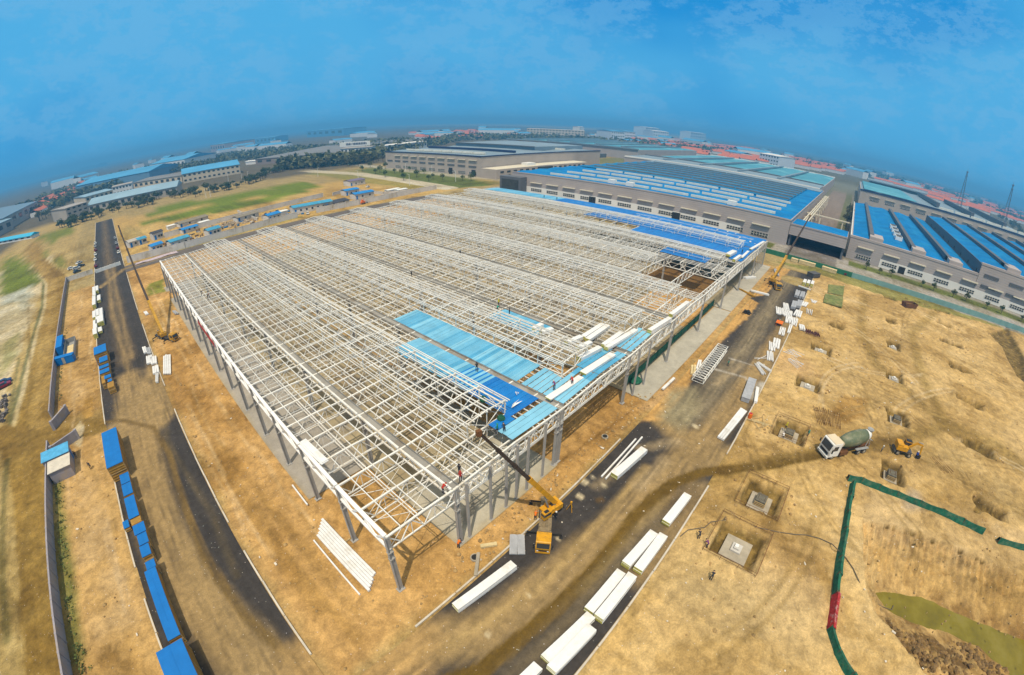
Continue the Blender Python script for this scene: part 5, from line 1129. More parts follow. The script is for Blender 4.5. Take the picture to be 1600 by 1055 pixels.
net_run('green net barrier running away from the camera left of the flooded dig', [(1327, 757), (1314, 830), (1305, 875), (1299, 930), (1290, 985), (1302, 1025), (1322, 1060), (1345, 1100)], cols={6: BAN, 11: PNK})
net_run('green net barrier along the top of the flooded dig', [(1324, 753), (1345, 757), (1400, 778), (1470, 806), (1535, 836)]); net_run('short green net barrier at the right picture edge', [(1558, 850), (1600, 862), (1630, 870)])
m = MB(); m.tube([G3(a, b, .12) for a, b in ((1063, 838), (1075, 828), (1101, 824), (1111, 815.5), (1130, 813), (1137, 803), (1144, 802), (1162, 817), (1179, 823), (1214, 831), (1241, 835), (1260, 836), (1280, 841), (1300, 850))]+[G3(1300, 850, .5), G3(1306, 856, .9), G3(1312, 862, .4)]+[G3(a, b, .12) for a, b in ((1322, 872), (1333, 888), (1341, 905))]+[G3(a, b, z) for a, b, z in ((1349, 925, -.9), (1362, 938, -3.2), (1378, 948, -4.6), (1393, 953, -4.9), (1396, 946, -4.9))], .07, 6)
tag(m.build('drain_hose', mat('hose_rubber', (.12, .10, .07), .7)), 'long dark hose snaking from the kerb across the sand to the green pond', 'hose')
# water
WP = [(x, y) for x, y in EXC]
m = MB(); m.add([(x, y, -5.0) for x, y in WP], [tuple(range(len(WP)))]); M_WAT = mat('green_pond_water', (.17, .14, .006), .15, var=.3, scale=.25, spec=.4, dirt=(.19, .16, .03), dirts=.25); tag(m.build('pond_water', M_WAT), kind='structure')
# ------------------------------------------------------------------ small site things
t = thing('rusty_skip', 'rusty brown open skip on the sand below the teal fence', 'skip', (*G(1420, 480), .1), math.radians(-52)); m = MB()
for s in (-1, 1): m.add([(-3.2, s*1.3, 0), (3.0, s*1.3, 0), (3.4, s*1.6, 1.9), (-3.4, s*1.6, 1.9), (-3.2, s*1.22, 0), (3.0, s*1.22, 0), (3.4, s*1.52, 1.9), (-3.4, s*1.52, 1.9)], [(0, 1, 2, 3), (7, 6, 5, 4), (0, 4, 5, 1), (1, 5, 6, 2), (2, 6, 7, 3), (3, 7, 4, 0)])
m.box(-3.3, 0, 0, .1, 2.5, 1.9); m.box(3.2, 0, 0, .1, 2.5, 1.9); m.box(0, 0, .02, 6.2, 2.4, .1); m.build('shell', M_BROWN, t); m = MB(); m.box(-.5, 0, .3, 4.5, 2.2, .9); m.build('spoil_load', mat('spoil_soil', (.2, .11, .04), .95, bump=.8), t)
GM = mat('green_mat', (.15, .175, .05), .9, var=.4, scale=.8, bump=.8, bscale=2, dirt=(.32, .26, .10), dirts=.45)
for k_, (q, l) in enumerate((([(1294, 446), (1319, 449), (1317, 464), (1293, 459)], 'upper green mat spread on the sand'), ([(1289, 461), (1317, 466), (1315, 482), (1286, 474)], 'lower green mat spread on the sand'))):
    m = MB(); m.prism([G(*p) for p in q], .2, .5+.1*k_); tag(m.build('green_mat', GM), l, 'mat')
m = MB(); p = G(1217, 508); m.box(0, 0, .9, 2.6, 2.0, .12); 
for a in (-1, 1):
    for b in (-1, 1): m.box(a*1.1, b*.8, 0, .1, .1, .9)
tag(m.build('orange_table', M_ORG, loc=(*p, 0)), 'orange board on a trestle standing on dark asphalt', 'board')
t = thing('orange_barrel', 'orange barrel standing at the right kerb beside crossed poles', 'barrel', (*G(1171, 653), 0)); m = MB(); m.lathe((0, 0, 0), (0, 0, 1.1), [(0, .38), (.08, .42), (.92, .42), (1, .36)], 12); m.build('drum', M_ORG, t); m = MB(); m.cyl((0, 0, 1.1), (0, 0, 1.14), .3, 10); m.build('lid', M_RED, t)
t = thing('tripod', 'yellow surveying tripod standing on the asphalt right of the crane', 'tripod', (*G(891, 797), .01)); m = MB()
for k_ in range(3): m.bar((.55*math.cos(k_*2.09), .55*math.sin(k_*2.09), 0), (0, 0, 1.5), .07)
m.build('leg', M_YEL, t); m = MB(); m.box(0, 0, 1.5, .25, .25, .3); m.build('instrument', M_YEL, t)
m = MB()
for k_ in range(26):
    a = random.uniform(0, 6.28); r = random.uniform(0, 1.3); m.box(r*math.cos(a), r*math.sin(a), .0, random.uniform(.3, .9), random.uniform(.2, .6), random.uniform(.2, 1.1-r*.5), a)
tag(m.build('dark_scrap_heap', M_BLK, loc=(*G(1167, 489), 0)), 'small blackened scrap heap on the far part of the front road', 'scrap heap')
for px, py, l, mt_ in ((806, 930-47, 'x', None),): pass
def manhole(px, py, label):
    m = MB(); m.lathe((0, 0, 0), (0, 0, .22), [(0, .62), (1, .6)], 16); t = thing('manhole_ring', label, 'manhole', (*G(px, py), .0)); m.build('ring', M_CONC, t); m = MB(); m.cyl((0, 0, .2), (0, 0, .235), .45, 14); m.build('cover', M_BLK, t)
manhole(945, 683, 'round manhole ring in the orange strip before the front road'); manhole(236, 881, 'round manhole ring in the sandy lower left yard')
manhole(742, 872, 'round manhole ring near the tip of the orange strip')
# scattered small debris across the site
M_DEB = mat('pale_debris', (.62, .56, .46), .85, var=.2)
m = MB(); cnt = 0
for (x0, x1, y0, y1, n) in ((10, 150, -60, -23, 150), (-40, -29, -10, 200, 50), (-12, -2, 0, 150, 30), (4, 60, -5, -1, 25), (20, 180, -21, -6, 45), (60, 200, -100, -23, 130)):
    for i in range(n):
        x, y = random.uniform(x0, x1), random.uniform(y0, y1)
        if any(abs(x-c_[0]) < c_[2]+.8 and abs(y-c_[1]) < c_[3]+.8 for c_ in PITC): continue
        s = random.uniform(.06, .2)*(1.6 if random.random() < .12 else 1); m.box(x, y, .02, s*random.uniform(.8, 2.6), s, s*.5, random.uniform(0, 3))
tag(m.build('small_debris', M_DEB), 'small pale offcuts and stones scattered over the ground', 'debris', kind='stuff')
# rubble yard in the compound
m = MB(); cx, cy = G(365, 350)
for i in range(150):
    x, y = random.gauss(0, 9), random.gauss(0, 4.5); m.box(x, y, 0, random.uniform(.5, 3), random.uniform(.3, 1.2), random.uniform(.2, 1.1), random.uniform(0, 3))
tag(m.build('rubble', mat('broken_rubble', (.42, .33, .22), .9, var=.3, scale=.3), loc=(cx, cy, 0)), 'broken rubble covering the compound yard', 'rubble', kind='stuff')
m = MB(); 
for i in range(36):
    x, y = random.uniform(-1.2, 1.2), random.uniform(-9, 9); m.box(x, y, 0, random.uniform(.3, 1.4), random.uniform(.3, 1), random.uniform(.3, 1.1), random.uniform(0, 3))
tag(m.build('scrap_row', mat('mixed_scrap', (.14, .12, .11), .7, var=.9, scale=1.5), loc=(*G(6, 640), 0)), 'long row of dark scrap at the left picture edge', 'scrap', kind='stuff')
# purple white sheet on ground beside wall
m = MB(); 
cx, cy = G(246, 403); n = 8; vs = []
for i in range(n):
    for j in range(4): vs.append((cx-11+22*i/(n-1)+random.uniform(-.7, .7), cy-2.4+4.6*j/3+.15*(i-4)*1.0+random.uniform(-.5, .5), .1+random.uniform(0, .35)))
m.add(vs, [(i*4+j, (i+1)*4+j, (i+1)*4+j+1, i*4+j+1) for i in range(n-1) for j in range(3)]); tag(m.build('crumpled_sheeting', mat('pinkish_sheeting', (.46, .38, .42), .7, var=.2, scale=.5)), 'crumpled pinkish sheeting on the verge beside the long white wall', 'sheeting')
# netting lumps at lantern ends, plastic on the roof
for px, py, l in ((755, 626, 'small green net bundle under the lantern end on bright blue sheets'), (783, 656, 'small green net bundle at the corner of the lantern foot')):
    m = MB(); m.lathe((0, 0, 0), (0, 0, .9), [(0, .5), (.4, .62), (.8, .45), (1, .1)], 9); tag(m.build('net_bundle', M_NET, loc=(*G(px, py, 11.3), 11.2)), l, 'net bundle')
m = MB(); m.lathe((0, 0, 0), (0, 0, 1.3), [(0, 1.3), (.4, 1.5), (.8, 1.0), (1, .3)], 9); tag(m.build('net_heap', M_NET, loc=(*G(992, 597, 0), 0)), 'dark green net heap on the grey slab beside a front column', 'net heap')
wall_run('net_screen', 'dark green net screen hung along the slab behind the front columns', [(58.5, 2.5), (80, 2.5), (100, 2.5), (118, 2.6)], 1.9, M_NET, th=.12, post=5, cat='net screen', coping=False)
for k_, (px, py) in enumerate(((1138, 362), (1150, 366), (1157, 371), (1172, 378), (1180, 382), (1121, 360), (806, 632), (812, 628), (803, 618), (770, 608))):
    if k_ > 5 and k_ != 6 and k_ != 8: continue
    m = MB(); vs = [(random.uniform(-1, 1)*1.3, random.uniform(-.5, .5), random.uniform(.0, .3)) for _ in range(9)]
    m.add(vs, [(0, 1, 2), (2, 3, 4), (4, 5, 6), (6, 7, 8), (0, 4, 8), (1, 5, 7)]); tag(m.build('plastic_wrap', M_WHT, loc=(*G(px, py, 11.5), 11.5)), 'crumpled white plastic wrap left on the blue roof', 'plastic wrap', 'scraps of white wrap on the blue roofs')

# clods and rocks on the dark rubble beside the pond, weeds along the wall
m = MB(); rq = random.Random(3)
for i in range(420):
    px, py = rq.uniform(1385, 1600), rq.uniform(985, 1075)
    x, y = G(px, py, -1.5); zz = float(ground_height(np.array([x]), np.array([y]))[0])
    if zz < -4.95 or zz > -.15: continue
    s_ = rq.uniform(.1, .5); m.lathe((x, y, zz-.1), (x+rq.uniform(-.1, .1), y, zz+s_*.8), [(0, s_*.8), (.5, s_), (1, s_*.35)], 5)
tag(m.build('rubble', mat('brown_rock', (.20, .125, .05), .95, var=.5, scale=.8)), 'brown clods and rocks on the bank beside the pond', 'rubble', kind='stuff')
m = MB()
for c_ in PITC:
    for i in range(26):
        a = rq.uniform(0, 6.28); r = 1.0+rq.uniform(.15, .6); x = c_[0]+math.cos(a)*(c_[2]+.6)*r; y = c_[1]+math.sin(a)*(c_[3]+.6)*r; s_ = rq.uniform(.08, .28)
        m.lathe((x, y, -.1), (x, y, s_), [(0, s_), (.5, s_*1.1), (1, s_*.3)], 5)
tag(m.build('soil_clods', mat('soil_clods', (.34, .22, .09), .95, var=.4, scale=.8)), 'clods of dug soil lying round the open pits', 'soil clods', kind='stuff')

# clutter of the workers compound
CL = [mat('clutter_dark', (.06, .055, .05), .8), mat('clutter_brown', (.20, .12, .05), .9), mat('clutter_pale', (.50, .46, .40), .8), mat('clutter_blue', (.03, .16, .36), .7)]
m = MB(); rq = random.Random(21); poly = P((205, 408), (262, 376), (330, 356), (400, 340), (460, 322), (478, 336), (400, 355), (300, 383))
for i in range(900):
    px, py = rq.uniform(205, 480), rq.uniform(320, 408); x, y = G(px, py)
    ins = False; n = len(poly)
    for a in range(n):
        (x1, y1), (x2, y2) = poly[a], poly[(a+1) % n]
        if (y1 > y) != (y2 > y) and x < (x2-x1)*(y-y1)/(y2-y1)+x1: ins = not ins
    if ins and len(m.f) < 260*6: m.box(x, y, 0, rq.uniform(.4, 3.4), rq.uniform(.4, 1.8), rq.uniform(.2, 1.3), rq.uniform(0, 3), rq.choice((0, 1, 1, 2, 2, 2, 3)))
tag(m.build('yard_clutter', CL), 'heaps of boards, pipes and material strewn across the workers compound', 'yard clutter', kind='stuff')

# stones and lumps of earth over the right hand field and the working strip
m = MB()
for i in range(1500):
    if i % 3: x, y = rq.uniform(8, 200), rq.uniform(-108, -23.5)
    else: x, y = rq.choice(((rq.uniform(-12, -2), rq.uniform(-4, 140)), (rq.uniform(0, 60), rq.uniform(-4.6, -1)), (rq.uniform(-40, -29), rq.uniform(-20, 200))))
    if any(abs(x-c_[0]) < c_[2]+.6 and abs(y-c_[1]) < c_[3]+.6 for c_ in PITC): continue
    s_ = rq.uniform(.05, .2)*(1.8 if rq.random() < .08 else 1); m.lathe((x, y, -.15), (x+.05, y, s_*.9+.05), [(0, s_), (.6, s_*1.1), (1, s_*.35)], 5)
tag(m.build('earth_lumps', mat('earth_lumps', (.36, .24, .10), .95, var=.5, scale=.4)), 'lumps of earth and stones strewn over the sandy ground', 'earth lumps', kind='stuff')
# ------------------------------------------------------------------ people
def body_mesh(pose):
    """standing man 1.72 m, skinned skeleton; pose: dict of offsets"""
    J = {'pelvis': (0, 0, .95), 'spine': (0, 0, 1.15), 'chest': (0, 0, 1.36), 'neck': (0, 0, 1.50), 'head': (.02, 0, 1.60), 'crown': (.02, 0, 1.70)}
    for s, n in ((1, 'l'), (-1, 'r')):
        J.update({'hip'+n: (0, .10*s, .90), 'knee'+n: (.02, .11*s, .50), 'ank'+n: (0, .12*s, .09), 'toe'+n: (.16, .13*s, .04), 'sh'+n: (0, .19*s, 1.42), 'elb'+n: (.02, .26*s, 1.14), 'wr'+n: (.10, .25*s, .90), 'hand'+n: (.14, .24*s, .82)})
    J.update(pose)
    E_ = [('pelvis', 'spine'), ('spine', 'chest'), ('chest', 'neck'), ('neck', 'head'), ('head', 'crown')]
    for n in 'lr': E_ += [('pelvis', 'hip'+n), ('hip'+n, 'knee'+n), ('knee'+n, 'ank'+n), ('ank'+n, 'toe'+n), ('chest', 'sh'+n), ('sh'+n, 'elb'+n), ('elb'+n, 'wr'+n), ('wr'+n, 'hand'+n)]
    Rr = {'pelvis': .14, 'spine': .13, 'chest': .15, 'neck': .055, 'head': .095, 'crown': .07, 'hip': .095, 'knee': .065, 'ank': .045, 'toe': .035, 'sh': .065, 'elb': .045, 'wr': .03, 'hand': .035}
    ks = list(J); me = bpy.data.meshes.new('body'); me.from_pydata([J[k_] for k_ in ks], [(ks.index(a), ks.index(b)) for a, b in E_], [])
    o = bpy.data.objects.new('tmp', me); C.objects.link(o); md = o.modifiers.new('s', 'SKIN')
    for i, k_ in enumerate(ks):
        r = Rr.get(k_, Rr.get(k_[:-1], .05)); me.skin_vertices[0].data[i].radius = (r, r)
    me.skin_vertices[0].data[0].use_root = True
    o.modifiers.new('b', 'SUBSURF').levels = 1
    dg = bpy.context.evaluated_depsgraph_get(); m2 = bpy.data.meshes.new_from_object(o.evaluated_get(dg)); bpy.data.objects.remove(o); return m2, J
POSES = [{}, {'kneel': (.16, .12, .55), 'ankl': (.05, .12, .1), 'kneer': (.02, -.1, .52), 'ankr': (-.25, -.1, .14), 'toer': (-.12, -.11, .05), 'toel': (.2, .12, .04), 'elbl': (.12, .27, 1.16), 'wrl': (.3, .22, 1.1), 'handl': (.38, .2, 1.1)},
         {'spine': (.14, 0, 1.08), 'chest': (.34, 0, 1.2), 'neck': (.46, 0, 1.27), 'head': (.54, 0, 1.30), 'crown': (.63, 0, 1.34), 'shl': (.34, .19, 1.24), 'shr': (.34, -.19, 1.24), 'elbl': (.45, .23, .98), 'elbr': (.42, -.23, .98), 'wrl': (.52, .18, .74), 'wrr': (.5, -.18, .74), 'handl': (.56, .16, .66), 'handr': (.54, -.16, .66), 'kneel': (.1, .13, .5), 'kneer': (.1, -.13, .5)}]
PM = [body_mesh({**p}) for p in [{k_: v for k_, v in q.items()} for q in POSES]]
M_SKN = mat('skin', (.42, .24, .14), .6); TROU = mat('dark_trousers', (.03, .035, .05), .9)
COL = {k_: mat('jacket_'+k_, v, .85) for k_, v in dict(yellow=(.6, .5, .02), green=(.02, .25, .18), blue=(.02, .08, .45), white=(.7, .7, .68), red=(.4, .03, .02), orange=(.7, .16, .01), grey=(.2, .19, .18), dark=(.03, .03, .035), purple=(.16, .05, .14)).items()}
def person(loc, rz, top, helm, label, pose=0):
    me, J = PM[pose]; me = me.copy(); hz_ = J['neck'][2]
    me.materials.clear()
    for mm in (TROU, COL[top], M_SKN): me.materials.append(mm)
    for p in me.polygons:
        c_ = p.center; hd = Vector(J['head']); nk = Vector(J['neck'])
        near_hand = min((c_-Vector(J['hand'+n])).length for n in 'lr') < .10
        p.material_index = 2 if ((c_-hd).length < .16 or near_hand) else (0 if c_.z < .93 and not (min((c_-Vector(J[k_+n])).length for n in 'lr' for k_ in ('elb', 'wr')) < .16) else 1)
        p.use_smooth = True
    t = thing('person', label, 'person', loc, rz); o = bpy.data.objects.new('body', me); C.objects.link(o); o.parent = t
    hd = Vector(J['crown']); b = Vector(J['head']); d = (hd-b).normalized(); m = MB()
    m.lathe(b+d*.02, hd+d*.06, [(0, .155), (.08, .15), (.1, .125), (.55, .115), (.85, .07), (1, .01)], 12); m.build('helmet' if helm != 'dark' else 'hair', COL[helm], t, smooth=True)
    # boots and face
    m = MB()
    for n in 'lr': a = Vector(J['ank'+n]); tt = Vector(J['toe'+n]); m.bar(a-Vector((.04, 0, .05)), tt+Vector((.03, 0, -.0)), .11, .09)
    m.build('boot', COL['dark'], t)
    m = MB(); f = Vector((1, 0, 0)) if pose < 2 else Vector((.6, 0, -.8)); e = b+f*.093
    for s in (-1, 1): m.box(e.x, s*.035, e.z+.01, .012, .02, .014)
    m.build('eye', COL['dark'], t); m = MB(); q = b+f*.1; m.box(q.x, 0, q.z-.03, .03, .022, .035); m.build('nose', M_SKN, t)
    return t
def PX(px, py, z=0): return (*G(px, py, z), z)
for a in [(PX(1227, 671, -.3), 1.2, 'yellow', 'yellow', 'worker with yellow helmet at the pit edge left of the mixer truck', 1), (PX(1222, 687, -.4), .4, 'white', 'white', 'white clad worker bending at the pit left of the mixer truck', 2), (PX(1261, 683), 2.2, 'green', 'green', 'worker in green walking toward the mixer truck cab', 1),
          (PX(1376, 707), 1.0, 'grey', 'white', 'worker in grey with white helmet between mixer truck and excavator', 0), (PX(1430, 716), 2.5, 'blue', 'white', 'worker in blue standing at the excavator arm', 0), (PX(1091, 842), .6, 'dark', 'dark', 'dark clad worker bending over the hose near the kerb', 2),
          (PX(1104, 856), 1.1, 'purple', 'dark', 'worker with purple top bending right of the hose', 2), (PX(1110, 906), .2, 'dark', 'dark', 'dark clad worker alone on the sand below the nearest pit', 2), (PX(868, 811), 3.0, 'dark', 'white', 'worker with white helmet standing behind the yellow crane', 0),
          (PX(836, 812), .5, 'orange', 'orange', 'worker in orange crouching at the kerb beside the crane', 2), (PX(1137, 572), 1.5, 'green', 'dark', 'person in dark green walking on the dusty front road', 1), (PX(716, 856), .2, 'orange', 'dark', 'worker in orange bending at the base of the second corner column', 2),
          (PX(718, 741, 11.0), .6, 'dark', 'dark', 'dark clad worker on the roof steel above the corner columns', 1), (PX(720, 752, 10.9), .9, 'red', 'red', 'worker in red on the roof steel at the second corner column', 0), (PX(692, 771, 10.9), 0, 'red', 'red', 'worker in red crouching on the front corner gutter', 2),
          (PX(315, 462, 10.9), 0, 'dark', 'dark', 'left of the two dark clad workers on the left roof strip', 2), (PX(325, 468, 10.9), .3, 'dark', 'red', 'right of the two dark clad workers on the left roof strip', 2), (PX(381, 405, 11), 0, 'dark', 'dark', 'left of two workers far back on the first lantern', 0), (PX(394, 403, 11), 0, 'dark', 'dark', 'right of two workers far back on the first lantern', 0),
          (PX(643, 433, 11), .2, 'dark', 'dark', 'worker walking on the grey gutter in the middle of the roof', 1), (PX(719, 399, 11), .2, 'dark', 'dark', 'worker far back on the fourth gutter of the roof', 1), (PX(779, 478, 11), .2, 'yellow', 'yellow', 'worker in yellow at the corner of the small pale blue patch', 1), (PX(777, 487, 11), .2, 'green', 'dark', 'worker in green beside the small pale blue patch', 2),
          (PX(796, 493, 11.3), 2, 'dark', 'dark', 'dark clad worker standing on the small pale blue patch', 0), (PX(800, 512, 11.3), 2, 'dark', 'dark', 'dark clad worker crouching on the small pale blue patch', 2), (PX(777, 677, 11.1), 2, 'green', 'green', 'worker in green by the lantern corner on the bright blue sheets', 1), (PX(788, 677, 11.2), 1, 'dark', 'dark', 'dark clad worker at the front edge of the bright blue sheets', 2),
          (PX(866, 609, 11.3), 1, 'purple', 'white', 'worker in purple on pale blue sheets beside the flat white pack', 2), (PX(894, 602, 11.3), 1, 'red', 'white', 'worker in red on pale blue sheets at the long white pack', 2), (PX(745, 580, 11.3), 1, 'dark', 'dark', 'dark clad worker on the long run of pale blue sheets', 1), (PX(1159, 397, 11.3), 1, 'dark', 'dark', 'worker in dark clothes on the deep blue corner roof', 0),
          (PX(850, 310, 11.3), 1, 'dark', 'dark', 'left of the workers far away on the pale blue edge roof', 0), (PX(870, 313, 11.3), 1, 'dark', 'dark', 'right of the workers far away on the pale blue edge roof', 0), (PX(120, 716), 2, 'dark', 'dark', 'person in dark clothes beside the gatehouse', 0), (PX(143, 733), 2, 'dark', 'dark', 'dark clad person bending on the yard right of the gatehouse', 2),
          (PX(171, 660+37), 2, 'grey', 'dark', 'person standing in the shade of the tallest crate', 0)][:-1]:
    person(*a)
# ------------------------------------------------------------------ neighbouring works and far plain
M_MAUVE = mat('grey_cladding', (.41, .36, .335), .6, var=.08, scale=.08, stripes=('z', 1.2, .2)); M_MAUVE2 = mat('beige_cladding', (.44, .37, .31), .6, var=.08, scale=.08)
M_WBASE = mat('white_rendered_base', (.78, .75, .68), .7, var=.06, scale=.1); M_WIN = mat('factory_glazing', (.045, .05, .05), .2, var=.3, scale=.5); M_CAN = mat('cream_canopy', (.66, .60, .46), .6, var=.06)
M_ROOFB = mat('strong_blue_roof', (.003, .165, .43), .6, var=.22, scale=.08, dirt=(.02, .24, .46), dirts=.1, spec=.1); M_ROOFB2 = mat('teal_blue_roof', (.008, .15, .34), .6, var=.15, scale=.05, dirt=(.05, .22, .33), dirts=.05, spec=.1)
M_TURQ = mat('turquoise_roof', (.07, .28, .37), .6, var=.12, scale=.03, dirt=(.2, .48, .5), dirts=.03); M_RGREY = mat('grey_blue_roof', (.20, .27, .32), .6, var=.12, scale=.04); M_LANT = mat('skylight_panels', (.72, .69, .58), .5, var=.12, scale=.35, stripes=('y', 1.6, .9)); M_LANTG = mat('dull_skylight_panels', (.17, .20, .21), .5, var=.15, scale=.3, stripes=('y', 2.5, .9))
M_NAVY = mat('navy_coping', (.02, .035, .10), .6); M_DWALL = mat('dark_grey_cladding', (.11, .115, .125), .6, var=.1, scale=.1)
def slab(t, x0, x1, y0, y1, z0, z1, name, mt, bev=0, o=None):
    m = MB(); ox, oy = t.location.x, t.location.y; m.box((x0+x1)/2-ox, (y0+y1)/2-oy, z0, x1-x0, y1-y0, z1-z0); return m.build(name, mt, o or t)
def gable_y(t, x0, x1, y0, y1, z, rise, name, mt, n=1):
    """saw of n shallow gables whose ridges run along y"""
    m = MB(); ox, oy = t.location.x, t.location.y; w_ = (x1-x0)/n
    for i in range(n):
        a = x0+w_*i-ox; m.extr([(a, z), (a+w_/2, z+rise), (a+w_, z), (a+w_, z-.3), (a, z-.3)], 'y', y0-oy, y1-oy)
    return m.build(name, mt, t)
def gable_x(t, x0, x1, y0, y1, z, rise, name, mt, n=1):
    m = MB(); ox, oy = t.location.x, t.location.y; w_ = (y1-y0)/n
    for i in range(n):
        a = y0+w_*i-oy; m.extr([(a, z), (a+w_/2, z+rise), (a+w_, z), (a+w_, z-.3), (a, z-.3)], 'x', x0-ox, x1-ox)
    return m.build(name, mt, t)
def facade_x(t, x, y0, y1, zc, zw, step, wl, wh, can=True, seed=1, wins=True):
    """canopies and window bands on the wall plane x facing -x"""
    rnd = random.Random(seed); n = int(abs(y1-y0)/step); ox, oy = t.location.x, t.location.y; cm = wm = None
    for i in range(n):
        yc = min(y0, y1)+step*(i+.5)-oy
        if can:
            if cm is None: m = MB(); m.box(-.6, 0, 0, 1.1, wl, .5); o = cm = m.build('canopy', M_CAN, t)
            else: o = cm.copy(); C.objects.link(o); o.parent = t
            o.location = (x-ox, yc, zc)
        if wins:
            if wm is None:
                m = MB(); m.box(-.06, 0, 0, .12, wl*.95, wh); wm = o = m.build('window', M_WIN, t)
                m = MB()
                for k_ in range(7): m.box(-.15, -wl*.475+wl*.95*k_/6, 0, .1, .18, wh)
                m.box(-.15, 0, wh*.45, .1, wl*.95, .14); f = m.build('frame', M_WBASE, o)
            else:
                o = wm.copy(); C.objects.link(o); o.parent = t; f2 = f.copy(); C.objects.link(f2); f2.parent = o
            o.location = (x-ox, yc, zw)
def strips_y(t, xs, y0, y1, z, seg, gapw, w_, h, mt, name='skylight'):
    ox, oy = t.location.x, t.location.y; pr = None; 
    for x in xs:
        y = y0
        while y+seg < y1:
            if pr is None:
                m = MB(); m.box(0, 0, 0, w_, seg, h); o = pr = m.build(name, mt, t)
            else: o = pr.copy(); C.objects.link(o); o.parent = t
            o.location = (x-ox, y+seg/2-oy, z); y += seg+gapw
def strips_x(t, ys, x0, x1, z, w_, h, mt, name='skylight'):
    ox, oy = t.location.x, t.location.y
    for y in ys: m = MB(); m.box((x0+x1)/2-ox, y-oy, z, x1-x0, w_, h); m.build(name, mt, t)
# --- big blue roofed factory
t = thing('factory', 'long grey factory with blue roof and rows of white skylights behind the frame', 'factory', (236, 0, 0))
slab(t, 236, 490, -2, 190, 0, 13.3, 'wall', M_MAUVE); slab(t, 235.88, 236.1, 24, 188, 0, 4.6, 'wall_base', M_WBASE)
gable_y(t, 236.3, 489.6, -1.7, 189.7, 13.35, .7, 'roof', M_ROOFB, 12); slab(t, 235.8, 236.3, -2.2, 190, 13.3, 14.0, 'coping', M_MAUVE); slab(t, 236, 490, -2.3, -1.8, 13.3, 14.0, 'coping', M_MAUVE)
strips_y(t, [244, 265, 286, 307], 8, 184, 13.9, 24, 1.8, 1.1, 1.3, M_LANT); strips_y(t, [328, 349, 370, 391, 412, 433, 454], 12, 184, 13.9, 40, 1.2, 1.8, 1.6, M_LANTG, 'roof_vent')
slab(t, 316, 455, 12, 184, 14.15, 14.35, 'dull_roof_zone', M_ROOFB2); slab(t, 458, 489, -1, 189, 14.2, 14.5, 'grey_roof_band', M_RGREY)
facade_x(t, 235.9, 6, 188, 7.4, 1.6, 14, 10, 1.9, seed=3)
for y in (60, 118): slab(t, 235.7, 235.95, y, y+5, 0, 4.2, 'door', M_BLK)
slab(t, 229, 236, 176, 196, 0, 11, 'entrance_block', M_DWALL); slab(t, 228.8, 229.05, 178, 194, 2, 9, 'entrance_glazing', M_WIN)
for y in (30, 95, 108): slab(t, 241, 244, y, y+5, 13.9, 16.4, 'roof_unit', M_WHT)
# --- turquoise factory behind
t = thing('factory', 'wide low factory with turquoise roof beyond the blue roofed one', 'factory', (500, 0, 0))
slab(t, 500, 860, 3, 236, 0, 13.0, 'wall', M_MAUVE); gable_x(t, 505, 859, 4, 235, 13.0, 1.2, 'roof', M_TURQ, 5); slab(t, 499.5, 503, 3, 236, 13.0, 14.6, 'white_parapet', M_WBASE); slab(t, 503, 560, 3, 236, 14.0, 14.5, 'grey_roof_band', M_RGREY); slab(t, 560, 566, 3, 236, 14.3, 15.6, 'dark_gutter', M_DWALL)
strips_x(t, [50, 96, 142, 189], 515, 855, 14.0, 3.0, 2.2, M_RGREY, 'ridge_vent'); slab(t, 859, 863, 3, 236, 13, 14.8, 'coping', M_WHT)
facade_x(t, 499.9, 8, 230, 8, 2, 26, 16, 2.4, seed=4)
# --- link block over the works road
t = thing('link_bridge', 'grey link block with blue roof bridging the works road', 'bridge', (238, 0, 0))
slab(t, 237, 262, -32.5, -2.2, 6.2, 11.6, 'wall', M_MAUVE); slab(t, 237.3, 261.7, -32.2, -2.5, 11.6, 11.75, 'roof', M_ROOFB); slab(t, 236.8, 237.2, -32.5, -2.2, 11.5, 12.2, 'coping', M_MAUVE)
for y in (-31.5, -3.2): slab(t, 238, 261, y-.5, y+.5, 0, 6.2, 'side_wall', M_DWALL)
slab(t, 255, 261, -31, -4, .1, 6.2, 'back_wall', M_DWALL)
# --- blue roofed factory to the right
t = thing('factory', 'grey factory with white base and strongly blue ridged roof at the right', 'factory', (248, -34, 0))
slab(t, 248, 470, -103, -34, 0, 11.3, 'wall', M_MAUVE); slab(t, 247.85, 248.1, -180, -52, 0, 4.4, 'wall_base', M_WBASE); gable_x(t, 250, 469, -102.7, -35, 11.35, 1.3, 'roof', M_ROOFB, 4)
slab(t, 247.8, 250, -103, -33.8, 11.3, 12.3, 'coping', M_MAUVE); slab(t, 248, 470, -34.1, -33.7, 11.3, 12.2, 'coping', M_WBASE)
for y in (-45, -68, -88): slab(t, 256, 466, y-1.2, y+1.2, 12.0, 14.4, 'roof_lantern', M_DWALL); slab(t, 248.6, 262, y-6, y+1.2, 11.3, 14.2, 'lantern_end', M_MAUVE)
for i in range(4): slab(t, 275+i*16, 283+i*16, -63.5, -59.5, 12.5, 14.6, 'roof_unit', M_WHT); slab(t, 275.5+i*16, 282.5+i*16, -63.0, -60, 14.62, 14.9, 'roof_unit_fan', M_DKG)
facade_x(t, 247.85, -36, -178, 7.2, 1.6, 14.2, 8.5, 1.7, seed=6)
slab(t, 247.7, 247.9, -66, -62.5, 0, 3.6, 'door', M_BLK)
t = thing('factory', 'taller hall with dark grey side wall and blue roof at the right edge', 'factory', (248, -104, 0))
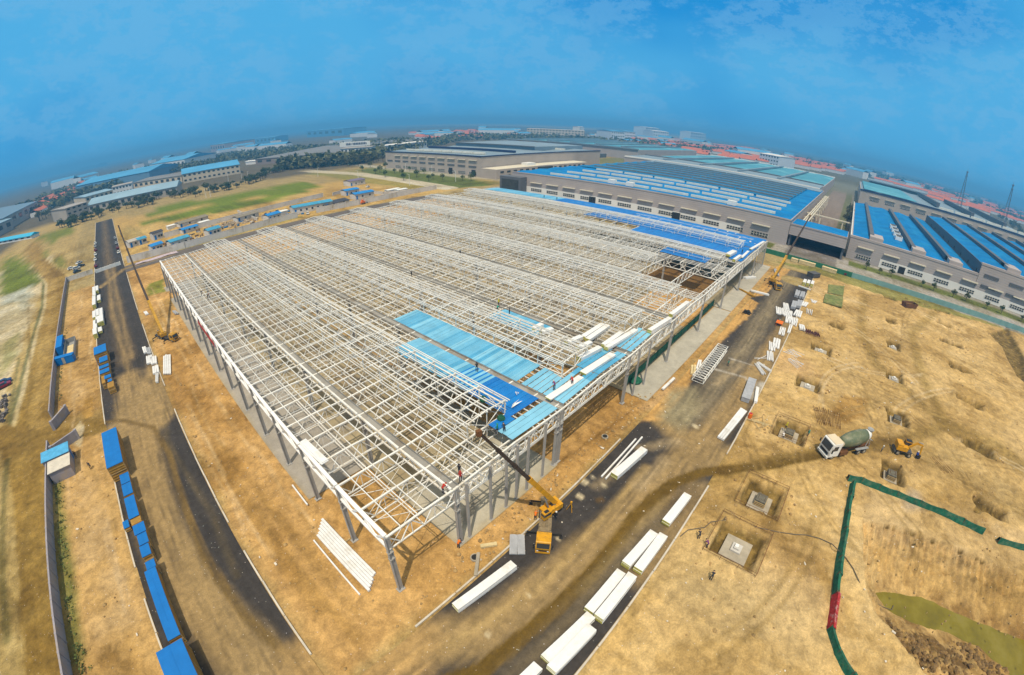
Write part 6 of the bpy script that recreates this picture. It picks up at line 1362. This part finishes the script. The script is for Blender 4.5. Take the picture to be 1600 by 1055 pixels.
slab(t, 248, 470, -260, -103.2, 0, 17, 'wall', M_MAUVE); slab(t, 249, 470, -103.6, -103.1, 11.3, 17.4, 'side_wall', M_DWALL); gable_x(t, 250, 469, -259, -104, 17.0, 1.5, 'roof', M_ROOFB, 6); slab(t, 247.8, 250, -260, -103, 17, 18.0, 'coping', M_MAUVE)
for y in (-118, -142, -166, -190): slab(t, 256, 466, y-1.3, y+1.3, 17.8, 20.2, 'roof_lantern', M_DWALL); slab(t, 248.6, 262, y-6, y+1.3, 17, 20.0, 'lantern_end', M_MAUVE)
for i in range(8): slab(t, 247.6, 247.9, -114-i*14, -106-i*14, 12.0, 13.2, 'louvre', M_DWALL); slab(t, 247.6, 247.9, -114-i*14, -106-i*14, 6.6, 7.8, 'louvre', M_DWALL)
for i in range(9): m = MB(); m.box(255+i*22-248, .9, 12.2, 1.2, .8, 1.4); m.build('wall_fan', M_DKG, t)
# --- factory behind with navy coping
t = thing('factory', 'beige factory with navy roof edge and cream canopies behind the blue ridged roofs', 'factory', (600, -40, 0))
slab(t, 600, 860, -262, -40, 0, 17, 'wall', M_MAUVE2); slab(t, 599.5, 601, -262, -39.5, 17, 18.8, 'coping', M_NAVY); gable_x(t, 602, 859, -261, -41, 17.2, 1.5, 'roof', M_RGREY, 5); slab(t, 610, 858, -110, -44, 18.9, 19.2, 'roof_zone', M_TURQ)
facade_x(t, 599.9, -42, -258, 12.5, 7.5, 19, 12, 1.6, seed=8); strips_y(t, [612], -255, -120, 18.6, 18, 2, 3, 2.4, M_LANT)
for y in (-140, -185, -228): slab(t, 640, 850, y-2, y+2, 18.8, 24, 'roof_lantern', M_DWALL)
t = thing('factory', 'dark open sided hall beyond the beige factory', 'factory', (930, -60, 0)); slab(t, 930, 1000, -160, -60, 0, 20, 'wall', M_DWALL); slab(t, 925, 1005, -165, -55, 20, 22, 'roof', M_RGREY)
# --- grey factory north
t = thing('factory', 'large grey beige factory with pale blue roof in the middle distance', 'factory', (274, 258, 0))
slab(t, 274, 480, 260, 416, 0, 18.2, 'wall', M_MAUVE2); slab(t, 273.6, 275, 259.6, 416, 18.2, 19.2, 'coping', M_NAVY); slab(t, 274, 480, 259.6, 260.6, 18.2, 19.2, 'coping', M_NAVY); gable_y(t, 275.5, 479, 261, 415, 18.25, 1.0, 'roof', M_RGREY, 5)
strips_y(t, [290, 420], 272, 410, 19.2, 14, 1.6, 2.4, 1.8, M_LANT); slab(t, 330, 332, 270, 408, 19.2, 21.4, 'roof_vent', M_NAVY); slab(t, 380, 478, 285, 414, 18.6, 23, 'raised_roof', M_RGREY); slab(t, 378, 380, 284, 414, 22.6, 23.6, 'raised_coping', M_DWALL)
facade_x(t, 273.9, 264, 412, 14.5, 1.6, 15, 10.5, 2.2, seed=9)
for i in range(10): slab(t, 273.6, 273.95, 267+i*15, 277+i*15, 8.2, 9.6, 'louvre', M_DWALL)
for y in (300, 268): slab(t, 273.5, 273.9, y, y+5, 0, 6, 'door', M_BLK)
t = thing('office_block', 'low office wing with cream flat roof in front of the grey beige factory', 'office', (276, 246, 0))
slab(t, 272, 420, 240, 259.4, 0, 8.4, 'wall', M_MAUVE2); slab(t, 273, 419, 241, 258.5, 8.42, 8.6, 'flat_roof', M_CAN)
for i in range(16):
    for z in (1.6, 5.2): slab(t, 277+i*8.8, 281.5+i*8.8, 239.8, 240.05, z, z+1.6, 'window', M_WIN)
slab(t, 330, 352, 238, 240, 0, 7.5, 'entrance_glazing', M_WIN); slab(t, 352, 364, 234, 240, 4.2, 4.6, 'entrance_canopy', M_WHT); slab(t, 322, 334, 246, 254, 8.6, 11, 'roof_unit', M_WHT)
t = thing('factory', 'distant long factory with turquoise roof patches behind the office wing', 'factory', (527, 300, 0))
slab(t, 640, 920, 285, 560, 0, 16, 'wall', M_MAUVE); gable_x(t, 642, 918, 287, 558, 16.1, 1.2, 'roof', M_TURQ, 6); strips_x(t, [320, 370, 420, 470, 520], 650, 915, 17, 4, 2.6, M_RGREY, 'ridge_vent'); slab(t, 638.5, 641, 285, 560, 16, 18, 'coping', M_RGREY)
slab(t, 520, 620, 330, 470, 0, 6, 'yard_shed', M_DWALL)
# pipe rack and cross bridge on the works road
t = thing('pipe_rack', 'beige pipe rack along the works road between the factories', 'pipe rack', (270, -10, 0))
for i in range(9):
    m = MB(); x = 10+i*26; m.bar((x, 2, 0), (x, 2, 8), .7); m.bar((x, 6, 0), (x, 6, 8), .7); m.bar((x, 1, 8), (x, 7, 8), .8); m.build('trestle', M_CAN, t)
for y, z in ((2.5, 8.8), (4, 8.9), (5.4, 8.8)): m = MB(); m.cyl((0, y, z), (225, y, z), .45, 8); m.build('pipe', M_CAN, t)
t = thing('pipe_bridge', 'thin pale pipe bridge crossing the works road', 'pipe bridge', (330, -34, 0)); m = MB(); m.bar((0, 0, 8), (0, 32, 8), 1.6, .7); m.build('deck', M_CAN, t)
for y in (6, 22): m = MB(); m.bar((0, y, 0), (0, y, 7.7), .9); m.build('leg', M_CAN, t)
# --- fences of the works
M_TEAL = mat('teal_fence_sheet', (.20, .36, .34), .6, var=.12, scale=.3); M_GNF = mat('green_fence_mesh', (.03, .17, .09), .8, var=.2, scale=.5)
wall_run('boundary_fence', 'green mesh fence below the link block of the works', [(207, 60), (207, 5), (206, -38)], 2.3, M_GNF, th=.1, post=3, cat='fence', coping=False)
wall_run('boundary_fence', 'long pale teal sheet fence between the pits and the works', [(206, -38.2), (207.5, -75), (211, -122), (216, -180)], 2.3, M_TEAL, th=.1, post=3, cat='fence', coping=False)
# --- left distance
t = thing('factory', 'long grey hall with pale blue roof at the left beyond the road end', 'factory', (-61, 586, 0)); a, b = Vector(G(137, 333)), Vector(G(275, 304))
def oblique(name, label, a, b, depth, h, wall, roof, rise=2.0, wins=0, rows=1, cat='factory', group=None, rz=None, nl=0):
    a = Vector(a); b = Vector(b); L = (b-a).length; rz = math.atan2(b.y-a.y, b.x-a.x)
    t = thing(name, label, cat, (a.x, a.y, 0), rz, group); m = MB(); m.box(L/2, depth/2, 0, L, depth, h); m.build('wall', wall, t)
    m = MB(); m.extr([(-.8, h+.05), (depth/2, h+rise), (depth+.8, h+.05), (depth+.8, h-.35), (-.8, h-.35)], 'x', -.8, L+.8); m.build('roof', roof, t)
    if wins:
        pr = None
        for r_ in range(rows):
            for i in range(wins):
                if pr is None: m = MB(); m.box(0, -.05, 0, L/wins*.5, .2, h/rows*.36); o = pr = m.build('window', M_WIN, t)
                else: o = pr.copy(); C.objects.link(o); o.parent = t
                o.location = (L*(i+.5)/wins, 0, h/rows*(r_+.4))
    if nl:
        for i in range(nl): m = MB(); m.box(L*(i+.5)/nl, depth*.5, h+rise-.4, L/nl*.8, 3, 1.8); m.build('ridge_vent', M_LANTG, t)
    return t
bpy.data.objects.remove(t)
PBR = mat('pale_blue_grey_roof', (.24, .36, .44), .6, var=.12, scale=.05); CRM = mat('cream_render', (.60, .50, .36), .8, var=.08, scale=.1); MBR = mat('medium_blue_roof', (.07, .30, .52), .55, var=.12, scale=.03); WHR = mat('white_render', (.72, .70, .66), .8, var=.06, scale=.1); GRY = mat('grey_render', (.36, .33, .29), .8, var=.1, scale=.1); GRB = mat('grey_brown_metal_roof', (.19, .18, .17), .7, var=.15, scale=.03)
oblique('factory', 'long grey hall with pale blue roof at the left beyond the road end', G(140, 334), G(278, 304), 42, 9, GRY, PBR, 5, 14)
oblique('office_block', 'grey three storey block at the near end of the long grey hall', G(107, 345), G(140, 334), 36, 13, GRY, mat('flat_grey_roof', (.34, .31, .28), .8), .5, 4, 3, cat='building')
oblique('factory', 'cream building with light blue roof and two window rows left of the green field', G(287, 287), G(376, 271), 60, 13, CRM, MBR, 6, 12, 2)
oblique('factory', 'cream low building with brown roof left of the light blue roofed one', G(210, 296), G(285, 285), 70, 10, CRM, GRB, 2, 9)
oblique('office_block', 'small cream block with many windows behind the long grey hall', G(178, 307), G(208, 300), 40, 13, WHR, mat('flat_grey_roof', (.34, .31, .28), .8), .5, 6, 2, cat='building')
oblique('factory', 'low white building beside the small cream block', G(135, 318), G(178, 306), 60, 9, CRM, PBR, 2, 6)
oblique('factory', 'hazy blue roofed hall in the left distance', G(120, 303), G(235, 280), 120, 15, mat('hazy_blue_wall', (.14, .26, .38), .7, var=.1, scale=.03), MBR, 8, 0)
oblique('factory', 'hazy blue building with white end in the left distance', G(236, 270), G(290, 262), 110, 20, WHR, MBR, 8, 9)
oblique('factory', 'large grey blue roofed hall at the left picture edge', G(-60, 400), G(22, 358), 150, 13, GRY, PBR, 10, 6)
oblique('factory', 'second large grey roofed hall at the far left edge', G(10, 362), G(62, 330), 170, 16, GRY, mat('slate_blue_roof', (.14, .22, .30), .6), 8, 6)
oblique('site_cabin', 'long thin bright blue roofed shed row at the left picture edge', G(-20, 386), G(50, 373), 9, 3, WHR, mat('cyan_roof', (.05, .40, .62), .5), 2, 8, cat='shed')
oblique('factory', 'wide dark roofed works with rows of skylights in the middle left distance', G(400, 258), G(520, 250), 420, 10, mat('brown_wall', (.26, .20, .17), .8), GRB, 3, 8, nl=6)
for i in range(6):
    pass
t = oblique('office_block', 'white building with a sign board on its roof in the middle distance', G(533, 249), G(580, 246), 40, 16, WHR, mat('flat_grey_roof', (.34, .31, .28), .8), .5, 8, 2, cat='building')
L_ = (Vector(G(580, 246))-Vector(G(533, 249))).length; m = MB(); m.box(L_*.5, -1, 19, L_*1.0, .8, 7); sg = m.build('sign_board', M_WHT, t); m = MB()
for i in range(12):
    if i == 3: continue
    x = L_*(.22+.055*i); m.box(x, -1.5, 21, .9, .2, 3.4); m.box(x+1.2, -1.5, 22.8, 2.0, .2, .7); m.box(x+1.2, -1.5, 21.2, 2.2, .2, .6); m.box(x+2.4, -1.5, 21, .8, .2, 2.6)
m.build('lettering', M_NAVY, sg)
oblique('office_block', 'low white building left of the sign board building', G(487, 252), G(512, 249), 40, 12, WHR, GRB, 1, 5, cat='building'); oblique('office_block', 'long thin white roofed shed below the dark works', G(384, 258), G(425, 254), 20, 6, WHR, WHR, 1, 0, cat='shed')
oblique('office_block', 'long pale colonnaded building behind the grey beige factory', G(600, 240), G(667, 231), 26, 13, WHR, WHR, 1, 14, cat='building')
oblique('office_block', 'long cream three storey building on the horizon left of centre', G(823, 212), G(912, 216), 60, 26, CRM, CRM, 1, 18, 3, cat='building'); oblique('water_tower', 'white water tank block beside the long cream building', G(905, 214), G(912, 214), 30, 40, WHR, WHR, 1, 0, cat='building')
for a, b, h, l in (((955, 221), (975, 222), 34, 'white and blue building with stepped roof on the horizon'), ((976, 219), (992, 220), 34, 'white block right of the stepped white and blue building'), ((1008, 214), (1030, 215), 60, 'pale long block on the horizon right of centre'), ((1020, 218), (1044, 220), 44, 'pale block in front of the long pale one on the horizon'), ((1078, 220), (1102, 222), 60, 'isolated pale building far right on the horizon'), ((1185, 256), (1215, 262), 26, 'low pale block by the red roofs')):
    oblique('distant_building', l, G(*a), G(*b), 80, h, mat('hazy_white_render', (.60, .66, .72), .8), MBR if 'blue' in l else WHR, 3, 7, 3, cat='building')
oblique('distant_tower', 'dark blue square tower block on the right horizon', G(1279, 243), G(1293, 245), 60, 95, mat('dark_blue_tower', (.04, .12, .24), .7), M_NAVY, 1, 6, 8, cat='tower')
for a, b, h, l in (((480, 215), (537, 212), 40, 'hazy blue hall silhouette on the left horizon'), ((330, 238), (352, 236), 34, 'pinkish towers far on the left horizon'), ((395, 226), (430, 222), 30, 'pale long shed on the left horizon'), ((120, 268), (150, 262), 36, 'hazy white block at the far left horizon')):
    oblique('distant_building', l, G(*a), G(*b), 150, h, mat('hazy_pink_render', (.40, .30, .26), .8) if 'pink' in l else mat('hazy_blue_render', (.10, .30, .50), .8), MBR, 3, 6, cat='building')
# lattice masts
def mast(px, py, label, h=62):
    x, y = G(px, py); x0, y0 = CAM[0], CAM[1]; d = math.hypot(x-x0, y-y0); k_ = min(1, 1300/d); x = x0+(x-x0)*k_; y = y0+(y-y0)*k_
    t = thing('lattice_mast', label, 'mast', (x, y, 0)); m = MB(); n = 9
    for i in range(n):
        a = 4.5*(1-i/n)+.8; b = 4.5*(1-(i+1)/n)+.8; z0, z1 = h*i/n, h*(i+1)/n
        for sx, sy in ((-1, -1), (1, -1), (1, 1), (-1, 1)): m.bar((sx*a, sy*a, z0), (sx*b, sy*b, z1), .7)
        m.bar((-a, -a, z0), (b, -b, z1), .4); m.bar((a, -a, z0), (-b, -b, z1), .4); m.bar((-a, -a, z0), (-b, b, z1), .4); m.bar((-b, -b, z1), (b, -b, z1), .4); m.bar((-b, -b, z1), (-b, b, z1), .4)
    m.build('tower_frame', M_DKG, t); m = MB(); m.box(0, 0, h, 4.5, 4.5, 2); m.bar((0, 0, h), (0, 0, h+9), .5); m.box(0, 0, h*.9, 5, 5, 1); m.build('antenna_platform', M_RUST, t)
mast(1500, 316, 'taller dark lattice mast on the right horizon', 86); mast(1571, 334, 'second lattice mast near the right picture edge', 86)
# --- lamp posts on the north street
lp = None
LPP = [(497, 290-14), (560, 287-5), (640, 290), (712, 284), (762, 274), (806, 276), (634, 268), (675, 272), (322, 309), (329, 308), (378, 280), (388, 280), (357, 283)]
for k_, (px, py) in enumerate(LPP):
    if lp is None:
        lp = thing('street_lamp', 'slender pale street lamp along the street north of the site', 'street lamp', (*G(px, py), 0), 0, 'street lamps on the north street'); m = MB(); m.lathe((0, 0, 0), (0, 0, 9), [(0, .22), (1, .12)], 8); m.build('pole', M_WHT, lp); m = MB(); m.bar((0, 0, 8.9), (1.8, 0, 9.2), .14); m.box(1.9, 0, 9.1, .9, .35, .18); m.build('lamp_head', M_WHT, lp)
    else: dup(lp, (*G(px, py), 0), random.uniform(0, 6))
# ------------------------------------------------------------------ trees
def leaf_mat(name, col):
    m = bpy.data.materials.new(name); m.use_nodes = True; nt = m.node_tree; b = nt.nodes['Principled BSDF']; b.inputs['Roughness'].default_value = .8
    oi = nt.nodes.new('ShaderNodeObjectInfo'); ge = nt.nodes.new('ShaderNodeNewGeometry'); mr = node(nt, 'ShaderNodeMapRange'); mr.inputs[3].default_value = .55; mr.inputs[4].default_value = 1.5; nt.links.new(ge.outputs['Random Per Island'], mr.inputs[0])
    hs = node(nt, 'ShaderNodeHueSaturation'); hs.inputs['Color'].default_value = (*col, 1); nt.links.new(mr.outputs[0], hs.inputs['Value'])
    m2 = node(nt, 'ShaderNodeMapRange'); m2.inputs[3].default_value = .46; m2.inputs[4].default_value = .53; nt.links.new(oi.outputs['Random'], m2.inputs[0]); nt.links.new(m2.outputs[0], hs.inputs['Hue']); nt.links.new(hs.outputs[0], b.inputs['Base Color']); return m
LEAF = [leaf_mat('dark_leaves', (.055, .075, .022)), leaf_mat('green_leaves', (.075, .105, .018)), leaf_mat('olive_leaves', (.10, .10, .035))]; M_BARK = mat('bark', (.12, .09, .06), .9)
def leafset(m, cx, cy, cz, rx, rz_, n, s, rnd):
    for i in range(n):
        while True:
            a, b, c_ = rnd.uniform(-1, 1), rnd.uniform(-1, 1), rnd.uniform(-1, 1); q = a*a+b*b+c_*c_
            if .25 < q < 1: break
        p = Vector((cx+a*rx, cy+b*rx, cz+c_*rz_)); u = Vector((rnd.gauss(0, 1), rnd.gauss(0, 1), rnd.gauss(0, .6))).normalized(); v = u.cross(Vector((rnd.gauss(0, 1), rnd.gauss(0, 1), rnd.gauss(0, 1)))).normalized(); ss = s*rnd.uniform(.6, 1.3)
        m.add([p-u*ss, p+v*ss*.7, p+u*ss, p-v*ss*.7], [(0, 1, 2, 3)])
def make_tree(seed, h, label, lf, group, loc):
    rnd = random.Random(seed); t = thing('tree', label, 'tree', loc, 0, group); m = MB(); m.lathe((0, 0, 0), (.15, 0, h*.6), [(0, h*.035), (1, h*.012)], 7); L = []
    for k_ in range(5):
        a = rnd.uniform(0, 6.28); z = h*rnd.uniform(.28, .5); q = (math.cos(a)*h*.2, math.sin(a)*h*.2, z+h*.22); m.lathe((.05, 0, z), q, [(0, h*.014), (1, h*.006)], 5); L.append(q)
    m.build('trunk', M_BARK, t); m = MB()
    for q in L+[(0, 0, h*.8)]: leafset(m, q[0], q[1], q[2]+h*.04, h*rnd.uniform(.16, .23), h*rnd.uniform(.12, .18), 60, h*.055, rnd)
    m.build('crown', lf, t); return t
TG = 'young street trees on the lawn north of the site'; P0 = make_tree(1, 7, 'young round street tree on the lawn in front of the grey beige factory', LEAF[1], TG, (*G(566, 268), 0))
rn = random.Random(5)
for px, py in [(578, 262), (592, 270), (604, 264), (616, 271), (628, 274), (640, 268), (652, 277), (664, 272), (676, 279), (690, 281), (668, 283), (600, 277), (632, 282), (585, 272), (742, 276), (757, 270), (770, 276), (785, 272), (800, 270), (812, 268), (722, 282), (735, 283)]:
    dup(P0, (*G(px+rn.uniform(-2, 2), py), 0), rn.uniform(0, 6), scale=rn.uniform(.7, 1.2))
TG2 = 'small trees along the factory walls at the right'; P1 = make_tree(2, 4.2, 'small young tree on the lawn strip beside the right factory wall', LEAF[0], TG2, (232, -45, 0))
for y in (-52, -58, -74, -80, -90, -97, -108, -116, -127, -135, -146, -155): dup(P1, (232+rn.uniform(-.6, .6), y, 0), rn.uniform(0, 6), scale=rn.uniform(.7, 1.1))
TG3 = 'dark trees on the edge of the left factories'; P2 = make_tree(3, 10, 'dark dense tree in the belt beyond the green field', LEAF[0], TG3, (*G(135, 345), 0))
for i in range(150):
    f = rn.random(); pl = [(90, 362), (135, 348), (180, 334), (250, 318), (320, 306), (390, 290), (420, 276), (445, 268)]; s = f*(len(pl)-1); k_ = min(int(s), len(pl)-2); u = s-k_
    x = pl[k_][0]+(pl[k_+1][0]-pl[k_][0])*u; y = pl[k_][1]+(pl[k_+1][1]-pl[k_][1])*u
    dup(P2, (*G(x+rn.uniform(-3, 3), y-rn.uniform(0, 9)), 0), rn.uniform(0, 6), scale=(lambda a: (a*rn.uniform(.9, 1.5), a*1.2, a*rn.uniform(.6, 1.0)))(rn.uniform(.55, 1.05)))
TG4 = 'trees among the far works'; P3 = make_tree(4, 11, 'tree between the far works and houses', LEAF[2], TG4, (*G(470, 262), 0))
for pl, n in (([(430, 262), (480, 262), (560, 258), (600, 254)], 40), ([(60, 350), (90, 330), (130, 305), (150, 290)], 30), ([(1290, 262), (1340, 272), (1360, 262), (1300, 252)], 28), ([(1160, 240), (1290, 258), (1345, 276)], 24), ([(1575, 345), (1600, 372), (1560, 340)], 22), ([(1322, 365), (1330, 350), (1325, 340)], 6)):
    for i in range(n):
        s = rn.random()*(len(pl)-1); k_ = min(int(s), len(pl)-2); u = s-k_; x = pl[k_][0]+(pl[k_+1][0]-pl[k_][0])*u; y = pl[k_][1]+(pl[k_+1][1]-pl[k_][1])*u
        dup(P3, (*G(x+rn.uniform(-5, 5), y+rn.uniform(-4, 2)), 0), rn.uniform(0, 6), scale=rn.uniform(.7, 1.4))
# far woods : one mass each
def wood(name, label, px_poly, n, size, lf):
    m = MB(); rnd = random.Random(n); pts = [p for p in px_poly]
    xs = [p[0] for p in pts]
    for i in range(n):
        s = rnd.random()*(len(pts)-1); k_ = min(int(s), len(pts)-2); u = s-k_; x = pts[k_][0]+(pts[k_+1][0]-pts[k_][0])*u; y = pts[k_][1]+(pts[k_+1][1]-pts[k_][1])*u; sp = pts[k_][2]
        g = G(x+rnd.uniform(-4, 4), y+rnd.uniform(-sp, sp)); h = size*rnd.uniform(.6, 1.3)
        leafset(m, g[0], g[1], h*.5, h*.6, h*.5, 14, h*.3, rnd)
    tag(m.build(name, lf), label, 'woodland', kind='stuff')
wood('far_woodland', 'dark belts of far off trees across the plain on the left', [(0, 350, 8), (60, 325, 10), (120, 300, 9), (200, 278, 6), (280, 262, 6), (360, 248, 6), (450, 238, 5), (560, 232, 4), (640, 222, 4)], 1900, 11, LEAF[2])
wood('far_woodland', 'greenish belts of far off trees across the middle distance', [(440, 262, 5), (560, 252, 6), (600, 238, 5), (720, 216, 4), (830, 214, 4), (960, 222, 4), (1080, 230, 5)], 1300, 12, LEAF[2])
wood('far_woodland', 'hazy belts of far off trees across the plain on the right', [(1000, 228, 5), (1100, 232, 5), (1200, 246, 6), (1320, 262, 8), (1420, 280, 8), (1520, 310, 9), (1600, 340, 12)], 1600, 12, LEAF[0])
# houses
M_TILE = mat('red_tile_roof', (.50, .14, .07), .8, var=.2, scale=.2, coord='Object'); M_TILE2 = mat('brown_tile_roof', (.26, .12, .08), .8, var=.2, scale=.2)
H0 = cabin(1010, 224, 44, 13, 6, 0, M_TILE, 'small red roofed house in the dense rows of the town', WHR, 0, 3.5, 'house', 'house', 'red roofed houses of the town')
def inpoly(p, poly):
    c_ = False; n = len(poly)
    for i in range(n):
        (x1, y1), (x2, y2) = poly[i], poly[(i+1) % n]
        if (y1 > p[1]) != (y2 > p[1]) and p[0] < (x2-x1)*(p[1]-y1)/(y2-y1)+x1: c_ = not c_
    return c_
hp = []
for poly, n in (([(985, 220), (1060, 219), (1180, 234), (1300, 260), (1330, 274), (1250, 264), (1130, 250), (1010, 236)], 170), ([(1360, 278), (1440, 286), (1530, 310), (1600, 335), (1600, 350), (1500, 328), (1400, 300)], 60), ([(640, 208), (780, 206), (820, 214), (660, 220)], 30), ([(40, 330), (100, 300), (140, 286), (150, 292), (60, 338)], 20)):
    xs = [p[0] for p in poly]; ys = [p[1] for p in poly]; k_ = 0; tr = 0
    while k_ < n and tr < 9000:
        tr += 1; p = (rn.uniform(min(xs), max(xs)), rn.uniform(min(ys), max(ys)))
        if not inpoly(p, poly): continue
        g = G(*p)
        if any(abs(g[0]-q[0]) < 26 and abs(g[1]-q[1]) < 36 for q in hp): continue
        hp.append(g); k_ += 1
for i, g in enumerate(hp[:298]): dup(H0, (*g, 0), rn.choice((1.35, 1.45, 1.4)), scale=rn.choice((1.0, 1.2, 1.4)))
bpy.data.objects[H0.name].location = (*hp[-1], 0)
# hazy far sheds scattered on the plain
D0 = None
for i in range(70):
    px = rn.uniform(60, 1560); hy = 190+110*((px-760)/800)**2; g = G(px, hy+rn.uniform(16, 30))
    if math.hypot(g[0]-CAM[0], g[1]-CAM[1]) < 1400: continue
    if D0 is None: D0 = cabin(px, hy+20, 90, 40, 16, 0, MBR, 'hazy pale shed far out on the plain', WHR, 0, 5, 'distant_shed', 'shed', 'sheds far out on the plain'); D0.location = (*g, 0)
    else: dup(D0, (*g, 0), rn.uniform(0, 3), scale=(rn.uniform(.4, 1.5), rn.uniform(.5, 1), rn.uniform(.6, 1.4)))

m = MB(); rq = random.Random(9)
for i in range(260):
    f = rq.random(); y = 72-f*100 if rq.random() < .8 else rq.uniform(90, 150); leafset(m, -39.8+abs(rq.gauss(0, .7)), y, .25, .5, .3, 5, .2, rq)
tag(m.build('weeds', LEAF[1]), 'low weeds growing along the foot of the grey wall', 'weeds', kind='stuff')
# ------------------------------------------------------------------ haze
hz = MB(); hz.box(2000, 2000, -6, 15000, 15000, 130)
M_HZ = bpy.data.materials.new('haze_air'); M_HZ.use_nodes = True; nt = M_HZ.node_tree; nt.nodes.remove(nt.nodes['Principled BSDF'])
pv = node(nt, 'ShaderNodeVolumePrincipled'); pv.inputs['Color'].default_value = (.16, .56, .98, 1); pv.inputs['Density'].default_value = 0.00036; pv.inputs['Anisotropy'].default_value = 0.0
nt.links.new(pv.outputs[0], nt.nodes['Material Output'].inputs['Volume'])
h = hz.build('haze', M_HZ); tag(h, 'thin blue haze over the plain', 'haze', kind='stuff')
